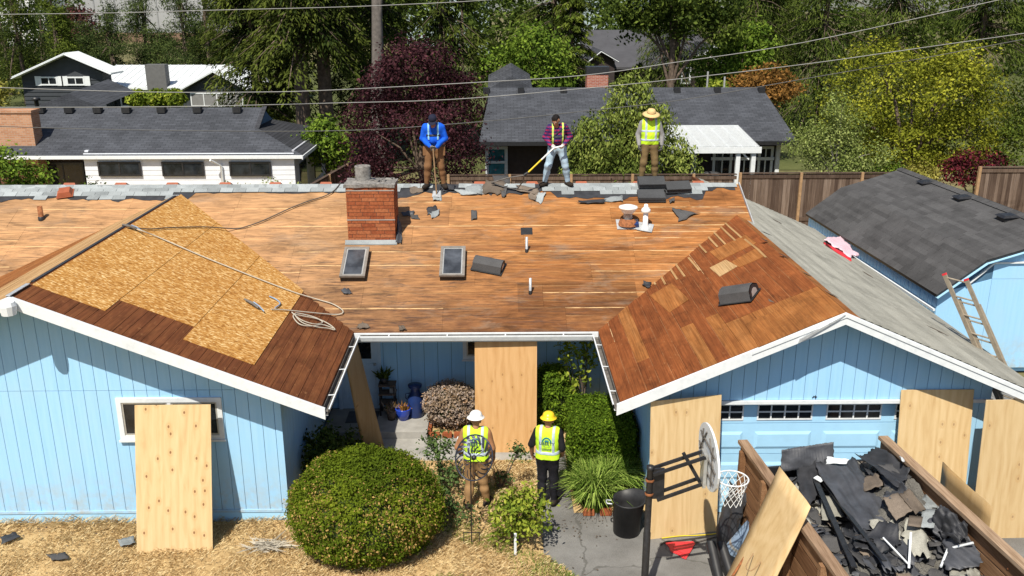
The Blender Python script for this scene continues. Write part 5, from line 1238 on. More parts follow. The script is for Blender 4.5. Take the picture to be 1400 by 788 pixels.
# brick edging round the planting beds
for (x0, y0, x1, y1, lb) in ((-1.42, 16.86, -0.2, 16.86, 'low brick edging in front of the dried round shrub'), (-1.44, 16.92, -1.44, 17.9, 'low brick edging along the porch slab end'), (1.42, 13.86, 2.02, 13.86, 'short brick edging below the tall green grass clump')):
    be = thing('brick_edging', lb, 'edging', ((x0+x1)/2, (y0+y1)/2, 0)); L = math.hypot(x1-x0, y1-y0); k = int(L/0.205)
    bm2 = MB().bb(-0.0975, 0.0975, -0.05, 0.05, -0.05, 0.05).build('brick', 'brick', be); me2 = bm2.data; bpy.data.objects.remove(bm2)
    for i in range(k): f = (i+.5)/k; inst('brick', me2, (x0+(x1-x0)*f, y0+(y1-y0)*f, 0.055+RND.uniform(0, .012)), be, (0, 0, math.atan2(y1-y0, x1-x0)+RND.gauss(0, .02)))
structure('planting_bed', MB().bb(-1.38, 2.62, 16.95, 17.96, 0.0, 0.03).bb(1.32, 2.62, 13.93, 16.93, 0.0, 0.028), 'drysoil')
# scraps in the dry grass
for k, (q, lb) in enumerate((([(62, 757), (90, 754), (94, 763), (70, 765)], 'black shingle scrap lying flat in the dry grass'), ([(0, 733), (22, 728), (28, 734), (2, 743)], 'dark shingle scrap at the left edge of the lawn'), ([(160, 738), (182, 734), (186, 743), (165, 747)], 'grey shingle scrap against the leaning plywood foot'))):
    tag(sheet('shingle_scrap', [atZ(*p, 0.11) for p in q], ('shdark', 'felt', 'shlight')[k], None, 5, 5, 0.02, 0.008, 0.05, 80+k), lb, 'shingle scrap')
tag(quads_obj('straw_bundle', (lambda rs, c: np.stack([c, c+rs.normal(size=c.shape)*0.012, c+(e := np.stack([rs.normal(size=len(c))*.22, rs.normal(size=len(c))*.12, rs.rand(len(c))*.05], 1)), c+e*0.5+np.array([0, 0, .02])], 1))(np.random.RandomState(3), np.tile(np.array(atZ(365, 747, .10)), (160, 1))+np.random.RandomState(4).normal(size=(160, 3))*np.array([.1, .06, .01])), np.full(160, 0.9), MT['rope']), 'pale tangle of dry stalks on the lawn right of the plywood', 'dry stalks')

# ---------------------------------------------------------------- things lying on the roof
def box_vent(c, yaw, plane_R, label, hood='shdark', L=0.62, W=0.36, H=0.19):
    """black hooded roof vent: half-round hood with a louvred mouth"""
    t = thing('roof_vent', label, 'roof vent', c); Mx = plane_R @ Matrix.Rotation(yaw, 3, 'Z')
    prof = [(-W/2, 0.0), (-W/2+0.05, H*0.75), (-W*0.12, H), (W*0.16, H*0.96), (W/2-0.02, H*0.6), (W/2, 0)]
    def P(a, b, n): return Vector(c) + Mx @ Vector((a, b, n))
    m = MB(); V = [P(-L/2, b, n) for b, n in prof]+[P(L/2, b, n) for b, n in prof]; k = len(prof)
    m.add(V, [(i, i+1, k+i+1, k+i) for i in range(k-1)] + [tuple(range(k))[::-1]]); m.build('hood', hood, t)
    q = MB(); V = [P(L/2+0.002, b*0.9, n*0.9+0.005) for b, n in prof]; q.add(V, [tuple(range(k))]); q.build('mouth', 'blackmetal', t)
    r = MB(); V = [P(L/2+0.006, b*0.55, n*0.55+0.02) for b, n in prof]; r.add(V, [tuple(range(k))]); r.build('mesh_screen', 'alu', t)
    m = MB(); m.add([P(-L/2-.03, -W/2-.04, .004), P(L/2+.03, -W/2-.04, .004), P(L/2+.03, W/2+.03, .004), P(-L/2-.03, W/2+.03, .004)], [(0, 1, 2, 3)]); m.build('flange', 'black', t)
    return t
p = oM(668, 366); box_vent(p+N_M*0.03, -0.30, RMX, 'black hooded roof vent lying loose right of the middle skylight')
RRy = Matrix.Rotation(-math.atan(0.434), 3, 'Y')
p = oR(1012, 408); box_vent(p+N_R*0.03, -0.65, RRy, 'black hooded roof vent with open mouth on the red brown right slope', 'shdark', 0.60, 0.44, 0.22)
# white capped flue and white pipe jack
p = oM(858, 308); ft = thing('metal_flue_vent', 'white capped round metal flue on a bright flashing plate', 'flue vent', p)
MB().box(p+N_M*0.02, (0.50, 0.36, 0.012), RMX).build('flashing_plate', 'galv', ft)
MB().lathe([(0.22, 0.0), (0.19, 0.10), (0.13, 0.15)], p, 18).build('flashing_cone', 'rust', ft); MB().lathe([(0.10, 0.0), (0.10, 0.34), (0.135, 0.34)], p, 16).build('flue_pipe', 'galv', ft)
MB().lathe([(0.12, 0.28), (0.20, 0.38), (0.215, 0.40), (0.20, 0.43), (0.10, 0.46), (0, 0.47)], p, 22).build('cap', 'whiteplastic', ft)
MB().box(p+Vector((0.16, -0.10, 0.03)), (0.14, 0.10, 0.10), RMX).build('blue_tape', 'navy', ft)
p = oM(882, 312); pj = thing('white_pipe_jack', 'white plastic pipe jack on a small grey flashing plate', 'vent pipe', p)
MB().box(p+N_M*0.025, (0.34, 0.30, 0.012), RMX @ Matrix.Rotation(-.3, 3, 'Z')).build('flashing_plate', 'galv', pj); MB().lathe([(0.085, 0.0), (0.06, 0.10), (0.055, 0.36), (0.05, 0.36)], p, 14).build('pipe', 'whiteplastic', pj)
MB().lathe([(0.055, 0.34), (0.11, 0.37), (0.10, 0.43), (0.05, 0.48), (0.04, 0.54), (0, 0.55)], p, 14).build('cap', 'whiteplastic', pj)
# shingle bundles waiting at the ridge, and torn scraps
def bundle(px, py, yaw, label, W=0.98, nlay=7, lift=0.0, D=0.34):
    p = oM(px, py)+N_M*(0.02+lift); t = thing('shingle_bundle', label, 'shingle bundle', p); Mx = RMX @ Matrix.Rotation(yaw, 3, 'Z')
    for k in range(nlay): MB().box(p + Mx @ Vector((RND.uniform(-.012, .012), RND.uniform(-.012, .012), 0.012+0.024*k)), (W, D, 0.020), Mx).build('shingle', 'shnew', t)
    return t
bundle(890, 272, 0.0, 'black shingle bundle at the feet of the straw hat man, lower of two', 0.62, 5)
bundle(890, 258, 0.02, 'black shingle bundle at the feet of the straw hat man, upper of two', 0.62, 7, 0.05)
bundle(926, 261, 0.06, 'black shingle bundle tilted at the ridge right of the straw hat man', 0.58, 5, 0.03)
scr = [([(583, 285), (596, 283), (598, 290), (585, 294)], 'felt', 'ragged black felt scrap on the boards below the blue hoodie man'), ([(586, 292), (602, 288), (600, 296), (590, 300)], 'shlight', 'pale shingle shard beside the ragged black felt scrap'),
    ([(644, 290), (652, 290), (652, 301), (644, 302)], 'shdark', 'square dark shingle tab alone on the bare boards'), ([(917, 285), (932, 290), (954, 294), (928, 304)], 'shdark', 'large dark torn shingle near the ridge on the right'), ([(914, 275), (922, 273), (922, 278), (915, 279)], 'shdark', 'small crumpled dark scrap below the shingle bundles'),
    ([(548, 292), (566, 290), (566, 295), (550, 297)], 'feltgrey', 'dark flashing flap right of the brick chimney'), ([(562, 296), (571, 297), (574, 301), (562, 300)], 'shdark', 'tiny dark scrap below the flashing flap'), ([(466, 398), (478, 396), (482, 403), (470, 404)], 'feltgrey', 'dark flake on the boards under the left skylight'),
    ([(488, 450), (496, 441), (506, 449), (498, 452)], 'shbrown', 'curled dark scrap at the inner gutter corner on the left'), ([(545, 448), (552, 447), (556, 453), (546, 454)], 'shbrown', 'curled scrap at the eave above the porch window'),
    ([(880, 386), (890, 388), (888, 396), (878, 392)], 'felt', 'dark scrap in the right roof valley'), ([(592, 263), (603, 262), (604, 275), (592, 276)], 'shlight', 'grey shingle tab under the shovel blade'),
    ([(664, 247), (694, 252), (684, 268), (660, 266)], 'shbrown', 'largest brown shingle flap heaped at the ridge between the men'), ([(684, 262), (694, 256), (692, 270), (686, 272)], 'shdark', 'dark narrow shingle flap beside the largest brown flap'),
    ([(707, 256), (738, 259), (734, 268), (708, 264)], 'shbrown', 'brown shingle strip lying along the ridge left of the plaid shirt man'), ([(736, 266), (746, 266), (740, 279), (731, 276)], 'shlight', 'pale shingle tab sliding down below the brown strip'), ([(724, 264), (736, 266), (732, 276), (722, 272)], 'shbrown', 'brown tab overlapping the pale sliding tab'),
    ([(640, 256), (660, 256), (658, 268), (634, 264)], 'shlight', 'pale shingle piece left of the largest brown flap'), ([(622, 262), (648, 262), (652, 268), (630, 268)], 'shlight', 'long pale shingle shard right of the blue hoodie man'), ([(604, 255), (622, 255), (620, 262), (605, 264)], 'felt', 'black felt piece at the right boot of the blue hoodie man'),
    ([(560, 258), (578, 256), (578, 264), (562, 266)], 'shbrown', 'brown shingle piece at the left boot of the blue hoodie man'), ([(826, 272), (850, 270), (852, 277), (828, 277)], 'shlight', 'bent pale shingle strip below the ridge courses'), ([(790, 276), (828, 274), (826, 280), (792, 280)], 'felt', 'torn black felt tongue below the ridge right of the plaid shirt man'),
    ([(672, 243), (690, 240), (700, 252), (676, 256)], 'shdark', 'dark shingle flap propped on top of the brown flaps')]
for k, (q, mt, lb) in enumerate(scr):
    P = [oM(*p)+N_M*(0.035+0.004*(k % 5)) for p in q]
    tag(sheet('roof_scrap', P, mt, None, 6, 5, 0.025, 0.007, 0.09 if k not in (2, 11) else 0.01, 200+k), lb, 'shingle scrap')
# terracotta box vents: one lies on the front, a row peeks over the ridge
def tvent(name, c, Rm, label, group=None):
    t = thing(name, label, 'box vent', c, group)
    def P(a, b, n): return Vector(c) + Rm @ Vector((a, b, n))
    m = MB(); m.add([P(-.16, -.14, 0), P(.16, -.14, 0), P(.16, .14, 0), P(-.16, .14, 0), P(-.12, -.10, .09), P(.12, -.10, .09), P(.12, .12, .09), P(-.12, .12, .09)], [(4, 5, 6, 7), (0, 1, 5, 4), (1, 2, 6, 5), (2, 3, 7, 6), (3, 0, 4, 7)]); m.build('cap', 'terracotta', t)
    m = MB(); cc = P(0, 0, -0.012); m.box(cc, (0.36, 0.32, 0.015), Rm); m.build('flange', 'terracotta', t); return t
tvent('terracotta_vent', oM(90, 267)+N_M*0.05, RMX @ Matrix.Rotation(0.25, 3, 'Z'), 'terracotta box vent loose on the grey shingles at the left end of the ridge')
RB = Matrix.Rotation(-sa, 3, 'X')
VL = ('leftmost of the row, before the green shrub', 'second from the left, under the first white house window', 'third from the left, between two white house windows', 'under the third window of the white house', 'below the weeds right of the third window', 'nearest the brick chimney on its left', 'just right of the blue hoodie man', 'left of the plaid shirt man', 'right of the plaid shirt man', 'left of the straw hat man', 'rightmost of the row, under the white pergola')
for kk, px in enumerate((98, 168, 238, 310, 378, 447, 656, 727, 794, 872, 953)):
    x = atY(px, 250, 21.5).x; tvent('terracotta_vent', Vector((x, 21.45, 4.447-S_M*0.35+0.05)), RB, 'terracotta vent peeking over the ridge, '+VL[kk], 'terracotta vents behind the ridge')
# ropes and safety lines
cord('safety_rope', [(166, 311), (200, 316), (233, 314), (280, 313), (320, 315), (334, 313), (360, 304), (395, 288), (420, 278), (445, 270), (458, 262), (466, 252)], 0.013, 'darkrope', 'dark safety rope running from the left ridge up to the brick chimney', 'rope', on=onroof)
cord('safety_rope', [(164, 311), (185, 316), (215, 327), (280, 355), (350, 383), (400, 402), (435, 412), (455, 418), (468, 426), (468, 431), (455, 433), (420, 430), (390, 427), (370, 426)], 0.013, 'rope', 'pale safety rope stretched down the strand board slope', 'rope', on=onroof)
cord('coiled_rope', [(398, 430), (410, 440), (428, 446), (440, 444), (432, 438), (415, 433), (402, 432), (412, 444), (432, 450), (448, 452), (457, 454), (450, 447), (436, 440), (418, 436), (400, 434), (408, 446), (425, 449), (440, 447), (455, 452)], 0.012, 'rope', 'untidy coil of pale rope low on the left roof slope', 'rope', on=onroof)
for (a, b, lb) in (((166, 311), (185, 317), 'rope grab knot at the left roof ridge'), ((333, 413), (352, 425), 'rope hook cluster beside the rope coil')):
    A, B_ = oL(*a)+N_L*.06, oL(*b)+N_L*.06; t = thing('rope_grab', lb, 'rope grab', A); MB().tube([A, A.lerp(B_, .5)+N_L*.015, B_], [.018, .028, .018], 8).build('shackle', 'gutter', t); MB().tube([A.lerp(B_, .6)+N_L*.05, B_+N_L*.04, B_+(B_-A)*.4], .012, 6).build('strap', 'tarp', t)
cord('blue_lanyard', [(367, 408), (376, 412), (382, 418), (375, 424)], 0.014, 'tarp', 'short blue lanyard lying near the rope coil', 'lanyard', on=lambda x, y: oL(x, y)+N_L*.045)
A, B_ = oL(404, 381)+N_L*.05, oL(422, 388)+N_L*.05
hm = thing('hammer', 'hammer with yellow handle at the edge of the strand board', 'hammer', A); MB().tube([A, B_], .017, 8).build('handle', 'yellowcord', hm); MB().beam(B_+Vector((0, -.06, .01)), B_+Vector((0, .07, .01)), .035, .035).build('head', 'blackmetal', hm)
# quilt on the garage eave
qa = [oG(1124, 330)+N_G*.06, oG(1150, 325)+N_G*.06, oG(1174, 352)+N_G*.06, oG(1160, 355)+N_G*.06]
tag(sheet('pink_quilt', qa, plain('pink_patterned_cloth', (0.72, 0.50, 0.56), 0.9, 0.35, 45), None, 14, 14, 0.045, 0.03, 0.05, 33), 'rumpled pink and white cloth at the garage eave beside the shed', 'cloth')
A2 = [oG(1126, 334)+N_G*.05, oG(1128, 337)+N_G*.05, oG(1162, 358)+N_G*.05, oG(1160, 354)+N_G*.05]
tag(sheet('pink_hem', A2, 'red', None, 8, 3, 0.03, 0.03, 0.05, 34), 'bright pink lining folded out under the rumpled cloth', 'cloth')

MT['dullalu'] = plain('dull_brown_grey_metal', (.33, .28, .215), .6, .2, 9, metal=.3)
# ---------------------------------------------------------------- ladder
lb_, lt = atZ(1367, 497, 2.2), atZ(1305, 378, 3.35)
LD = thing('extension_ladder', 'aluminium extension ladder leaning on the garage eave by the shed', 'ladder', (9.6, 15.0, 0))
A1 = atY(1311, 383, 15.75); A0 = atY(1353, 480, 15.2); A0 = A1+(A0-A1)*(A1.z/(A1.z-A0.z)); dl = (A1-A0)
sx = Vector((0.20, -0.30, 0.0)).normalized()*0.42
for k, (o, f0, f1, nm) in enumerate(((Vector((0, 0, 0)), 0.0, 0.90, 'fly'), (Vector((-0.05, 0.03, 0.03)), 0.35, 1.0, 'base'))):
    for s in (-.5, .5):
        p, q = A0+dl*f0+sx*s*(1 if k else .9)+o, A0+dl*f1+sx*s*(1 if k else .9)+o
        MB().beam(p, q, 0.03, 0.08, sx).build('side_rail', 'dullalu', LD)
        if k: MB().beam(q, q+dl*0.009, 0.032, 0.082, sx).build('end_cap', 'red', LD)
    for i in range(11 if k == 0 else 8):
        c = A0+dl*(f0+0.05+i*(f1-f0-0.06)/(10 if k == 0 else 7))+o; MB().tube([c-sx*.48, c+sx*.48], .017, 6).build('rung', 'dullalu', LD)

# ---------------------------------------------------------------- power lines
YWR = 28.0
wires = [([(-40, 21), (0, 20), (150, 18), (300, 14), (460, 10), (560, 6), (640, 2), (720, -4)], 'wire', 0.026, 'topmost pale cable crossing the upper left of the picture'),
    ([(-40, 119), (0, 120), (200, 126), (360, 126), (460, 123), (650, 113), (800, 103), (920, 86), (1100, 58), (1366, 0), (1420, -14)], 'wire', 0.030, 'cable rising to the upper right corner over the tall green trees'),
    ([(-40, 147), (0, 147), (240, 146), (460, 141), (620, 136), (800, 121), (920, 109), (1100, 88), (1250, 67), (1420, 43)], 'wire', 0.030, 'bright pale cable crossing the whole picture below the others'),
    ([(-40, 170), (0, 173), (200, 178), (460, 179), (640, 168), (800, 152), (930, 137), (1100, 108), (1250, 82), (1420, 50)], 'wiredark', 0.030, 'lowest dark cable sagging over the purple tree')]
for k, (pts, mt, r, lb) in enumerate(wires):
    P = [atY(x, y, YWR+k*0.25) for x, y in pts]; Q = []
    for i in range(len(P)-1):
        a, b, c, e = P[max(i-1, 0)], P[i], P[i+1], P[min(i+2, len(P)-1)]
        for j in range(6): t = j/6; Q.append(0.5*((2*b)+(c-a)*t+(2*a-5*b+4*c-e)*t*t+(3*b-a-3*c+e)*t**3))
    P = Q+[P[-1]]; d = (P[0]-P[1]).normalized(); d2 = (P[-1]-P[-2]).normalized(); P = [P[0]+d*25] + P + [P[-1]+d2*25]
    tag(MB().tube(P, r*0.43, 5).build('power_line', mt), lb, 'power line', None)
# ---------------------------------------------------------------- people
def cloth(name, c, var=0.12, scale=14): return plain(name, c, 0.85, var, scale, bump=0.15, spec=0.15)
SK = dict(skin=cloth('skin', (0.46, 0.245, 0.16), 0.06), skin2=cloth('tanned_skin', (0.36, 0.18, 0.11), 0.06), hair=cloth('black_hair', (0.012, 0.010, 0.010), 0.3), lip=cloth('lip_skin', (0.36, 0.12, 0.09), 0.05), eye=cloth('eye_white', (0.55, 0.52, 0.5), 0.02))
HIVIS = plain('high_visibility_yellow', (0.52, 0.80, 0.030), 0.7, 0.06, 10); SILV = plain('silver_reflective_tape', (0.42, 0.49, 0.58), 0.45, 0.08, 20)
def person(label, loc, heading, pose, C, scale=1.0, hcell=0.011, group=None):
    J = dict(pelvis=(0, 0, .96), chest=(0, 0, 1.26), neck=(0, 0, 1.46), head=(0, .03, 1.63), face=(0, 1, -0.1),
             shL=(-.185, 0, 1.42), shR=(.185, 0, 1.42), elL=(-.25, -.03, 1.15), elR=(.25, -.03, 1.15), wrL=(-.27, .07, .90), wrR=(.27, .07, .90), haL=(-.26, .11, .82), haR=(.26, .11, .82),
             hipL=(-.095, 0, .92), hipR=(.095, 0, .92), knL=(-.11, .03, .50), knR=(.11, .03, .50), anL=(-.13, -.02, .09), anR=(.13, -.02, .09), toL=(-.16, .15, .035), toR=(.16, .15, .035))
    J.update(pose); J = {k: np.array(v, float) for k, v in J.items()}
    s = Sdf()
    # torso
    s.cap(J['shL']*[.72, 1, 1], J['shR']*[.72, 1, 1], .085, .085, 1, .05)
    for q in (-1, 1):
        off = np.array([q*.085, 0, 0]); s.cap(J['chest']+off+[0, 0, .07], J['chest']+off*0.9-[0, 0, .06], .112, .105, 1, .05); s.cap(J['chest']+off*.9-[0, 0, .05], J['pelvis']+off*.85+[0, 0, .08], .105, .100, 1, .05)
        s.cap(J['pelvis']+off*.85+[0, 0, .06], J['pelvis']+off*.95-[0, .015, .02], .103, .112, 5, .05)
    s.cap(J['chest']+[0, .035*C.get('belly', 1), -.12], J['pelvis']+[0, .03*C.get('belly', 1), .12], .105, .105, 1, .05)
    s.cap(J['neck']-[0, 0.01, .02], J['head']-[0, 0.02, .07], .060, .054, 0, .03)
    for L in 'LR':
        sg = -1 if L == 'L' else 1
        s.chain([J['sh'+L], J['el'+L]], [.068, .050], 2, .04); s.chain([J['el'+L], J['wr'+L]], [.049, .032], 3, .02)
        # hand: palm, four fingers of unequal length bent at the knuckles, thumb from the side
        d = J['ha'+L]-J['wr'+L]; d = d/np.linalg.norm(d); inn = np.array(C.get('palm', {}).get(L, (-sg*1.0, .15, 0))); inn = inn-d*(inn@d); inn /= np.linalg.norm(inn); side = np.cross(d, inn)
        kn = J['wr'+L]+d*.085
        for q in (-.026, 0, .026): s.cap(J['wr'+L]+d*.01, kn+side*q, .022, .017, 4, .012)
        for q, ln in ((-.030, .062), (-.010, .075), (.010, .080), (.030, .070)):
            a = kn+side*q; b = a+(d*.8+inn*.35*C.get('curl', 1))*ln*.55; e = b+(d*.35+inn*.9*C.get('curl', 1))*ln*.55; s.cap(a, b, .0105, .0095, 4, .006); s.cap(b, e, .0095, .008, 4, .006)
        fw = side if (side@np.array([0, 1, 0])) > 0 else -side
        a = J['wr'+L]+d*.03+fw*.025; b = a+fw*.030+d*.028+inn*.012; e = b+d*.030+inn*.015; s.cap(a, b, .014, .012, 4, .01); s.cap(b, e, .012, .009, 4, .008)
        s.chain([J['hip'+L], J['kn'+L]], [.098, .064], 6, .05); s.chain([J['kn'+L], (J['kn'+L]*.62+J['an'+L]*.38)-[0, .02, 0], J['an'+L]], [.061, .060, .040], 6, .04)
        an, to = J['an'+L], J['to'+L]; f = to-an; f[2] = 0; f /= np.linalg.norm(f)
        s.cap(an-f*.045-[0, 0, .045], to-f*.05, .042, .040, 7, .03); s.cap(to-f*.06, to, .043, .032, 7, .03); s.cap(an, an-[0, 0, .03], .043, .046, 7, .03)
    # head with face
    fv = J['face']/np.linalg.norm(J['face']); up = np.array([0, 0, 1.0]); rt = np.cross(fv, up); rt /= np.linalg.norm(rt); up = np.cross(rt, fv); H = J['head']
    s.cap(H-fv*.022+up*.030, H+fv*.012+up*.025, .088, .085, 0, .03); s.cap(H+fv*.020-up*.02, H+fv*.040-up*.078, .072, .042, 0, .03); s.cap(H+fv*.04-up*.065, H+fv*.058-up*.088, .034, .026, 0, .02)
    s.cap(H+fv*.088+up*.008, H+fv*.108-up*.030, .009, .015, 0, .012)
    for q in (-1, 1):
        s.cap(H+rt*q*.087-fv*.005+up*.012, H+rt*q*.087-fv*.012-up*.030, .015, .010, 0, .01); s.cap(H+fv*.080+rt*q*.030+up*.020, H+fv*.078+rt*q*.046+up*.018, .010, .009, 0, .012)
        s.cap(H+fv*.0845+rt*q*.032+up*.000, H+fv*.0840+rt*q*.036+up*.000, .010, .010, 9, .004)
    s.cap(H+fv*.086+rt*-.018-up*.055, H+fv*.086+rt*.018-up*.055, .010, .010, 8, .008)
    T = Matrix.Translation(loc) @ Matrix.Rotation(heading, 4, 'Z') @ Matrix.Scale(scale, 4)
    root = thing('person', label, 'person', loc, group)
    mats = {0: C['skin'], 1: C['shirt'], 2: C['shirt'], 3: C['shirt'] if C.get('long', 1) else C['skin'], 4: C.get('glove', C['skin']), 5: C['pants'], 6: C['pants'], 7: C['boot'], 8: SK['lip'], 9: SK['eye']}
    body = sdf_obj('body', s.mesh(hcell*.8), [mats[i] for i in range(10)], root, T)
    zw = J['pelvis'][2]+.05
    sleeve = {1, 2, 3} if C.get('long', 1) else {1, 2}
    wL, wR = J['wrL'], J['wrR']
    def notneck(X, Y, Z): return .068-np.sqrt((X-J['neck'][0])**2+(Y-J['neck'][1]-.012)**2) + 0*Z + np.maximum(0, (J['neck'][2]-.045)-Z)*-3
    if not C.get('long', 1):
        eL, eR = J['elL'], J['elR']
    sdf_obj('shirt', s.mesh(hcell, .013, [lambda X, Y, Z: (zw-.09)-Z, notneck], sleeve, .010, 3), [C['shirt']], root, T)
    sdf_obj('trousers', s.mesh(hcell, .016, [lambda X, Y, Z: Z-(zw+.01), lambda X, Y, Z: .055-Z], {5, 6}, .006, 5), [C['pants']], root, T)
    for L in 'LR':
        sg = -1 if L == 'L' else 1
        sdf_obj('boot', s.mesh(hcell, .012, [lambda X, Y, Z, sg=sg: -sg*(X-(J['anL'][0]+J['anR'][0])/2)+0*Y+0*Z, lambda X, Y, Z: Z-.14], {7}), [C['boot']], root, T)
        if 'glove' in C: sdf_obj('glove', s.mesh(.009, .004, [lambda X, Y, Z, sg=sg, L=L: np.sqrt((X-J['ha'+L][0])**2+(Y-J['ha'+L][1])**2+(Z-J['ha'+L][2])**2)-.125], {4}), [C['glove']], root, T)
    W = lambda v: T @ Vector(v)
    if 'vest' in C:
        ax_ = lambda X, Y, Z: np.abs(X-J['chest'][0])-(.205-.10*np.clip((Z-1.22)/.2, 0, 1)*(Z < 1.36))
        hem = J['pelvis'][2]-.02
        vc = [lambda X, Y, Z: hem-Z+0*X, lambda X, Y, Z: np.abs(X-J['chest'][0])-.215+0*Y+0*Z, notneck]
        only = {1, 5}
        vm_ = s.mesh(hcell, .030, vc, only, .006, 9); vest = sdf_obj('vest', vm_, [HIVIS], root, T)
        fr = C['vest']
        zb0, zb1 = fr.get('band', (1.04, 1.095))
        bands = [(lambda X, Y, Z, q=q: np.abs(X-J['chest'][0]-q*.115)-.026+0*Z) for q in (-1, 1)]
        for bnd in bands: sdf_obj('reflective_band', s.mesh(.009, .036, vc+[bnd, lambda X, Y, Z: zb1-.005-Z], only, .006, 9), [SILV], vest, T)
        for a, b in fr.get('rows', [(zb0, zb1)]): sdf_obj('reflective_band', s.mesh(.009, .0365, vc+[lambda X, Y, Z, a=a: a-Z, lambda X, Y, Z, b=b: Z-b], only, .006, 9), [SILV], vest, T)
        if fr.get('logo'):
            V, Fq, _ = vm_; bvh = BVHTree.FromPolygons([Vector(v) for v in V], [tuple(f) for f in Fq])
            def onto(name, pts, faces, mat, off):
                P = []
                for x, z in pts:
                    h = bvh.ray_cast(Vector((x, -0.6, z)), Vector((0, 1, 0)))[0]; y = h.y if h else -.16; P.append(W((x, y-off, z)))
                m = MB(); m.add(P, faces); return m.build(name, mat, vest)
            teal = plain('teal_print', (0.008, 0.16, 0.22), 0.7, .05); navy = plain('dark_print', (0.006, 0.05, 0.11), 0.7, .05)
            cz = 1.295
            def ring(cx, c_z, r0, r1, a0, a1, k=18, e=1.0):
                pts = []; fs = []
                for i in range(k+1): a = a0+(a1-a0)*i/k; pts += [(cx+r0*math.cos(a), c_z+r0*e*math.sin(a)), (cx+r1*math.cos(a), c_z+r1*e*math.sin(a))]
                for i in range(k): fs.append((2*i, 2*i+1, 2*i+3, 2*i+2))
                return pts, fs
            onto('emblem_arch', *ring(0, cz, .060, .086, 0, math.pi), teal, .006)
            onto('emblem_peak', [(-.045, cz+.005), (-.012, cz+.045), (.004, cz+.022), (.020, cz+.040), (.045, cz+.005)], [(0, 1, 2), (2, 3, 4), (0, 2, 4)], teal, .007)
            onto('emblem_swoosh', *ring(0, cz-.080, .046, .054, 0, 2*math.pi, 24, .38), teal, .006)
            cu = bpy.data.curves.new('lettering', 'FONT'); cu.body = 'LIBERTY'; cu.size = .078; cu.align_x = 'CENTER'; cu.offset = .0012; cu.resolution_u = 2
            to = bpy.data.objects.new('lettering', cu); COL.objects.link(to); dg = bpy.context.evaluated_depsgraph_get(); me = bpy.data.meshes.new_from_object(to.evaluated_get(dg)); bpy.data.objects.remove(to)
            onto('lettering', [(v.co.x, cz-.056+v.co.y) for v in me.vertices], [tuple(p.vertices) for p in me.polygons], navy, .009)
            for r in range(2):
                x = -.075
                while x < .07:
                    w_ = RND.uniform(.010, .022); onto('small_print', [(x, cz-.146-r*.026), (x+w_, cz-.146-r*.026), (x+w_, cz-.131-r*.026), (x, cz-.131-r*.026)], [(0, 1, 2, 3)], navy, .006); x += w_+.007
    def hat(kind, mat, band=None):
        hc = H+up*.035-fv*.006; Mx = Matrix((tuple(rt), tuple(fv), tuple(up))).transposed(); Mw = (T.to_3x3() @ Mx); o = W(hc)
        prof = dict(hard=[(.150, .012), (.155, .016), (.150, .022), (.118, .032), (.112, .065), (.095, .105), (.060, .130), (.0, .138)], cap=[(.098, .0), (.100, .03), (.088, .075), (.05, .105), (0, .112)],
                    straw=[(.215, -.018), (.22, -.012), (.17, .004), (.115, .018), (.108, .03), (.104, .075), (.085, .105), (.04, .118), (0, .12)])[kind]
        m = MB().lathe([(r*1.0, z) for r, z in prof], o, 26, ax=Mw, sq=(.95, 1.08))
        if kind == 'hard': m.lathe([(.148, .010), (.10, .014)], o, 26, ax=Mw, sq=(.95, 1.08))
        hm_ = m.build({'hard': 'hard_hat', 'cap': 'baseball_cap', 'straw': 'straw_hat'}[kind], mat, root)
        if kind == 'cap':
            pts = []; 
            for i in range(9): a = math.pi*(.12+.76*i/8); pts += [(.098*math.cos(a), .100*math.sin(a), .006), (.092*math.cos(a), .085+.105*math.sin(a), -.012)]
            MB().add([o+Mw @ Vector(p) for p in pts]+[o+Mw @ (Vector(p)+Vector((0, 0, -.006))) for p in pts], [(2*i, 2*i+1, 2*i+3, 2*i+2) for i in range(8)]+[(18+2*i+2, 18+2*i+3, 18+2*i+1, 18+2*i) for i in range(8)]).build('brim', mat, hm_)
        if kind == 'hard':
            for q in (-1, 0, 1): MB().tube([o+Mw @ Vector((q*.035, -.115+.02*abs(q), .045)), o+Mw @ Vector((q*.035, -.06, .118)), o+Mw @ Vector((q*.035, .06, .118)), o+Mw @ Vector((q*.035, .115-.02*abs(q), .045))], .008, 6).build('shell_ridge', mat, hm_)
        if band: MB().lathe([(.112, .022), (.110, .045)], o, 26, ax=Mw, sq=(.95, 1.08)).build('hat_band', band, hm_)
    if 'hat' in C: hat(*C['hat'])
    if C.get('hair'):
        hs = Sdf(); hs.cap(H-fv*.030+up*.045, H+fv*.012+up*.062, .092, .080, 0, .03); hs.cap(H-fv*.045+up*.01, H-fv*.05-up*.03, .07, .05, 0, .03); 
        for q in (-.05, 0, .05): hs.cap(H+fv*.05+up*.085+rt*q, H+fv*.085+up*.065+rt*q, .025, .014, 0, .02)
        sdf_obj('hair', hs.mesh(.009, 0, (), None, .006, 2), [SK['hair']], root, T)
    for nm, mt, bx in C.get('straps', ()):                       # harness webbing wrapped over the chest
        sdf_obj(nm, s.mesh(.008, .024, [bx, notneck], {1, 5}, .006, 3), [mt], root, T)
    return root, J, W
LIME = plain('lime_webbing', (0.48, 0.62, 0.12), .7, .08); SKYW = plain('pale_blue_webbing', (0.25, 0.50, 0.66), .7, .08); DKW = plain('dark_webbing', (0.02, 0.022, 0.03), .6, .2)
def stripx(x0, x1, z0, z1): return lambda X, Y, Z: np.maximum(np.maximum(x0-X, X-x1)+0*Y, np.maximum(z0-Z, Z-z1)+0*Y)
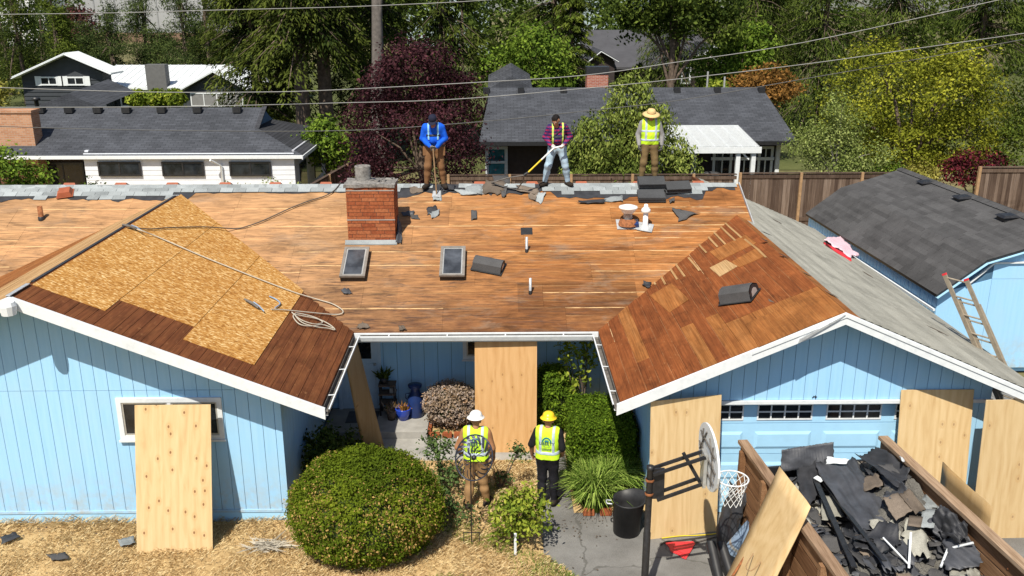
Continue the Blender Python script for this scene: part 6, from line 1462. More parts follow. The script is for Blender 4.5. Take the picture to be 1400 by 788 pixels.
def stripd(k, c, w): return lambda X, Y, Z: np.abs(X*math.cos(k)+Z*math.sin(k)-c)-w+0*Y
blue = cloth('royal_blue_hoodie', (0.010, 0.10, 0.62), .12)
khaki = cloth('khaki_canvas', (0.30, 0.18, 0.085)); brownp = cloth('brown_work_trousers', (0.20, 0.105, 0.05)); bootm = cloth('dark_boot_leather', (0.028, 0.022, 0.018))
# 1 man in the blue hoodie, both hands on his shovel
x, y = -1.45, 20.93
dn, J, W = person('man in royal blue hoodie and navy cap with both hands on a shovel', (x, y, zM(x, y)+.035), math.pi,
    dict(head=(0, .19, 1.55), face=(.1, .85, -.55), neck=(0, .11, 1.42), chest=(0, .05, 1.24), shL=(-.185, .08, 1.39), shR=(.185, .08, 1.38), elL=(-.26, .05, 1.14), elR=(.26, .05, 1.14), wrL=(-.075, .25, .98), wrR=(.075, .25, .99), haL=(.0, .30, .90), haR=(.01, .30, .93),
         anL=(-.20, -.02, .09), anR=(.19, -.02, .09), knL=(-.15, .04, .5), knR=(.15, .04, .5), toL=(-.26, .12, .035), toR=(.25, .12, .035), hipL=(-.10, 0, .92), hipR=(.10, 0, .92)),
    dict(skin=SK['skin2'], shirt=blue, pants=brownp, boot=bootm, glove=cloth('grey_glove', (.36, .34, .30)), hat=('cap', cloth('navy_cap', (.015, .017, .035))), belly=1.2, palm=dict(L=(1, -.3, 0), R=(-1, -.3, 0)),
         straps=[('harness_strap', SKYW, stripx(-.125, -.085, 1.12, 1.6)), ('harness_strap', SKYW, stripx(.085, .125, 1.12, 1.6)), ('chest_strap', DKW, stripx(-.16, .16, 1.20, 1.245))]), 1.02)
for q in (-1, 1): MB().box(W((q*.20, .03, .86)), (.10, .15, .20), Matrix.Rotation(math.pi, 3, 'Z')).build('tool_pouch', brownp, dn)
hand = W((0.0, .30, .90)); 
tip = oM(597, 268)+N_M*.04
shv = thing('shovel', 'flat roofing shovel with wooden handle held by the blue hoodie man', 'shovel', tip)
MB().tube([tip+Vector((0, .0, .02)), hand+Vector((0, -.02, .06))], .017, 8).build('handle', 'fencenew', shv); MB().beam(hand+Vector((-.06, -.02, .07)), hand+Vector((.06, -.02, .07)), .03, .03).build('grip', 'black', shv)
MB().prism([tip+Vector((-.10, -.10, -.03)), tip+Vector((.10, -.10, -.03)), tip+Vector((.09, .13, .06)), tip+Vector((-.09, .13, .06))], (0, 0, -.012)).build('blade', 'galv', shv)
# 2 man in the plaid shirt prying
def plaid():
    g = G('purple_plaid_flannel', .9, .1); o = g.pos(); q = g.sep(o); 
    a = g.ma('FRACT', g.ma('MULTIPLY', g.ma('ADD', q[0], q[1]), 13.0)); b = g.ma('FRACT', g.ma('MULTIPLY', q[2], 13.0))
    c = g.mix((0.022, 0.020, 0.085), (0.30, 0.022, 0.075), g.ma('GREATER_THAN', b, .5)); c = g.mix(c, (0.05, 0.03, 0.12), g.ma('MULTIPLY', g.ma('GREATER_THAN', a, .6), .75)); g.col(c); return g.m
x, y = 1.40, 21.0
pm, J, W = person('black haired man in purple plaid shirt and pale jeans on the ridge', (x, y, zM(x, y)+.03), math.pi,
    dict(head=(.05, .16, 1.56), face=(.35, .85, -.4), neck=(.02, .09, 1.42), chest=(.01, .05, 1.23), shL=(-.175, .05, 1.39), shR=(.19, .06, 1.37), elL=(-.30, -.02, 1.17), elR=(.29, 0, 1.16), wrL=(-.16, .24, 1.02), wrR=(.16, .24, 1.00), haL=(-.10, .30, .96), haR=(.09, .30, .94),
         hipL=(-.10, 0, .90), hipR=(.10, 0, .90), knL=(-.20, .05, .48), knR=(.21, .07, .49), anL=(-.27, -.04, .09), anR=(.28, -.02, .09), toL=(-.36, .07, .035), toR=(.38, .08, .035), pelvis=(0, 0, .93)),
    dict(skin=SK['skin2'], shirt=plaid(), pants=cloth('pale_jeans', (.33, .44, .54), .2), boot=bootm, glove=cloth('white_glove', (.60, .58, .55)), hair=1, palm=dict(L=(1, .1, -.2), R=(-1, .1, -.2)),
         straps=[('harness_strap', LIME, stripx(-.145, -.10, .95, 1.6)), ('harness_strap', LIME, stripx(.09, .135, .95, 1.6)), ('harness_strap', DKW, stripd(.9, 1.0, .018)), ('chest_strap', DKW, stripx(-.16, .16, 1.16, 1.21))]), 0.985)
hl = W((.10, .32, .95)); tp = thing('roofing_fork', 'yellow handled roof stripping tool slanting left from the plaid shirt man', 'stripping tool', hl)
e1 = atY(722, 236, 20.55); e2 = atY(716, 240, 20.5)
MB().tube([W((-.12, .31, 1.0)), hl, hl.lerp(e1, .5)], .018, 8).build('white_grip', 'whiteplastic', tp); MB().tube([hl.lerp(e1, .48), e1], .020, 8).build('handle', 'yellowcord', tp)
q1 = oM(672, 256)+N_M*.12; q2 = oM(706, 262)+N_M*.05
MB().tube([e1, e2], .03, 8).build('ferrule', 'blackmetal', tp); MB().tube([e2, e2.lerp(q1, .5)+Vector((0, 0, .03)), q1], .016, 6).build('prong', 'gutter', tp); MB().tube([e2, e2.lerp(q2, .4)+Vector((.06, 0, 0)), q2], .016, 6).build('prong', 'gutter', tp); MB().tube([q1, (q1+q2)/2+Vector((0, 0, -.02)), q2], .02, 6).build('blade', 'blackmetal', tp)
# 3 man in straw hat
x, y = 3.57, 21.1
person('man in straw hat and yellow safety vest standing behind the shingle bundles', (x, y, zM(x, y)+.02), math.pi,
    dict(elL=(-.28, -.02, 1.15), elR=(.29, -.02, 1.16), wrL=(-.28, .06, .90), wrR=(.27, .10, .93), anL=(-.17, -.02, .09), anR=(.16, -.02, .09), knL=(-.14, .03, .5), knR=(.13, .03, .5), head=(0, .05, 1.62), face=(0, 1, -.25)),
    dict(skin=SK['skin2'], shirt=cloth('grey_long_sleeve', (.24, .235, .24)), pants=cloth('olive_brown_trousers', (.165, .115, .055)), boot=bootm, glove=cloth('dark_grey_glove', (.09, .09, .09)), hat=('straw', cloth('straw', (.58, .42, .20), .15, 40), cloth('tan_hat_band', (.35, .22, .10))),
         vest=dict(rows=[(1.03, 1.075), (1.24, 1.285)], band=(1.03, 1.075)), straps=[('zip', DKW, stripx(-.010, .010, .95, 1.40))]), 0.985)
# 4 and 5 supervisors seen from behind
p = atZ(652, 696)
person('man in white full brim hard hat and tan shirt seen from behind', (p.x, p.y, .05), -.05,
    dict(elL=(-.29, -.05, 1.16), elR=(.28, -.05, 1.15), wrL=(-.26, .10, .96), wrR=(.29, .05, .90), haL=(-.20, .15, .92), haR=(.28, .09, .82), anL=(-.15, -.06, .09), anR=(.17, .04, .09), toL=(-.20, .11, .035), toR=(.22, .21, .035), face=(.25, 1, -.1), shR=(.185, .01, 1.40)),
    dict(skin=SK['skin2'], shirt=cloth('tan_brown_shirt', (.30, .145, .07)), pants=khaki, boot=bootm, hat=('hard', MT['whiteplastic']), vest=dict(logo=1)), 1.02)
p = atZ(748, 690)
person('man in yellow hard hat and black shirt seen from behind', (p.x, p.y, .03), -.22,
    dict(elL=(-.29, -.02, 1.16), elR=(.27, -.04, 1.15), wrL=(-.30, .08, .92), wrR=(.25, .10, .94), haL=(-.29, .12, .84), haR=(.20, .15, .90), anL=(-.10, -.02, .09), anR=(.12, -.01, .09), knL=(-.10, .03, .5)),
    dict(skin=SK['skin2'], shirt=cloth('black_t_shirt', (.014, .014, .016), .3), pants=cloth('black_trousers', (.014, .014, .018), .3), boot=bootm, long=0, hat=('hard', plain('yellow_plastic', (.80, .56, .02), .35, .05, 4, spec=.5)), vest=dict(logo=1)), .985)
# garden wind spinner between the camera and the white helmet
c = atY(648, 624, 12.85); g0 = Vector((c.x-.06, 12.95, .03)); ws = thing('wind_spinner', 'dark round wind spinner on a thin pole before the white hard hat man', 'wind spinner', g0)
MB().tube([g0, Vector((g0.x, g0.y, c.z))], .010, 6).build('pole', 'blackmetal', ws); MB().beam(g0+Vector((-.14, 0, .22)), g0+Vector((.14, 0, .22)), .012, .012).beam(g0+Vector((-.13, 0, .22)), g0+Vector((-.13, 0, 0)), .012, .012).beam(g0+Vector((.13, 0, .22)), g0+Vector((.13, 0, 0)), .012, .012).build('foot_stake', 'blackmetal', ws)
Mr = Matrix.Rotation(.45, 3, 'Y') @ Matrix.Rotation(-.55, 3, 'Z') @ Matrix.Rotation(R_(90), 3, 'X')
sm_ = plain('smoky_blue_metal', (.055, .060, .085), .4, .3, 8, metal=.5)
cp = c+Vector((0, -.05, 0))
for R0, R1, nn, tw in ((.20, .31, 20, .35), (.06, .17, 12, -.4)):
    m = MB()
    for k in range(nn):
        a = 2*math.pi*k/nn; P = []
        for i in range(5): f = i/4; r = R0+(R1-R0)*f; b = a+tw*f; P.append((r, b, .018*math.sin(f*3)))
        L_ = [Vector((r*math.cos(b-.07), r*1.2*math.sin(b-.07), z-.012)) for r, b, z in P]; Q_ = [Vector((r*math.cos(b+.07), r*1.2*math.sin(b+.07), z+.012)) for r, b, z in P]
        V = [cp+Mr @ v for v in L_+Q_]; m.add(V, [(i, i+1, 5+i+1, 5+i) for i in range(4)])
    m.build('vane_ring', sm_, ws)
MB().tube([cp+Mr @ Vector((.32*math.cos(a), .384*math.sin(a), 0)) for a in [2*math.pi*k/30 for k in range(31)]], .012, 6, cap=False).build('outer_hoop', sm_, ws)
MB().lathe([(0, .03), (.04, .02), (.04, -.02), (0, -.03)], cp, 12, ax=Mr).build('hub', 'blackmetal', ws)
for a in range(6): b = a*math.pi/3; MB().tube([cp, cp+Mr @ Vector((.32*math.cos(b), .384*math.sin(b), 0))], .005, 5).build('spoke', 'blackmetal', ws)

# ---------------------------------------------------------------- planting round the house
def shrub(name, label, base, blobs, mat, nclump, per, cr, leaf, seed, cat='shrub', stems=6, r0=.03, shell=.78, **kw):
    t = thing(name, label, cat, base); rs = random.Random(seed); m = MB(); b = Vector(base)
    for i in range(stems):
        q = rs.choice(blobs); e = Vector(q[0])+Vector((rs.uniform(-.5, .5)*q[1][0], rs.uniform(-.5, .5)*q[1][1], rs.uniform(0, .6)*q[1][2])); m.tube([b+Vector((rs.uniform(-.05, .05), rs.uniform(-.05, .05), 0)), b.lerp(e, .5)+Vector((rs.uniform(-.06, .06), 0, .05)), e], [r0, r0*.7, r0*.3], 5)
    m.build('stem', 'bark', t, centre=b); crown('foliage', blobs, nclump, per, cr, leaf, LF[mat], t, seed=seed, shell=shell, **kw); return t
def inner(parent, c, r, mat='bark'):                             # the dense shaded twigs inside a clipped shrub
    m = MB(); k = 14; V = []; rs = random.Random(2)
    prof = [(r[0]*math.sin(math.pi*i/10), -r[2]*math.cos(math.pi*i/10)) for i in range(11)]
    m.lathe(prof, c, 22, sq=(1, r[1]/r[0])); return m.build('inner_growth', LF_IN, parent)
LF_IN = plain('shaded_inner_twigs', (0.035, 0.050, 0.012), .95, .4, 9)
bc = (-2.15, 13.0, .72); R3 = (1.155, 1.03, .84)
bb = thing('round_shrub', 'large clipped round green shrub with tan tips in the middle of the lawn', 'shrub', (bc[0], bc[1], 0))
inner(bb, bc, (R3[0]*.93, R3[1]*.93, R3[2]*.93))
def yel(P):
    q = (P-np.array(bc))/np.array(R3); s = np.sin(P[:, 0]*5.1+P[:, 2]*3)+np.sin(P[:, 1]*6.3-P[:, 0]*4.1)+np.sin(P[:, 2]*9+P[:, 0]*8)
    return np.clip(.16+.17*s*.5, .01, .5)*np.clip(1.25-np.abs(q[:, 2]-.1)*1.1, .15, 1)*(q[:, 2] < .97)
bl = [(bc, R3)] + [(tuple(np.array(bc)+unit(NR.normal(size=(1, 3)))[0]*np.array(R3)*.80), (.32, .30, .25)) for _ in range(26)] + [(tuple(np.array(bc)+unit(NR.normal(size=(1, 3))+np.array([0, -.2, .5]))[0]*np.array(R3)*.99), (.09, .09, .10)) for _ in range(70)]
crown('foliage', bl, 9000, 16, .045, .021, LF['box'], bb, 5, .6, shell=.94, yellow=yel, up=.2)
ds = thing('dried_shrub', 'brown dried out clipped shrub between the porch and the standing plywood', 'shrub', (-1.0, 17.35, .03))
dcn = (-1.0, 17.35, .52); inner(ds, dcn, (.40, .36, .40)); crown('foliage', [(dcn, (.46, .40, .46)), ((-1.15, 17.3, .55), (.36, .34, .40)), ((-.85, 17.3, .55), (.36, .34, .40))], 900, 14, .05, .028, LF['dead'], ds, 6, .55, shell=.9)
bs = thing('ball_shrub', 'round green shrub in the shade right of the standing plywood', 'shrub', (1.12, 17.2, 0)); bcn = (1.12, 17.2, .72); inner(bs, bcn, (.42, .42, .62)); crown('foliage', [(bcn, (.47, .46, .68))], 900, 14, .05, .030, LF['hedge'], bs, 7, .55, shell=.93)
hd = thing('clipped_hedge', 'square clipped green hedge under the right gutter', 'hedge', (1.95, 15.7, 0)); 
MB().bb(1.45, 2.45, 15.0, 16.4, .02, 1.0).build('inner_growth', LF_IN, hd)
rs = np.random.RandomState(8); n = 26000; F = rs.rand(n, 3); ax_ = rs.randint(0, 5, n); P = np.array([1.40, 14.92, .05])+F*np.array([1.10, 1.55, 1.05])
for k, (a, v) in enumerate(((0, 1.40), (0, 2.50), (1, 14.92), (2, 1.10), (2, 1.10))): P[ax_ == k, a] = v+rs.normal(size=(ax_ == k).sum())*.035
quads_obj('foliage', leafquads(P, np.stack([(ax_ == 1)*1.-(ax_ == 0)*1., -1.0*(ax_ == 2), (ax_ > 2)*1.], 1)+rs.normal(size=P.shape)*.8, .030*(.6+.8*rs.rand(n)), .018*np.ones(n), rs), .3*rs.rand(n)+.5*rs.rand(n)*rs.rand(n)+.1, LF['hedge'], hd)
def grassclump(name, label, c, n, h, sp, mat, seed, wd=.008):
    t = thing(name, label, 'ornamental grass', c); rs = np.random.RandomState(seed); th = rs.rand(n)*2*math.pi; out = np.stack([np.cos(th), np.sin(th), np.zeros(n)], 1); r = rs.rand(n)**.5
    b = np.array(c)+out*(r*sp*.35)[:, None]; L = h*(.6+.6*rs.rand(n)); lean = .15+.9*r*rs.rand(n)
    side = np.stack([-np.sin(th), np.cos(th), np.zeros(n)], 1)*wd; P0 = b; P1 = b+out*(lean*L*.35)[:, None]; P1[:, 2] += L*.62; P2 = b+out*(lean*L*.95)[:, None]; P2[:, 2] += L*(.95-.55*lean)
    V = np.concatenate([np.stack([P0-side, P0+side, P1+side, P1-side], 1), np.stack([P1-side, P1+side, P2+side*.2, P2-side*.2], 1)]); tt = rs.rand(n); quads_obj('blades', V, np.concatenate([tt*.7, np.clip(tt*.8+.2, 0, 1)]), LF[mat], t); return t
gcl = thing('tall_grass_clump', 'tall arching green grass clump between the hedge and the dustbin', 'ornamental grass', (1.78, 14.45, 0))
for k, (x, y) in enumerate(((1.58, 14.85), (1.95, 14.80), (1.65, 14.40), (1.95, 14.45), (1.70, 14.12), (2.25, 14.8))):
    g_ = grassclump('x', 'x', (x, y, .02), 620, .72, .7, 'blade', 20+k); ch_ = g_.children[0]; ch_.parent = gcl; ch_.location = Vector(ch_.location)+Vector((x, y, .02))-Vector((1.78, 14.45, 0)); bpy.data.objects.remove(g_); ch_.name = 'blades'
shrub('climbing_shrub', 'thin yellow green climbing shrub in the shaded corner above the hedge', (1.75, 17.0, .03), [((1.45, 16.95, 1.75), (.30, .25, .42)), ((1.85, 17.1, 1.95), (.28, .25, .40)), ((1.55, 17.0, 1.25), (.28, .2, .3)), ((1.9, 17.2, 1.4), (.2, .2, .4))], 'lemon', 95, 8, .10, .05, 31, shell=.2, stems=9, r0=.018)
shrub('lemon_shrub', 'yellow green leafy shrub with bare lower stems in front of the yellow hard hat man', (.30, 12.95, .03), [((.22, 12.95, .62), (.34, .32, .30)), ((.48, 12.95, .78), (.30, .28, .24)), ((.08, 12.9, .42), (.26, .26, .22)), ((.55, 12.85, .5), (.22, .22, .2))], 'lemon', 240, 9, .09, .040, 32, shell=.35, stems=12, r0=.014)
tag(MB().bb(.245, .285, 12.62, 12.66, 0, .42).build('white_stake', 'white'), 'short white plastic stake at the foot of the yellow green shrub', 'stake')
shrub('rose_bush', 'straggly green rose bush left of the white hard hat man', (-1.0, 14.6, .03), [((-1.05, 14.6, .78), (.30, .26, .30)), ((-.92, 14.45, .42), (.26, .24, .26)), ((-1.15, 14.7, 1.05), (.18, .18, .18))], 'rose', 120, 9, .085, .036, 33, shell=.25, stems=10, r0=.012)
shrub('low_weed_shrub', 'sparse low green shrub at the feet of the white hard hat man', (-.78, 13.9, .03), [((-.85, 13.9, .28), (.28, .3, .24)), ((-.62, 13.6, .18), (.25, .25, .16))], 'rose', 70, 9, .085, .032, 34, shell=.2, stems=8, r0=.01)
rbs = shrub('white_rose_bush', 'leggy rose bush with one white bloom between the two men in hard hats', (.05, 14.7, .03), [((.35, 14.65, .80), (.14, .14, .24)), ((-.16, 14.7, .62), (.10, .1, .14)), ((.1, 14.6, .35), (.2, .15, .15))], 'rose', 48, 8, .06, .034, 35, shell=.2, stems=12, r0=.012)
wb_ = atY(629, 601, 14.5); rs_ = MB(); rs_.lathe([(0, -.05), (.05, -.03), (.062, .01), (.05, .045), (.0, .05)], wb_, 12); rs_.build('bloom', 'whiteplastic', rbs)
MB().tube([(.0, 14.7, .05), (-.1, 14.6, .5), wb_], [.012, .01, .007], 5).build('cane', 'bark', rbs)
shrub('dark_leafy_shrub', 'dark leafy shrub in the shade at the left wing corner', (-3.2, 15.1, .03), [((-3.2, 15.1, .6), (.38, .5, .5)), ((-3.0, 14.7, .5), (.3, .3, .4)), ((-2.9, 15.5, .45), (.35, .3, .35))], 'oak', 260, 12, .10, .045, 36, shell=.5)
# dry lawn grass, and the greener corner by the path
rs = np.random.RandomState(5); n = 110000; X = rs.uniform(-9.5, 1.9, n); Y = rs.uniform(10.9, 15.8, n); nz = np.sin(X*2.3+Y*1.7)+np.sin(X*5.1-Y*3.3)+rs.normal(size=n)*.9
ok = np.array([lawn_in(a, b) for a, b in zip(X, Y)]) & (nz > -1.0); X, Y = X[ok], Y[ok]; n = len(X)
Zg = np.array([lawn_z(a, b) for a, b in zip(X, Y)]); near = np.clip((Y-13.3)/.45, 0, 1)*(X < -3.6)*np.exp(-((X+6.6)/2.2)**2)
L = (.045+.06*rs.rand(n))*(1+2.0*near); th = rs.rand(n)*6.28; ln = .5+.9*rs.rand(n); P0 = np.stack([X, Y, Zg-.004], 1); D = np.stack([np.cos(th)*ln, np.sin(th)*ln, np.ones(n)*.75], 1)*L[:, None]; S = np.stack([-np.sin(th), np.cos(th), np.zeros(n)], 1)*.003
V = np.stack([P0-S, P0+S, P0+D*.6+S*.7+np.array([0, 0, .012]), P0+D], 1); grn = (np.sin(X*1.3+2)+np.sin(Y*4+X*2.1) > 1.3) & (X > -1.2)
nc = 750; cx = rs.uniform(-9.4, 2.4, nc); cy = np.where(rs.rand(nc) < .55, 13.7-np.abs(rs.normal(size=nc))*.35, rs.uniform(11.2, 15.6, nc)); okc = np.array([(lawn_in(a, b) or a > .8) and (b < 13.74 or a > -3.5) for a, b in zip(cx, cy)]); cx, cy = cx[okc], cy[okc]; nc = len(cx)
cz_ = np.array([lawn_z(a, b) if lawn_in(a, b) else .004 for a, b in zip(cx, cy)])+.014
tag(quads_obj('roofing_crumbs', leafquads(np.stack([cx, cy, cz_], 1), np.array([[0, 0, 1.]])+rs.normal(size=(nc, 3))*.25, .010+.018*rs.rand(nc), .008+.012*rs.rand(nc), rs), rs.rand(nc), MT['shbrown']), 'scattered dark roofing crumbs on the lawn and the path', 'roofing crumbs', kind='stuff')
tag(quads_obj('dry_grass', V, np.where(grn & (rs.rand(n) < .6), 1.0, .9*rs.rand(n)), LF['straw']), 'dry straw coloured lawn grass in front of the house', 'grass', kind='stuff')
n = 14000; X = rs.uniform(-.4, 2.3, n); Y = rs.uniform(11.4, 12.9, n); ok = np.array([lawn_in(a, b) for a, b in zip(X, Y)]) & (rs.rand(n) < np.clip((X-.1)*1.2, 0, 1)*np.clip((12.75-Y)*3, 0, 1)); X, Y = X[ok], Y[ok]; n = len(X); Zg = np.array([lawn_z(a, b) for a, b in zip(X, Y)])
th = rs.rand(n)*6.28; L = .05+.05*rs.rand(n); P0 = np.stack([X, Y, Zg-.004], 1); D = np.stack([np.cos(th)*.7, np.sin(th)*.7, np.ones(n)*.8], 1)*L[:, None]; S = np.stack([-np.sin(th), np.cos(th), np.zeros(n)], 1)*.004
tag(quads_obj('green_grass', np.stack([P0-S, P0+S, P0+D*.6+S*.7, P0+D], 1), rs.rand(n), LF['blade']), 'patch of green lawn grass beside the path at the bottom', 'grass', kind='stuff')
# ---------------------------------------------------------------- gambrel shed to the right
SH = thing('gambrel_shed', 'pale blue garden shed with a charcoal shingled gambrel roof', 'shed', (13.2, 24.3, 0))
SY0, SY1 = 20.1, 28.5; shx = lambda y: -0.0327*(y-20.1)
E0, K0, RG = (10.31, 2.00), (11.37, 2.837), (13.26, 3.44); K1, E1 = (15.15, 2.837), (16.21, 2.00)
def sP(c, y): return Vector((c[0]+shx(y), y, c[1]))
def roofslab(a, b, y0, y1, mat, name='roof', t=0.06): return MB().prism([sP(a, y0), sP(b, y0), sP(b, y1), sP(a, y1)][::-1], (0, 0, -t)).build(name, mat, SH)
r1 = roofslab(E0, K0, SY0-.08, SY1+.08, 'blackmetal'); r2 = roofslab(K0, RG, SY0-.08, SY1+.08, 'blackmetal'); roofslab(RG, K1, SY0-.08, SY1+.08, 'shnew'); roofslab(K1, E1, SY0-.08, SY1+.08, 'shnew')
mb = MB()
for k in range(3): mb.bb(-.5+k/3+.004, -.5+(k+1)/3-.004, -.085, .06, -.004, .004)
mb.bb(-.5, .5, .06, .085, -.004, .004)
o_ = mb.build('shingle', 'shdark', SH, centre=(0, 0, 0)); strip = o_.data; bpy.data.objects.remove(o_)
for (a, b, par) in ((E0, K0, r1), (K0, RG, r2)):
    A, B_ = Vector((a[0], 0, a[1])), Vector((b[0], 0, b[1])); v = (B_-A); Ls = v.length; v.normalize(); u = Vector((-.0327, 1, 0)).normalized(); nn = u.cross(v); nn = nn if nn.z > 0 else -nn
    rows = int(round(Ls/.142)); stp = Ls/rows
    M0 = Matrix((-u, v, (-u).cross(v))).transposed()
    if ((-u).cross(v)).z < 0: M0 = Matrix((u, v, u.cross(v))).transposed()
    rot = (M0 @ Matrix.Rotation(R_(2.2), 3, 'X')).to_euler()
    for i in range(rows):
        yy = SY0-.1 - (0, .33, .166)[i % 3]
        while yy < SY1+.1:
            c0, c1 = max(yy, SY0-.1), min(yy+1, SY1+.1); L = c1-c0
            if L > .12:
                ym = (c0+c1)/2; p = Vector((a[0]+shx(ym), ym, a[1])) + v*(stp*(i+.62)) + nn*(.012+RND.uniform(0, .002))
                s_ = inst('shingle', strip, p, par, rot); s_.scale = (L-.006, 1, 1)
            yy += 1
mb = MB(); mb.add([(-.17, -.16, -.05), (.17, -.16, -.05), (.17, 0, .02), (-.17, 0, .02), (.17, .16, -.05), (-.17, .16, -.05)], [(0, 1, 2, 3), (3, 2, 4, 5)])
o_ = mb.build('ridge_shingle', 'shdark', r2, centre=(0, 0, 0)); cm2 = o_.data; bpy.data.objects.remove(o_)
yy = SY0
while yy < SY1: inst('ridge_shingle', cm2, sP(RG, yy)+Vector((0, 0, .045)), r2, (0, 0, math.pi/2)); yy += .27
mb = MB(); zt = lambda x: (E0[1]+(x-E0[0])*(K0[1]-E0[1])/(K0[0]-E0[0]) if x < K0[0] else (K0[1]+(x-K0[0])*(RG[1]-K0[1])/(RG[0]-K0[0]) if x < RG[0] else (RG[1]-(x-RG[0])*(RG[1]-K1[1])/(K1[0]-RG[0]) if x < K1[0] else K1[1]-(x-K1[0])*(K1[1]-E1[1])/(E1[0]-K1[0]))))-.07
fw = MB().prism([(x, SY0+.05, max(zt(x), 0)) for x in (10.42, 11.37, 13.26, 15.15, 16.1)]+[(16.1, SY0+.05, 0), (10.42, SY0+.05, 0)], (0, .1, 0)).build('wall', 'groove', SH)
siding(fw, 0, SY0+.049, 10.40, 16.1, .1, lambda x: zt(x)-.005, -1, step=1.22, seam=2.35)
lw = MB().prism([(10.42+shx(SY0), SY0+.17, 0), (10.42+shx(SY1), SY1, 0), (10.42+shx(SY1), SY1, 1.95), (10.42+shx(SY0), SY0+.17, 1.95)], (.1, 0, 0)).build('wall', 'groove', SH)
yy = SY0+.05
while yy < SY1: 
    x = 10.42+shx(yy+.1); MB().bb(x-.018, x-.001, yy+.004, yy+.201, .1, 1.96).build('siding_board', 'blue', lw); yy += .205
MB().prism([(10.42+shx(SY1)+.01, SY1, 0), (16.1+shx(SY1), SY1, 0), (16.1+shx(SY1), SY1, 1.95), (13.26+shx(SY1), SY1, 3.36), (10.43+shx(SY1), SY1, 1.95)], (0, -.1, 0)).build('wall', 'blue', SH)
for a, b in ((E0, K0), (K0, RG), (RG, K1), (K1, E1)):
    d = Vector((0, 0, -.07)); MB().beam(sP(a, SY0-.085)+d, sP(b, SY0-.085)+d, .02, .11, (0, 1, 0)).build('rake_trim', 'bluedoor', SH)
t0, t1, t2 = atY(1321, 391, SY0), atY(1360, 360, SY0), atY(1400, 358, SY0)
for p, q in ((t0, t1), (t1, t2+Vector((1.2, 0, 0)))): MB().beam(p+Vector((0, .015, 0)), q+Vector((0, .015, 0)), .04, .06, (0, 1, 0)).build('batten', 'white', SH)
MB().beam(sP(E0, SY0)+Vector((.03, 0, -.40)), sP(E0, SY1)+Vector((.03, 0, -.40)), .05, .05).build('skirt_trim', 'white', SH)
for px, py in ((1266, 252), (1316, 273), (1377, 299)):
    d = ray(px, py); n = Vector((-(RG[1]-K0[1])/(RG[0]-K0[0]), 0, 1)); p0 = sP(K0, 24.0); t = (p0-_C).dot(n)/d.dot(n); p = _C+d*t
    vt = MB().bb(p.x-.17, p.x+.17, p.y-.19, p.y+.19, p.z-.06, p.z+.05).build('roof_vent', 'blackmetal', SH); m = MB(); m.add([(p.x-.22, p.y-.23, p.z+.051), (p.x+.22, p.y-.23, p.z+.075), (p.x+.22, p.y+.23, p.z+.075), (p.x-.22, p.y+.23, p.z+.051), (p.x-.15, p.y-.16, p.z+.10), (p.x+.15, p.y-.16, p.z+.12), (p.x+.15, p.y+.16, p.z+.12), (p.x-.15, p.y+.16, p.z+.10)], [(4, 5, 6, 7), (0, 1, 5, 4), (1, 2, 6, 5), (2, 3, 7, 6), (3, 0, 4, 7)]); m.build('vent_cap', 'blackmetal', vt)

# ---------------------------------------------------------------- fences
def fence(label, A, B_, h, h2=None, post='fence', bw=.145, rail=True):
    A, B_ = Vector(A), Vector(B_); d = B_-A; L = d.length; d.normalize(); ang = math.atan2(d.y, d.x); t = thing('wooden_fence', label, 'fence', A); n = Vector((-d.y, d.x, 0))
    m0 = MB().bb(-bw/2+.003, bw/2-.003, -.01, .01, 0, h).build('fence_board', 'fence', t, centre=(0, 0, 0)); me = m0.data; bpy.data.objects.remove(m0)
    k = int(L/bw)
    for i in range(k): inst('fence_board', me, A+d*((i+.5)*bw)+n*RND.uniform(-.004, .004)+Vector((0, 0, RND.uniform(-.02, .0))), t, (0, 0, ang))
    for z in (h-.10, .35): MB().beam(A-n*.03+Vector((0, 0, z)), B_-n*.03+Vector((0, 0, z)), .035, .14).build('fence_rail', 'fence', t)
    MB().beam(A-n*.01+Vector((0, 0, h+.03)), B_-n*.01+Vector((0, 0, h+.03)), .14, .035).build('fence_cap', 'fence', t)
    for i in range(int(L/2.4)+1): p = A+d*min(L, i*2.4)-n*.07; MB().bb(p.x-.05, p.x+.05, p.y-.05, p.y+.05, 0, h+.06).build('fence_post', 'fencenew', t)
    return t
fence('weathered grey board fence behind the three men on the ridge', (-1.9, 35, 0), (9.4, 35, 0), 2.10)
fence('taller weathered fence with new posts between the house and the shed', (9.5, 34.9, 0), (16.0, 34.9, 0), 2.16)
fence('dark board fence section beyond the shed at the right edge', (18.2, 33.6, 0), (24.5, 33.6, 0), 2.6)
fence('brown board fence beside the white house and the purple tree', (-7.1, 33.5, 0), (-6.3, 39.0, 0), 1.95)

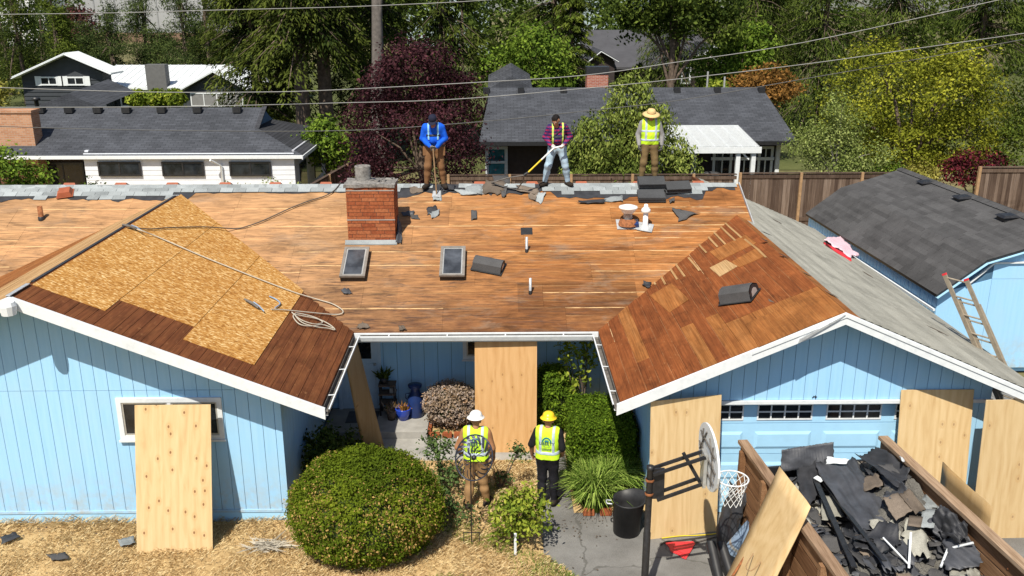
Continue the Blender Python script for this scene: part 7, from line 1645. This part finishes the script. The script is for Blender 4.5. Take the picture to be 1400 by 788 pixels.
# ---------------------------------------------------------------- the houses beyond
def far(bl, k): return [((c[0]*k, c[1]*k, CH-(CH-c[2])*k), tuple(q*k for q in r)) for c, r in bl]
def lapwall(par, x0, x1, y, z0, z1, mat, step=.2, nm='siding_board'):
    z = z0
    while z < z1-.02: MB().prism([(x0, y-.016, z), (x0, y, z), (x0, y, min(z+step, z1)), (x0, y-.004, min(z+step, z1))], (x1-x0, 0, 0)).build(nm, mat, par); z += step
def pwin(par, px0, px1, py0, py1, Y, frame='blackmetal', pane='glass', fw=.07, mull=1, nm='window'):
    a, b = atY(px0, py1, Y), atY(px1, py0, Y); f = MB(); frame_rect(f, a.x+fw, b.x-fw, a.z+fw, b.z-fw, Y, fw, .06)
    for i in range(mull): xm = a.x+(b.x-a.x)*(i+1)/(mull+1); f.bb(xm-.03, xm+.03, Y-.05, Y, a.z+fw, b.z-fw)
    o = f.build(nm, frame, par); MB().bb(a.x+fw, b.x-fw, Y-.03, Y-.01, a.z+fw, b.z-fw).build('pane', pane, o); return o
# white ranch house, left
WH = thing('white_house', 'white clapboard house with charcoal hip roof behind the left ridge', 'house', (-15, 40.5, 0))
ze, zr = 2.79, 4.15; xr = -8.3
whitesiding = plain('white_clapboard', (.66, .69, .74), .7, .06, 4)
roofm = MB(); g = [(-24, 36.88, ze-.18), (xr+.4, 36.88, ze-.18), (-10.3, 39, 3.50), (-10.3, 40.5, zr), (-24, 40.5, zr)]; roofm.prism(g, (0, 0, -.1))
roofm.prism([(-24, 40.5, zr), (-10.3, 40.5, zr), (-10.3, 42, 3.456), (xr+.4, 44.4, ze-.18), (-24, 44.4, ze-.18)], (0, 0, -.1)); roofm.build('roof', 'farroof', WH)
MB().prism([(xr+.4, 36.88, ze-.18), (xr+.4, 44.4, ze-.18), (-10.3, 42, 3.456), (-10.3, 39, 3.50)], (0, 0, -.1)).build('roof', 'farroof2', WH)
MB().prism([(-10.28, 39.0, 3.46), (-10.28, 42.0, 3.46), (-10.28, 40.5, 4.12)], (-.05, 0, 0)).build('gablet', plain('blue_grey_gablet', (.10, .16, .24), .8), WH)
MB().beam((-10.2, 38.9, 3.44), (-10.2, 40.5, 4.18), .2, .05).build('gablet_trim', 'farroof2', WH)
x115 = atY(117, 235, 37).x
lapwall(WH, x115, xr, 37.0, .2, ze-.12, whitesiding); MB().bb(x115, xr, 37.0, 37.15, 0, ze-.1).build('wall', whitesiding, WH)
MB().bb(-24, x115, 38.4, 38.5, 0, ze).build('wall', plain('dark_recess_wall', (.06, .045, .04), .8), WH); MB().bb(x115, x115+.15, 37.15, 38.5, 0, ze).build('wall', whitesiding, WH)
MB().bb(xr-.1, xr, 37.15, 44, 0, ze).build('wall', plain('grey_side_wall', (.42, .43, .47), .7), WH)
for a, b in ((37.9, 39.2), (41, 42.5)): MB().bb(xr, xr+.04, a, b, .9, 2.1).build('window', 'glass', WH)
MB().bb(-24, xr+.45, 36.78, 36.88, ze-.30, ze-.17).build('gutter', 'white', WH); MB().beam((xr+.42, 36.65, ze-.24), (xr+.42, 44.4, ze-.24), .04, .14).build('fascia', 'white', WH)
for a, b in ((136, 192), (223, 278), (315, 370)): pwin(WH, a, b, 221, 241, 36.96)
pwin(WH, 62, 114, 222, 258, 38.38, 'blackmetal', 'glass', .08, 1, 'patio_door')
q = atY(286, 218, 36.4); MB().tube([(q.x, 36.5, ze-.3), (q.x+.3, 36.9, ze-.6), (q.x+.3, 36.9, .1)], .05, 8).build('downspout', 'white', WH)
for px in (57, 96, 135, 174, 222, 271, 325):
    p = atY(px, 149, 40.2); MB().bb(p.x-.17, p.x+.17, 39.95, 40.25, 3.98, 4.22).build('roof_vent', 'blackmetal', WH)
q0, q1 = atY(-10, 150, 37.9), atY(46, 150, 37.9)
ck = MB().bb(q0.x, q1.x, 37.6, 38.3, 1.0, q1.z-.1).build('chimney', 'farbrick', WH); MB().bb(q0.x-.05, q1.x+.05, 37.55, 38.35, q1.z-.1, q1.z).build('chimney_cap', 'farbrick', ck)
MB().prism([atY(45, 147, 46), atY(93, 128, 46), atY(135, 147, 46)], (0, 5, .3)).build('roof', 'farroof', WH); p = atY(50, 141, 45); MB().lathe([(.1, -.3), (.1, .1), (.2, .12), (.2, .25), (0, .3)], p, 10).build('flue_vent', 'blackmetal', WH)
# house with the pergola, right
DH = thing('dark_house', 'low dark house with charcoal gable roof and red brick chimney behind the ridge', 'house', (6.5, 44, 0))
e0, e1 = atY(655, 195, 41).x, atY(1086, 195, 41).x; zE = 2.77; zR_ = 4.5
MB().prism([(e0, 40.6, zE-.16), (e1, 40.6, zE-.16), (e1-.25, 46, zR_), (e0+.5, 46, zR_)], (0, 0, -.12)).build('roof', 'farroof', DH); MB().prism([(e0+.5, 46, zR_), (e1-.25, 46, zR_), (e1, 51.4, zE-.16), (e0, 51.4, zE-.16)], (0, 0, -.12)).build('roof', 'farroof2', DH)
dkw = plain('dark_brown_wall', (.040, .030, .030), .85, .2)
MB().bb(e0+.4, e1-.5, 41.6, 51, 0, zE).build('wall', dkw, DH); MB().bb(e0, e1, 40.50, 40.6, zE-.34, zE-.17).build('gutter', 'blackmetal', DH)
MB().prism([atY(667, 122, 47), atY(700, 104, 47), atY(728, 121, 47)], (0, 4, .4)).build('roof', 'farroof', DH)
pwin(DH, 664, 694, 200, 246, 41.55, plain('grey_white_frame', (.5, .53, .56), .6), 'tealglass', .14, 0); f_ = atY(664, 222, 41.5); g_ = atY(694, 222, 41.5); MB().bb(f_.x, g_.x, 41.46, 41.50, f_.z-.06, f_.z+.06).build('transom', plain('grey_frame', (.5, .53, .56), .6), DH)
for a, b in ((972, 1002), (1004, 1030), (1033, 1058)):
    pwin(DH, a, b, 200, 250, 41.55, plain('window_trim_white', (.62, .66, .68), .6), 'glass', .12, 1); f_ = atY(a, 217, 41.5); g_ = atY(b, 217, 41.5); MB().bb(f_.x, g_.x, 41.44, 41.47, f_.z-.07, f_.z+.07).build('transom', 'white', DH)
for px in (948, 1062): f_ = atY(px, 225, 41.4); MB().bb(f_.x-.09, f_.x+.09, 41.3, 41.45, 0, zE-.2).build('porch_post', 'white', DH)
for px in (665, 712, 770, 925, 980, 1040): f_ = atY(px, 126, 45.6); MB().bb(f_.x-.15, f_.x+.15, 45.35, 45.7, 4.25, 4.55).build('roof_vent', 'blackmetal', DH)
q0, q1 = atY(802, 94, 46.6), atY(831, 94, 46.6); ck = MB().bb(q0.x, q1.x, 46.3, 47.1, 3.6, q0.z-.25).build('chimney', 'farbrick2', DH); MB().bb(q0.x-.04, q1.x+.04, 46.26, 47.14, q0.z-.25, q0.z+.1).build('chimney_cap', 'blackmetal', ck)
for px, py0 in ((968, 98), (991, 105)): f_ = atY(px, py0, 46.5); MB().tube([(f_.x, 46.5, 4.3), (f_.x, 46.5, f_.z)], .05, 8).build('vent_pipe', 'alu', DH)
PG = thing('white_pergola', 'white slatted pergola roof on posts against the dark house', 'pergola', (9.1, 39.8, 0))
f0, f1 = atY(900, 208, 38.5).x, atY(1036, 208, 38.5).x; zf_ = atY(1000, 204, 38.5).z; zb = 3.12; yb_ = 41.3
for i in range(8): x = f0+.1+(f1-f0-.2)*i/7; MB().beam((x, 38.45, zf_+.02), (x-.25, yb_, zb), .07, .13).build('rafter', 'white', PG)
for i in range(22): f = (i+.5)/22; MB().beam((f0-.25*f, 38.45+(yb_-38.45)*f, zf_+.11+(zb-zf_)*f), (f1+.05-.25*f, 38.45+(yb_-38.45)*f, zf_+.11+(zb-zf_)*f), .06, .03).build('slat', 'white', PG)
MB().bb(f0-.1, f1+.12, 38.36, 38.44, zf_-.16, zf_+.10).build('front_beam', 'white', PG)
for px in (902, 1008, 1029): f_ = atY(px, 225, 38.55); MB().bb(f_.x-.09, f_.x+.09, 38.46, 38.62, 0, zf_-.02).build('post', 'white', PG)
MB().beam((f1-.35, 38.54, zf_-.45), (f1-.75, 38.54, zf_-.08), .06, .06).build('brace', 'white', PG)
gs = thing('covered_grill', 'dark covered barbecue grill under the white pergola', 'grill', atY(972, 250, 40.6)); p = atY(972, 240, 40.6); MB().lathe([(.55, -.9), (.6, -.2), (.5, .05), (.3, .15), (0, .17)], p, 14, sq=(1, .6)).build('cover', plain('grey_cover', (.10, .10, .105), .8, .3, 3), gs)
# grey house with the white metal roof, far left
GH = thing('grey_house', 'dark grey split level house with bright white metal roof', 'house', (-26, 70, 0))
pk, eL, eR = atY(88, 73, 66), atY(16, 106, 66), atY(152, 100, 66)
grey = plain('dark_slate_siding', (.050, .056, .066), .8, .1, 3); mw = plain('white_metal_roof', (.66, .69, .70), .45, .06, 1.2, spec=.5)
def ribbed(nm, a, b, c, d, par, n): 
    o = MB().prism([a, b, c, d], (0, 0, -.12)).build(nm, mw, par)
    for i in range(n+1): f = i/n; p = Vector(a).lerp(Vector(b), f); q = Vector(d).lerp(Vector(c), f); MB().beam(p+Vector((0, 0, .02)), q+Vector((0, 0, .02)), .05, .04).build('roof_rib', mw, o)
    return o
ribbed('roof', (pk.x, 66, pk.z), (pk.x, 68.2, pk.z), (eL.x, 68.2, eL.z), (eL.x, 66, eL.z), GH, 12); ribbed('roof', (pk.x, 68.2, pk.z), (pk.x, 66, pk.z), (eR.x, 66, eR.z), (eR.x, 68.2, eR.z), GH, 12)
for a, b in ((eL, pk), (pk, eR)): MB().beam((a.x, 65.97, a.z-.08), (b.x, 65.97, b.z-.08), .05, .26, (0, 1, 0)).build('barge_board', 'white', GH)
wl_x, wr_x = atY(30, 110, 66.6).x, atY(141, 110, 66.6).x
gw = MB().prism([(wl_x, 66.6, 0), (wr_x, 66.6, 0), (wr_x, 66.6, eR.z-.05), (pk.x, 66.6, pk.z-.2), (wl_x, 66.6, eL.z+.25)], (0, 1.5, 0)).build('wall', grey, GH)
for i in range(14): z = .2+.28*i; MB().bb(wl_x, wr_x, 66.56, 66.60, z, z+.03).build('siding_line', grey, gw) if z < eL.z else None
for a, b in ((56, 78), (92, 115)):
    pwin(GH, a, b, 105, 117, 66.55, 'white', 'glass', .1, 1); 
    for q0, q1 in ((a-7, a-.5), (b+.5, b+7)): u, v = atY(q0, 117.5, 66.5), atY(q1, 104.5, 66.5); MB().bb(u.x, v.x, 66.5, 66.56, u.z, v.z).build('shutter', 'white', GH)
m0, m1 = atY(118, 119, 68), atY(300, 119, 68); tz = atY(200, 89, 74).z
ribbed('roof', (m1.x, 68, m1.z), (m0.x, 68, m0.z), (m0.x, 74, tz), (m1.x, 74, tz), GH, 16)
MB().bb(m0.x, m1.x, 68.6, 74, 0, m0.z-.02).build('wall', grey, GH); MB().bb(m0.x, m1.x, 67.93, 68, m0.z-.22, m0.z-.02).build('gutter', 'white', GH)
u, v = atY(201, 118, 67.9), atY(228, 90, 71); MB().bb(u.x, atY(228, 118, 67.9).x, 67.9, 68.7, 0, atY(214, 88.5, 67.9).z).build('chimney', plain('grey_stucco_chimney', (.12, .12, .12), .9), GH)
g1, g2, g3 = atY(243, 124, 65), atY(291, 97, 65), atY(338, 122, 65)
ribbed('roof', (g2.x, 65, g2.z), (g2.x, 72, g2.z), (g1.x, 72, g1.z), (g1.x, 65, g1.z), GH, 9); ribbed('roof', (g2.x, 72, g2.z), (g2.x, 65, g2.z), (g3.x, 65, g3.z), (g3.x, 72, g3.z), GH, 9)
for a, b in ((g1, g2), (g2, g3)): MB().beam((a.x, 64.97, a.z-.07), (b.x, 64.97, b.z-.07), .05, .2, (0, 1, 0)).build('barge_board', 'white', GH)
MB().prism([(g1.x+.4, 65.4, 0), (g3.x-.4, 65.4, 0), (g3.x-.4, 65.4, g3.z), (g2.x, 65.4, g2.z-.15), (g1.x+.4, 65.4, g1.z)], (0, 6, 0)).build('wall', grey, GH)
pwin(GH, 262, 332, 127, 146, 65.35, 'white', plain('grey_garage_door', (.20, .20, .20), .7), .08, 3, 'garage_door'); pwin(GH, 166, 185, 122, 146, 68.5, 'white', 'glass', .1, 0, 'front_door')
for k, (px, lb) in enumerate(((188, 'left of the three round bushes by the grey house'), (216, 'middle one of the three round bushes by the grey house'), (239, 'right of the three round bushes by the grey house'))):
    p = atY(px, 135, 63); r = .66; t = thing('round_bush', lb, 'bush', (p.x, 63, 0), 'round bushes by the grey house'); inner(t, (p.x, 63, p.z), (r*.9, r*.9, r*.8)); MB().tube([(p.x, 63, 0), (p.x, 63, p.z-.3)], .12, 6).build('stem', 'bark', t)
    crown('foliage', [((p.x, 63, p.z), (r, r, r*.85))], 220, 10, .10, .09, LF['lemon'], t, 60+k, .6, shell=.9)
# far right dark house
FH = thing('far_dark_house', 'far dark house with two small white edged gables behind the tall tree', 'house', (14, 90, 0))
a, b = atY(800, 92, 86), atY(1000, 92, 86); tz = atY(900, 41, 94).z
MB().prism([(a.x, 86, a.z), (b.x, 86, b.z), (b.x-2, 94, tz), (a.x, 94, tz)], (0, 0, -.2)).build('roof', plain('grey_far_roof', (.065, .065, .072), .9, .15, 1), FH); MB().bb(a.x, b.x, 86.8, 96, 0, a.z).build('wall', dkw, FH)
for (l, p, r) in (((803, 84), (822, 69), (846, 83)), ((930, 86), (961, 71), (992, 88)), ((950, 80), (977, 62), (1022, 86))):
    L, P, R3_ = atY(*l, 83), atY(*p, 83), atY(*r, 83)
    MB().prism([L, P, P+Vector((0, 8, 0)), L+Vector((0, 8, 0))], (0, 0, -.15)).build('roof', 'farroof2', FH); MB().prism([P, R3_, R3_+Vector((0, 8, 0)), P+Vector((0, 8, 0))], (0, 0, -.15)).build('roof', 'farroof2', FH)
    for q0, q1 in ((L, P), (P, R3_)): MB().beam(q0+Vector((0, -.03, -.1)), q1+Vector((0, -.03, -.1)), .06, .26, (0, 1, 0)).build('barge_board', 'white', FH)
    MB().prism([L+Vector((.3, .4, -.1)), P+Vector((0, .4, -.2)), R3_+Vector((-.3, .4, -.1)), Vector((R3_.x-.3, 83.4, 0)), Vector((L.x+.3, 83.4, 0))], (0, 6, 0)).build('wall', dkw, FH)
pwin(FH, 930, 945, 92, 115, 83.3, 'white', 'glass', .15, 0)
# warehouse, and a sliver of street beyond the trees
wa, wb2 = atY(104, 40, 215), atY(330, 40, 215)
WHs = thing('warehouse', 'huge pale grey warehouse wall behind the pines at the upper left', 'warehouse', (wa.x, 215, 0))
gwl = plain('pale_grey_cladding', (.34, .345, .35), .7, .05, .2); MB().bb(wa.x, wb2.x, 215, 235, 2, 16).build('wall', gwl, WHs)
for i in range(9): x = wa.x+(wb2.x-wa.x)*i/8; MB().bb(x-.15, x+.15, 214.9, 215, 2, 16).build('panel_joint', plain('cladding_joint', (.27, .275, .28), .7) if i == 0 else bpy.data.materials['cladding_joint'], WHs)
MB().bb(wa.x, wb2.x, 214.8, 215, -.5, 2).build('plinth', plain('brown_plinth', (.22, .14, .10), .9), WHs)
wc, wd_ = atY(-60, 30, 190), atY(62, 30, 190); tag(MB().bb(wc.x, wd_.x, 190, 200, 4.5, 14).bb(wc.x, wd_.x, 190.2, 200, 0, 4.5).build('white_building', plain('bright_white_wall', (.75, .76, .76), .7)), 'bright white building wall behind the pines in the top left corner', 'building')
for px, lb in ((612, 'pale low building showing through the trees above the blue hoodie man'), (838, 'pale low building showing through the trees left of the tall tree')):
    p = atY(px, 14, 160); tag(MB().bb(p.x-7, p.x+7, 160, 170, 0, p.z+1.2).bb(p.x-7.4, p.x+7.4, 159.6, 170.4, p.z+1.2, p.z+1.7).build('low_building', plain('pale_teal_wall', (.36, .44, .46), .7) if px == 612 else bpy.data.materials['pale_teal_wall']), lb, 'building')
p = atY(632, 30, 100); tag(MB().tube([(p.x, 100, 0), (p.x, 100, 11)], [.16, .11], 8).beam((p.x-.9, 100, 10.2), (p.x+.9, 100, 10.2), .1, .12).build('utility_pole', 'bark'), 'wooden utility pole among the trees above the purple tree', 'utility pole')

MT['trunkgrey'] = plain('dark_grey_bark', (.13, .115, .105), .95, .35, 5, bump=.8)
# ---------------------------------------------------------------- trees
tree('purple_plum_tree', 'purple leaved plum tree behind the blue hoodie man', (-3.1, 36.8, 0), 3.0, far([((-2.8, 32, 3.7), (2.0, 1.8, 1.9)), ((-3.0, 32, 6.1), (1.05, 1.0, 1.25)), ((-1.6, 31.9, 5.0), (1.1, 1.1, 1.1)), ((-4.3, 32, 4.2), (.95, 1.1, 1.4)), ((-1.3, 31.7, 3.2), (.8, 1, 1.2)), ((-4.6, 31.6, 2.4), (.8, .9, 1.0)), ((-1.9, 31.6, 2.2), (1.3, 1, 1.2)), ((-3.7, 32.2, 5.6), (.9, .9, .9)), ((-.75, 32, 5.7), (.5, .6, .45)), ((-2.1, 32, 6.6), (.6, .6, .7))], 1.14), 'plum', r0=.17, nclump=2300, per=15, cr=.25, leaf=.068, seed=2)
tree('weeping_tree', 'pale green tree with hanging foliage between the two men in the middle of the ridge', (5.1, 36.6, 0), 3.6, far([((4.45, 30.6, 5.5), (.75, .7, .85)), ((3.6, 30.5, 4.2), (1.15, 1.0, 1.0)), ((4.9, 30.6, 4.4), (.8, .9, 1.0)), ((3.1, 30.4, 2.9), (1.0, .9, .9)), ((4.4, 30.3, 3.0), (1.0, .9, 1.1)), ((6.0, 30.8, 4.0), (.55, .6, .55)), ((6.3, 30.6, 3.3), (.5, .5, .6)), ((5.3, 30.7, 5.0), (.6, .6, .5)), ((2.5, 30.3, 2.3), (.6, .6, .6)), ((4.6, 30.5, 6.2), (.35, .35, .4))], 1.195), 'willow', 'barkgrey', r0=.14, nclump=1100, per=20, cr=.24, leaf=.085, seed=3, droop=.6, aspect=.42, shell=.5)
tree('round_green_tree', 'round mid green tree behind the roof of the dark house', (2.0, 54, 0), 3.2, lobes((2.0, 54, 4.7), (2.9, 2.8, 3.0), 10, 4), 'mid', r0=.25, nclump=1300, per=14, cr=.34, leaf=.11, seed=4)
conifer('dark_conifer', 'dark conifer rising behind the round mid green tree', (3.9, 63, 0), 16, 4.0, 2.5, 'conifer', 5, 160, 130, .16)
conifer('dark_conifer', 'smaller dark conifer at the right shoulder of the round green tree', (4.7, 59, 0), 11.5, 1.9, 1.5, 'arbor', 6, 130, 120, .14)
tree('tall_broadleaf_tree', 'tall dark broadleaf tree with a bare trunk before the far dark house', (10.9, 57, 0), 7.5, [((10.6, 57, 9.6), (2.6, 2.4, 2.0)), ((8.6, 56.8, 8.6), (1.7, 1.6, 1.4)), ((13.2, 57, 8.6), (1.7, 1.6, 1.5)), ((11.6, 56.6, 7.6), (1.3, 1.2, 1.1)), ((8.0, 56.6, 7.2), (.75, .8, 1.0)), ((9.4, 57, 7.5), (.9, .8, .8)), ((13.9, 57, 7.0), (1.0, .9, .9))], 'oak', 'bark', r0=.28, nclump=1000, per=15, cr=.32, leaf=.13, seed=7)
conifer('small_pine', 'small bushy conifer under the tall dark broadleaf tree', (9.0, 58, 0), 4.9, 0.8, 1.0, 'conifer', 8, 60, 50, .16)
tree('green_garden_tree', 'green garden tree between the tall tree and the hanging cedars', (15.6, 60, 0), 3.2, lobes((15.6, 60, 4.6), (2.6, 2.3, 2.8), 8, 9), 'mid', r0=.2, nclump=750, per=13, cr=.34, leaf=.13, seed=9)
tree('bright_green_shrub', 'small bright green tree by the window of the far house', (12.6, 52, 0), 2.2, lobes((12.6, 52, 3.4), (1.2, 1.0, 1.2), 5, 10), 'lemon', r0=.1, nclump=240, per=11, cr=.25, leaf=.11, seed=10)
tree('orange_maple', 'small orange brown maple right of the far dark house', (14.9, 50.5, 0), 2.8, lobes((14.9, 50.5, 4.3), (1.9, 1.5, 1.0), 7, 11, (.4, .6), (.7, .9)), 'jmaple', r0=.12, nclump=520, per=13, cr=.26, leaf=.09, seed=11, flat=.3)
for k, (x, y, h, r, lb) in enumerate(((13.2, 68, 17, 3.6, 'hanging cedar nearest the tall broadleaf tree'), (17.6, 64, 18, 3.9, 'large hanging cedar above the orange maple'), (21.8, 62, 18, 4.1, 'hanging cedar above the left half of the yellow green maple'), (26.4, 62, 18, 4.1, 'hanging cedar above the middle of the yellow green maple'), (31.3, 60, 17, 4.2, 'hanging cedar in the upper right corner'), (19.6, 70, 20, 4, 'tallest cedar half hidden between the other cedars'))):
    conifer('cedar_tree', lb, (x, y, 0), h, r, 1.0, 'cedar', 40+k, 180, 170, .17, .30, .35, hang=.75, wd=.16, power=.55, group='cedars along the upper right')
tree('yellow_green_maple', 'big yellow green maple filling the right background', (17.6, 38.6, 0), 3.0, lobes((17.6, 38.6, 4.3), (4.6, 3.4, 3.75), 24, 12, (.26, .42)), 'maple', 'bark', r0=.26, nclump=3400, per=15, cr=.24, leaf=.066, seed=12, flat=.4, shell=.6)
tree('loose_birch', 'loose light green tree with bare twigs in front of the yellow green maple', (13.9, 36.6, 0), 2.4, lobes((13.9, 36.6, 3.0), (2.5, 1.6, 2.2), 14, 13, (.26, .40)), 'birch', 'barkgrey', r0=.10, nclump=950, per=15, cr=.22, leaf=.055, seed=13, shell=.4, limbs=15)
tree('red_barberry', 'dark red bush behind the shed roof', (19.7, 36.4, 0), 1.0, lobes((19.7, 36.4, 2.1), (1.35, 1.0, 1.05), 8, 14), 'barberry', r0=.06, nclump=480, per=13, cr=.18, leaf=.06, seed=14, cat='bush')
tree('yellow_bush', 'pale yellow green bush left of the dark red bush', (17.3, 36.2, 0), .9, lobes((17.3, 36.2, 1.9), (.95, .8, .85), 6, 15), 'yellow', r0=.05, nclump=260, per=12, cr=.17, leaf=.06, seed=15, cat='bush')
tree('low_green_bush', 'low green bush between the loose light green tree and the yellow bush', (15.6, 36.0, 0), .9, lobes((15.6, 36.0, 1.7), (1.2, .8, .7), 6, 16), 'mid', r0=.05, nclump=240, per=12, cr=.17, leaf=.06, seed=16, cat='bush')
tree('arborvitae', 'dense dark green hedge conifer at the right edge', (22.0, 36.6, 0), 5.0, [((22.0, 36.6, 2.2), (1.5, 1.3, 2.2)), ((22.0, 36.6, 4.4), (1.25, 1.1, 2.0)), ((22.1, 36.6, 6.2), (.9, .8, 1.8)), ((23.6, 36.6, 3.5), (1.2, 1.2, 3.4))], 'arbor', r0=.15, nclump=1300, per=13, cr=.2, leaf=.075, seed=17)
tree('green_shrub', 'bright green leafy shrub at the left edge below the tan chimney', (-17.0, 31, 0), 1.2, lobes((-17.0, 31, 2.5), (1.8, 1.2, 1.5), 9, 18), 'mid', r0=.06, nclump=620, per=14, cr=.22, leaf=.075, seed=18, cat='shrub')
tree('garden_vine', 'straggly green vine shrub in front of the patio door of the white house', (-14.2, 31.5, 0), 1.0, lobes((-14.2, 31.5, 1.9), (1.0, .7, .9), 6, 19), 'oak', r0=.04, nclump=220, per=12, cr=.18, leaf=.07, seed=19, cat='shrub', shell=.4)
for k, (px, z, lb) in enumerate(((300, 2.25, 'tall flowering weeds at the left of the white house wall row'), (335, 2.1, 'tall weeds under the third window of the white house'), (372, 2.3, 'tall weeds right of the third window of the white house'), (405, 2.15, 'tall weeds at the corner of the white house'), (440, 2.2, 'tall green weeds beside the brown fence'))):
    p = atY(px, 245, 33.5); shrub('tall_weeds', lb, (p.x, 33.5, 0), [((p.x, 33.5, z*.55), (.45, .35, z*.45)), ((p.x+.35, 33.5, z*.5), (.35, .3, z*.36)), ((p.x-.3, 33.4, z*.62), (.2, .2, z*.38))], 'birch', 130, 9, .12, .05, 90+k, 'weeds', 8, .02, .3)
tree('yellow_shrub', 'golden yellow shrub left of the grey house', (-33.6, 61, 0), 1.5, lobes((-33.6, 61, 2.6), (1.7, 1.3, 1.5), 6, 20), 'yellow', r0=.08, nclump=300, per=12, cr=.28, leaf=.12, seed=20, cat='shrub')
# tall firs, centre left
for k, (x, y, h, r, z0, lb) in enumerate(((-12.9, 50, 20, 2.6, 3.4, 'big fir with boughs hanging over the white roofed grey house'), (-12.0, 52, 21, 3.6, 3.6, 'big fir second from the left, dense boughs'), (-9.9, 47, 22, 3.0, 6.4, 'big fir with a thick bare brown trunk left of the purple tree'), (-8.9, 48, 22, 2.8, 6.6, 'big fir with its trunk just right of the thickest trunk'), (-7.0, 54, 20, 3.6, 3.0, 'dark fir behind the smooth grey trunk'), (-3.2, 56, 19, 3.6, 2.5, 'dark fir rising over the top of the purple tree'), (-22.0, 80, 16, 3.4, 1.5, 'fir behind the right end of the grey house'))):
    conifer('fir_tree', lb, (x, y, 0), h, r, z0, 'conifer', 70+k, 180, 180, .15, .42 if k in (2, 3) else .34, .38, hang=.32, group='tall firs in the middle left', bark='bark', power=.6)
tree('grey_trunk_tree', 'tree with a tall smooth grey trunk above the purple tree', (-5.75, 45, 0), 12, lobes((-5.75, 45, 14), (3, 3, 3), 5, 22), 'oak', 'trunkgrey', r0=.40, nclump=300, per=12, cr=.4, leaf=.14, seed=22)
tree('understory_shrub', 'glossy green shrub in front of the fir trunks', (-7.6, 40.5, 0), 1.6, lobes((-7.6, 40.5, 2.5), (1.3, 1.1, 1.5), 7, 23), 'mid', r0=.07, nclump=380, per=12, cr=.22, leaf=.09, seed=23, cat='shrub')
# pines beyond the grey house
for k, (px, y, top, R0, mt, lb) in enumerate(((25, 82, 12.5, 3.8, 'conifer', 'dark pine in the top left corner'), (78, 78, 10.5, 2.0, 'arbor', 'slender yellow green conifer near the top left corner'), (150, 84, 8.3, 3.0, 'pine', 'short pine right of the red brown hedge'), (200, 90, 12.5, 4.2, 'pine', 'open pine with visible limbs before the warehouse'), (252, 86, 12, 4.0, 'pine', 'dense pine at the right of the warehouse'), (60, 92, 8.0, 4.5, 'pine', 'low pine mass behind the grey house gable'), (115, 86, 6.2, 3.6, 'pine', 'low pine behind the peak of the grey house'), (215, 88, 6.0, 4.0, 'pine', 'low pine behind the white roof'), (285, 84, 13, 3.6, 'conifer', 'dark pine touching the big firs'), (5, 90, 7.5, 4.2, 'oak', 'dark bushy tree low at the left edge'), (270, 90, 6.5, 4.0, 'oak', 'dark green bushy tree behind the right white gable'))):
    p = atY(px, 60, y); rs = random.Random(k); bl = []
    for i in range(11): f = i/10; z = 1.5+(top-1.8)*f; rr = R0*(1-.55*f)*rs.uniform(.55, 1); a = rs.uniform(0, 6.28); bl.append(((p.x+rr*.55*math.cos(a), y+rr*.5*math.sin(a), z), (rr*.62, rr*.6, .55+.5*rs.random())))
    tree('pine_tree', lb, (p.x, y, 0), top-.8, bl, mt, 'bark', r0=.22, nclump=760, per=18, cr=.32, leaf=.14, seed=100+k, group='pines beyond the grey house', aspect=.22, shell=.35)
tag(crown('brown_hedge', [((atY(105, 30, 100).x, 100, 4.0), (2.3, 2, 4.2))], 500, 12, .4, .16, LF['burgundy'], None, 130), 'tall red brown hedge tree beside the warehouse', 'tree')
# one mass of distant wood along the horizon
rs = np.random.RandomState(77); bl = []
for i in range(64): x = -110+240*i/63+rs.uniform(-2, 2); 
for i in range(70):
    x = -95+230*i/69+rs.uniform(-2, 2); h = rs.uniform(7, 12)
    if -62 < x-0 < -22 and True: y = rs.uniform(225, 245)
    else: y = rs.uniform(112, 150)
    bl.append(((x, y, h*.5), (rs.uniform(3, 5), 3, h*.55)))
tag(crown('distant_wood', bl, 9000, 11, .7, .34, LF['oak'], None, 131), 'distant mass of dark green trees along the horizon', 'wood', kind='stuff')
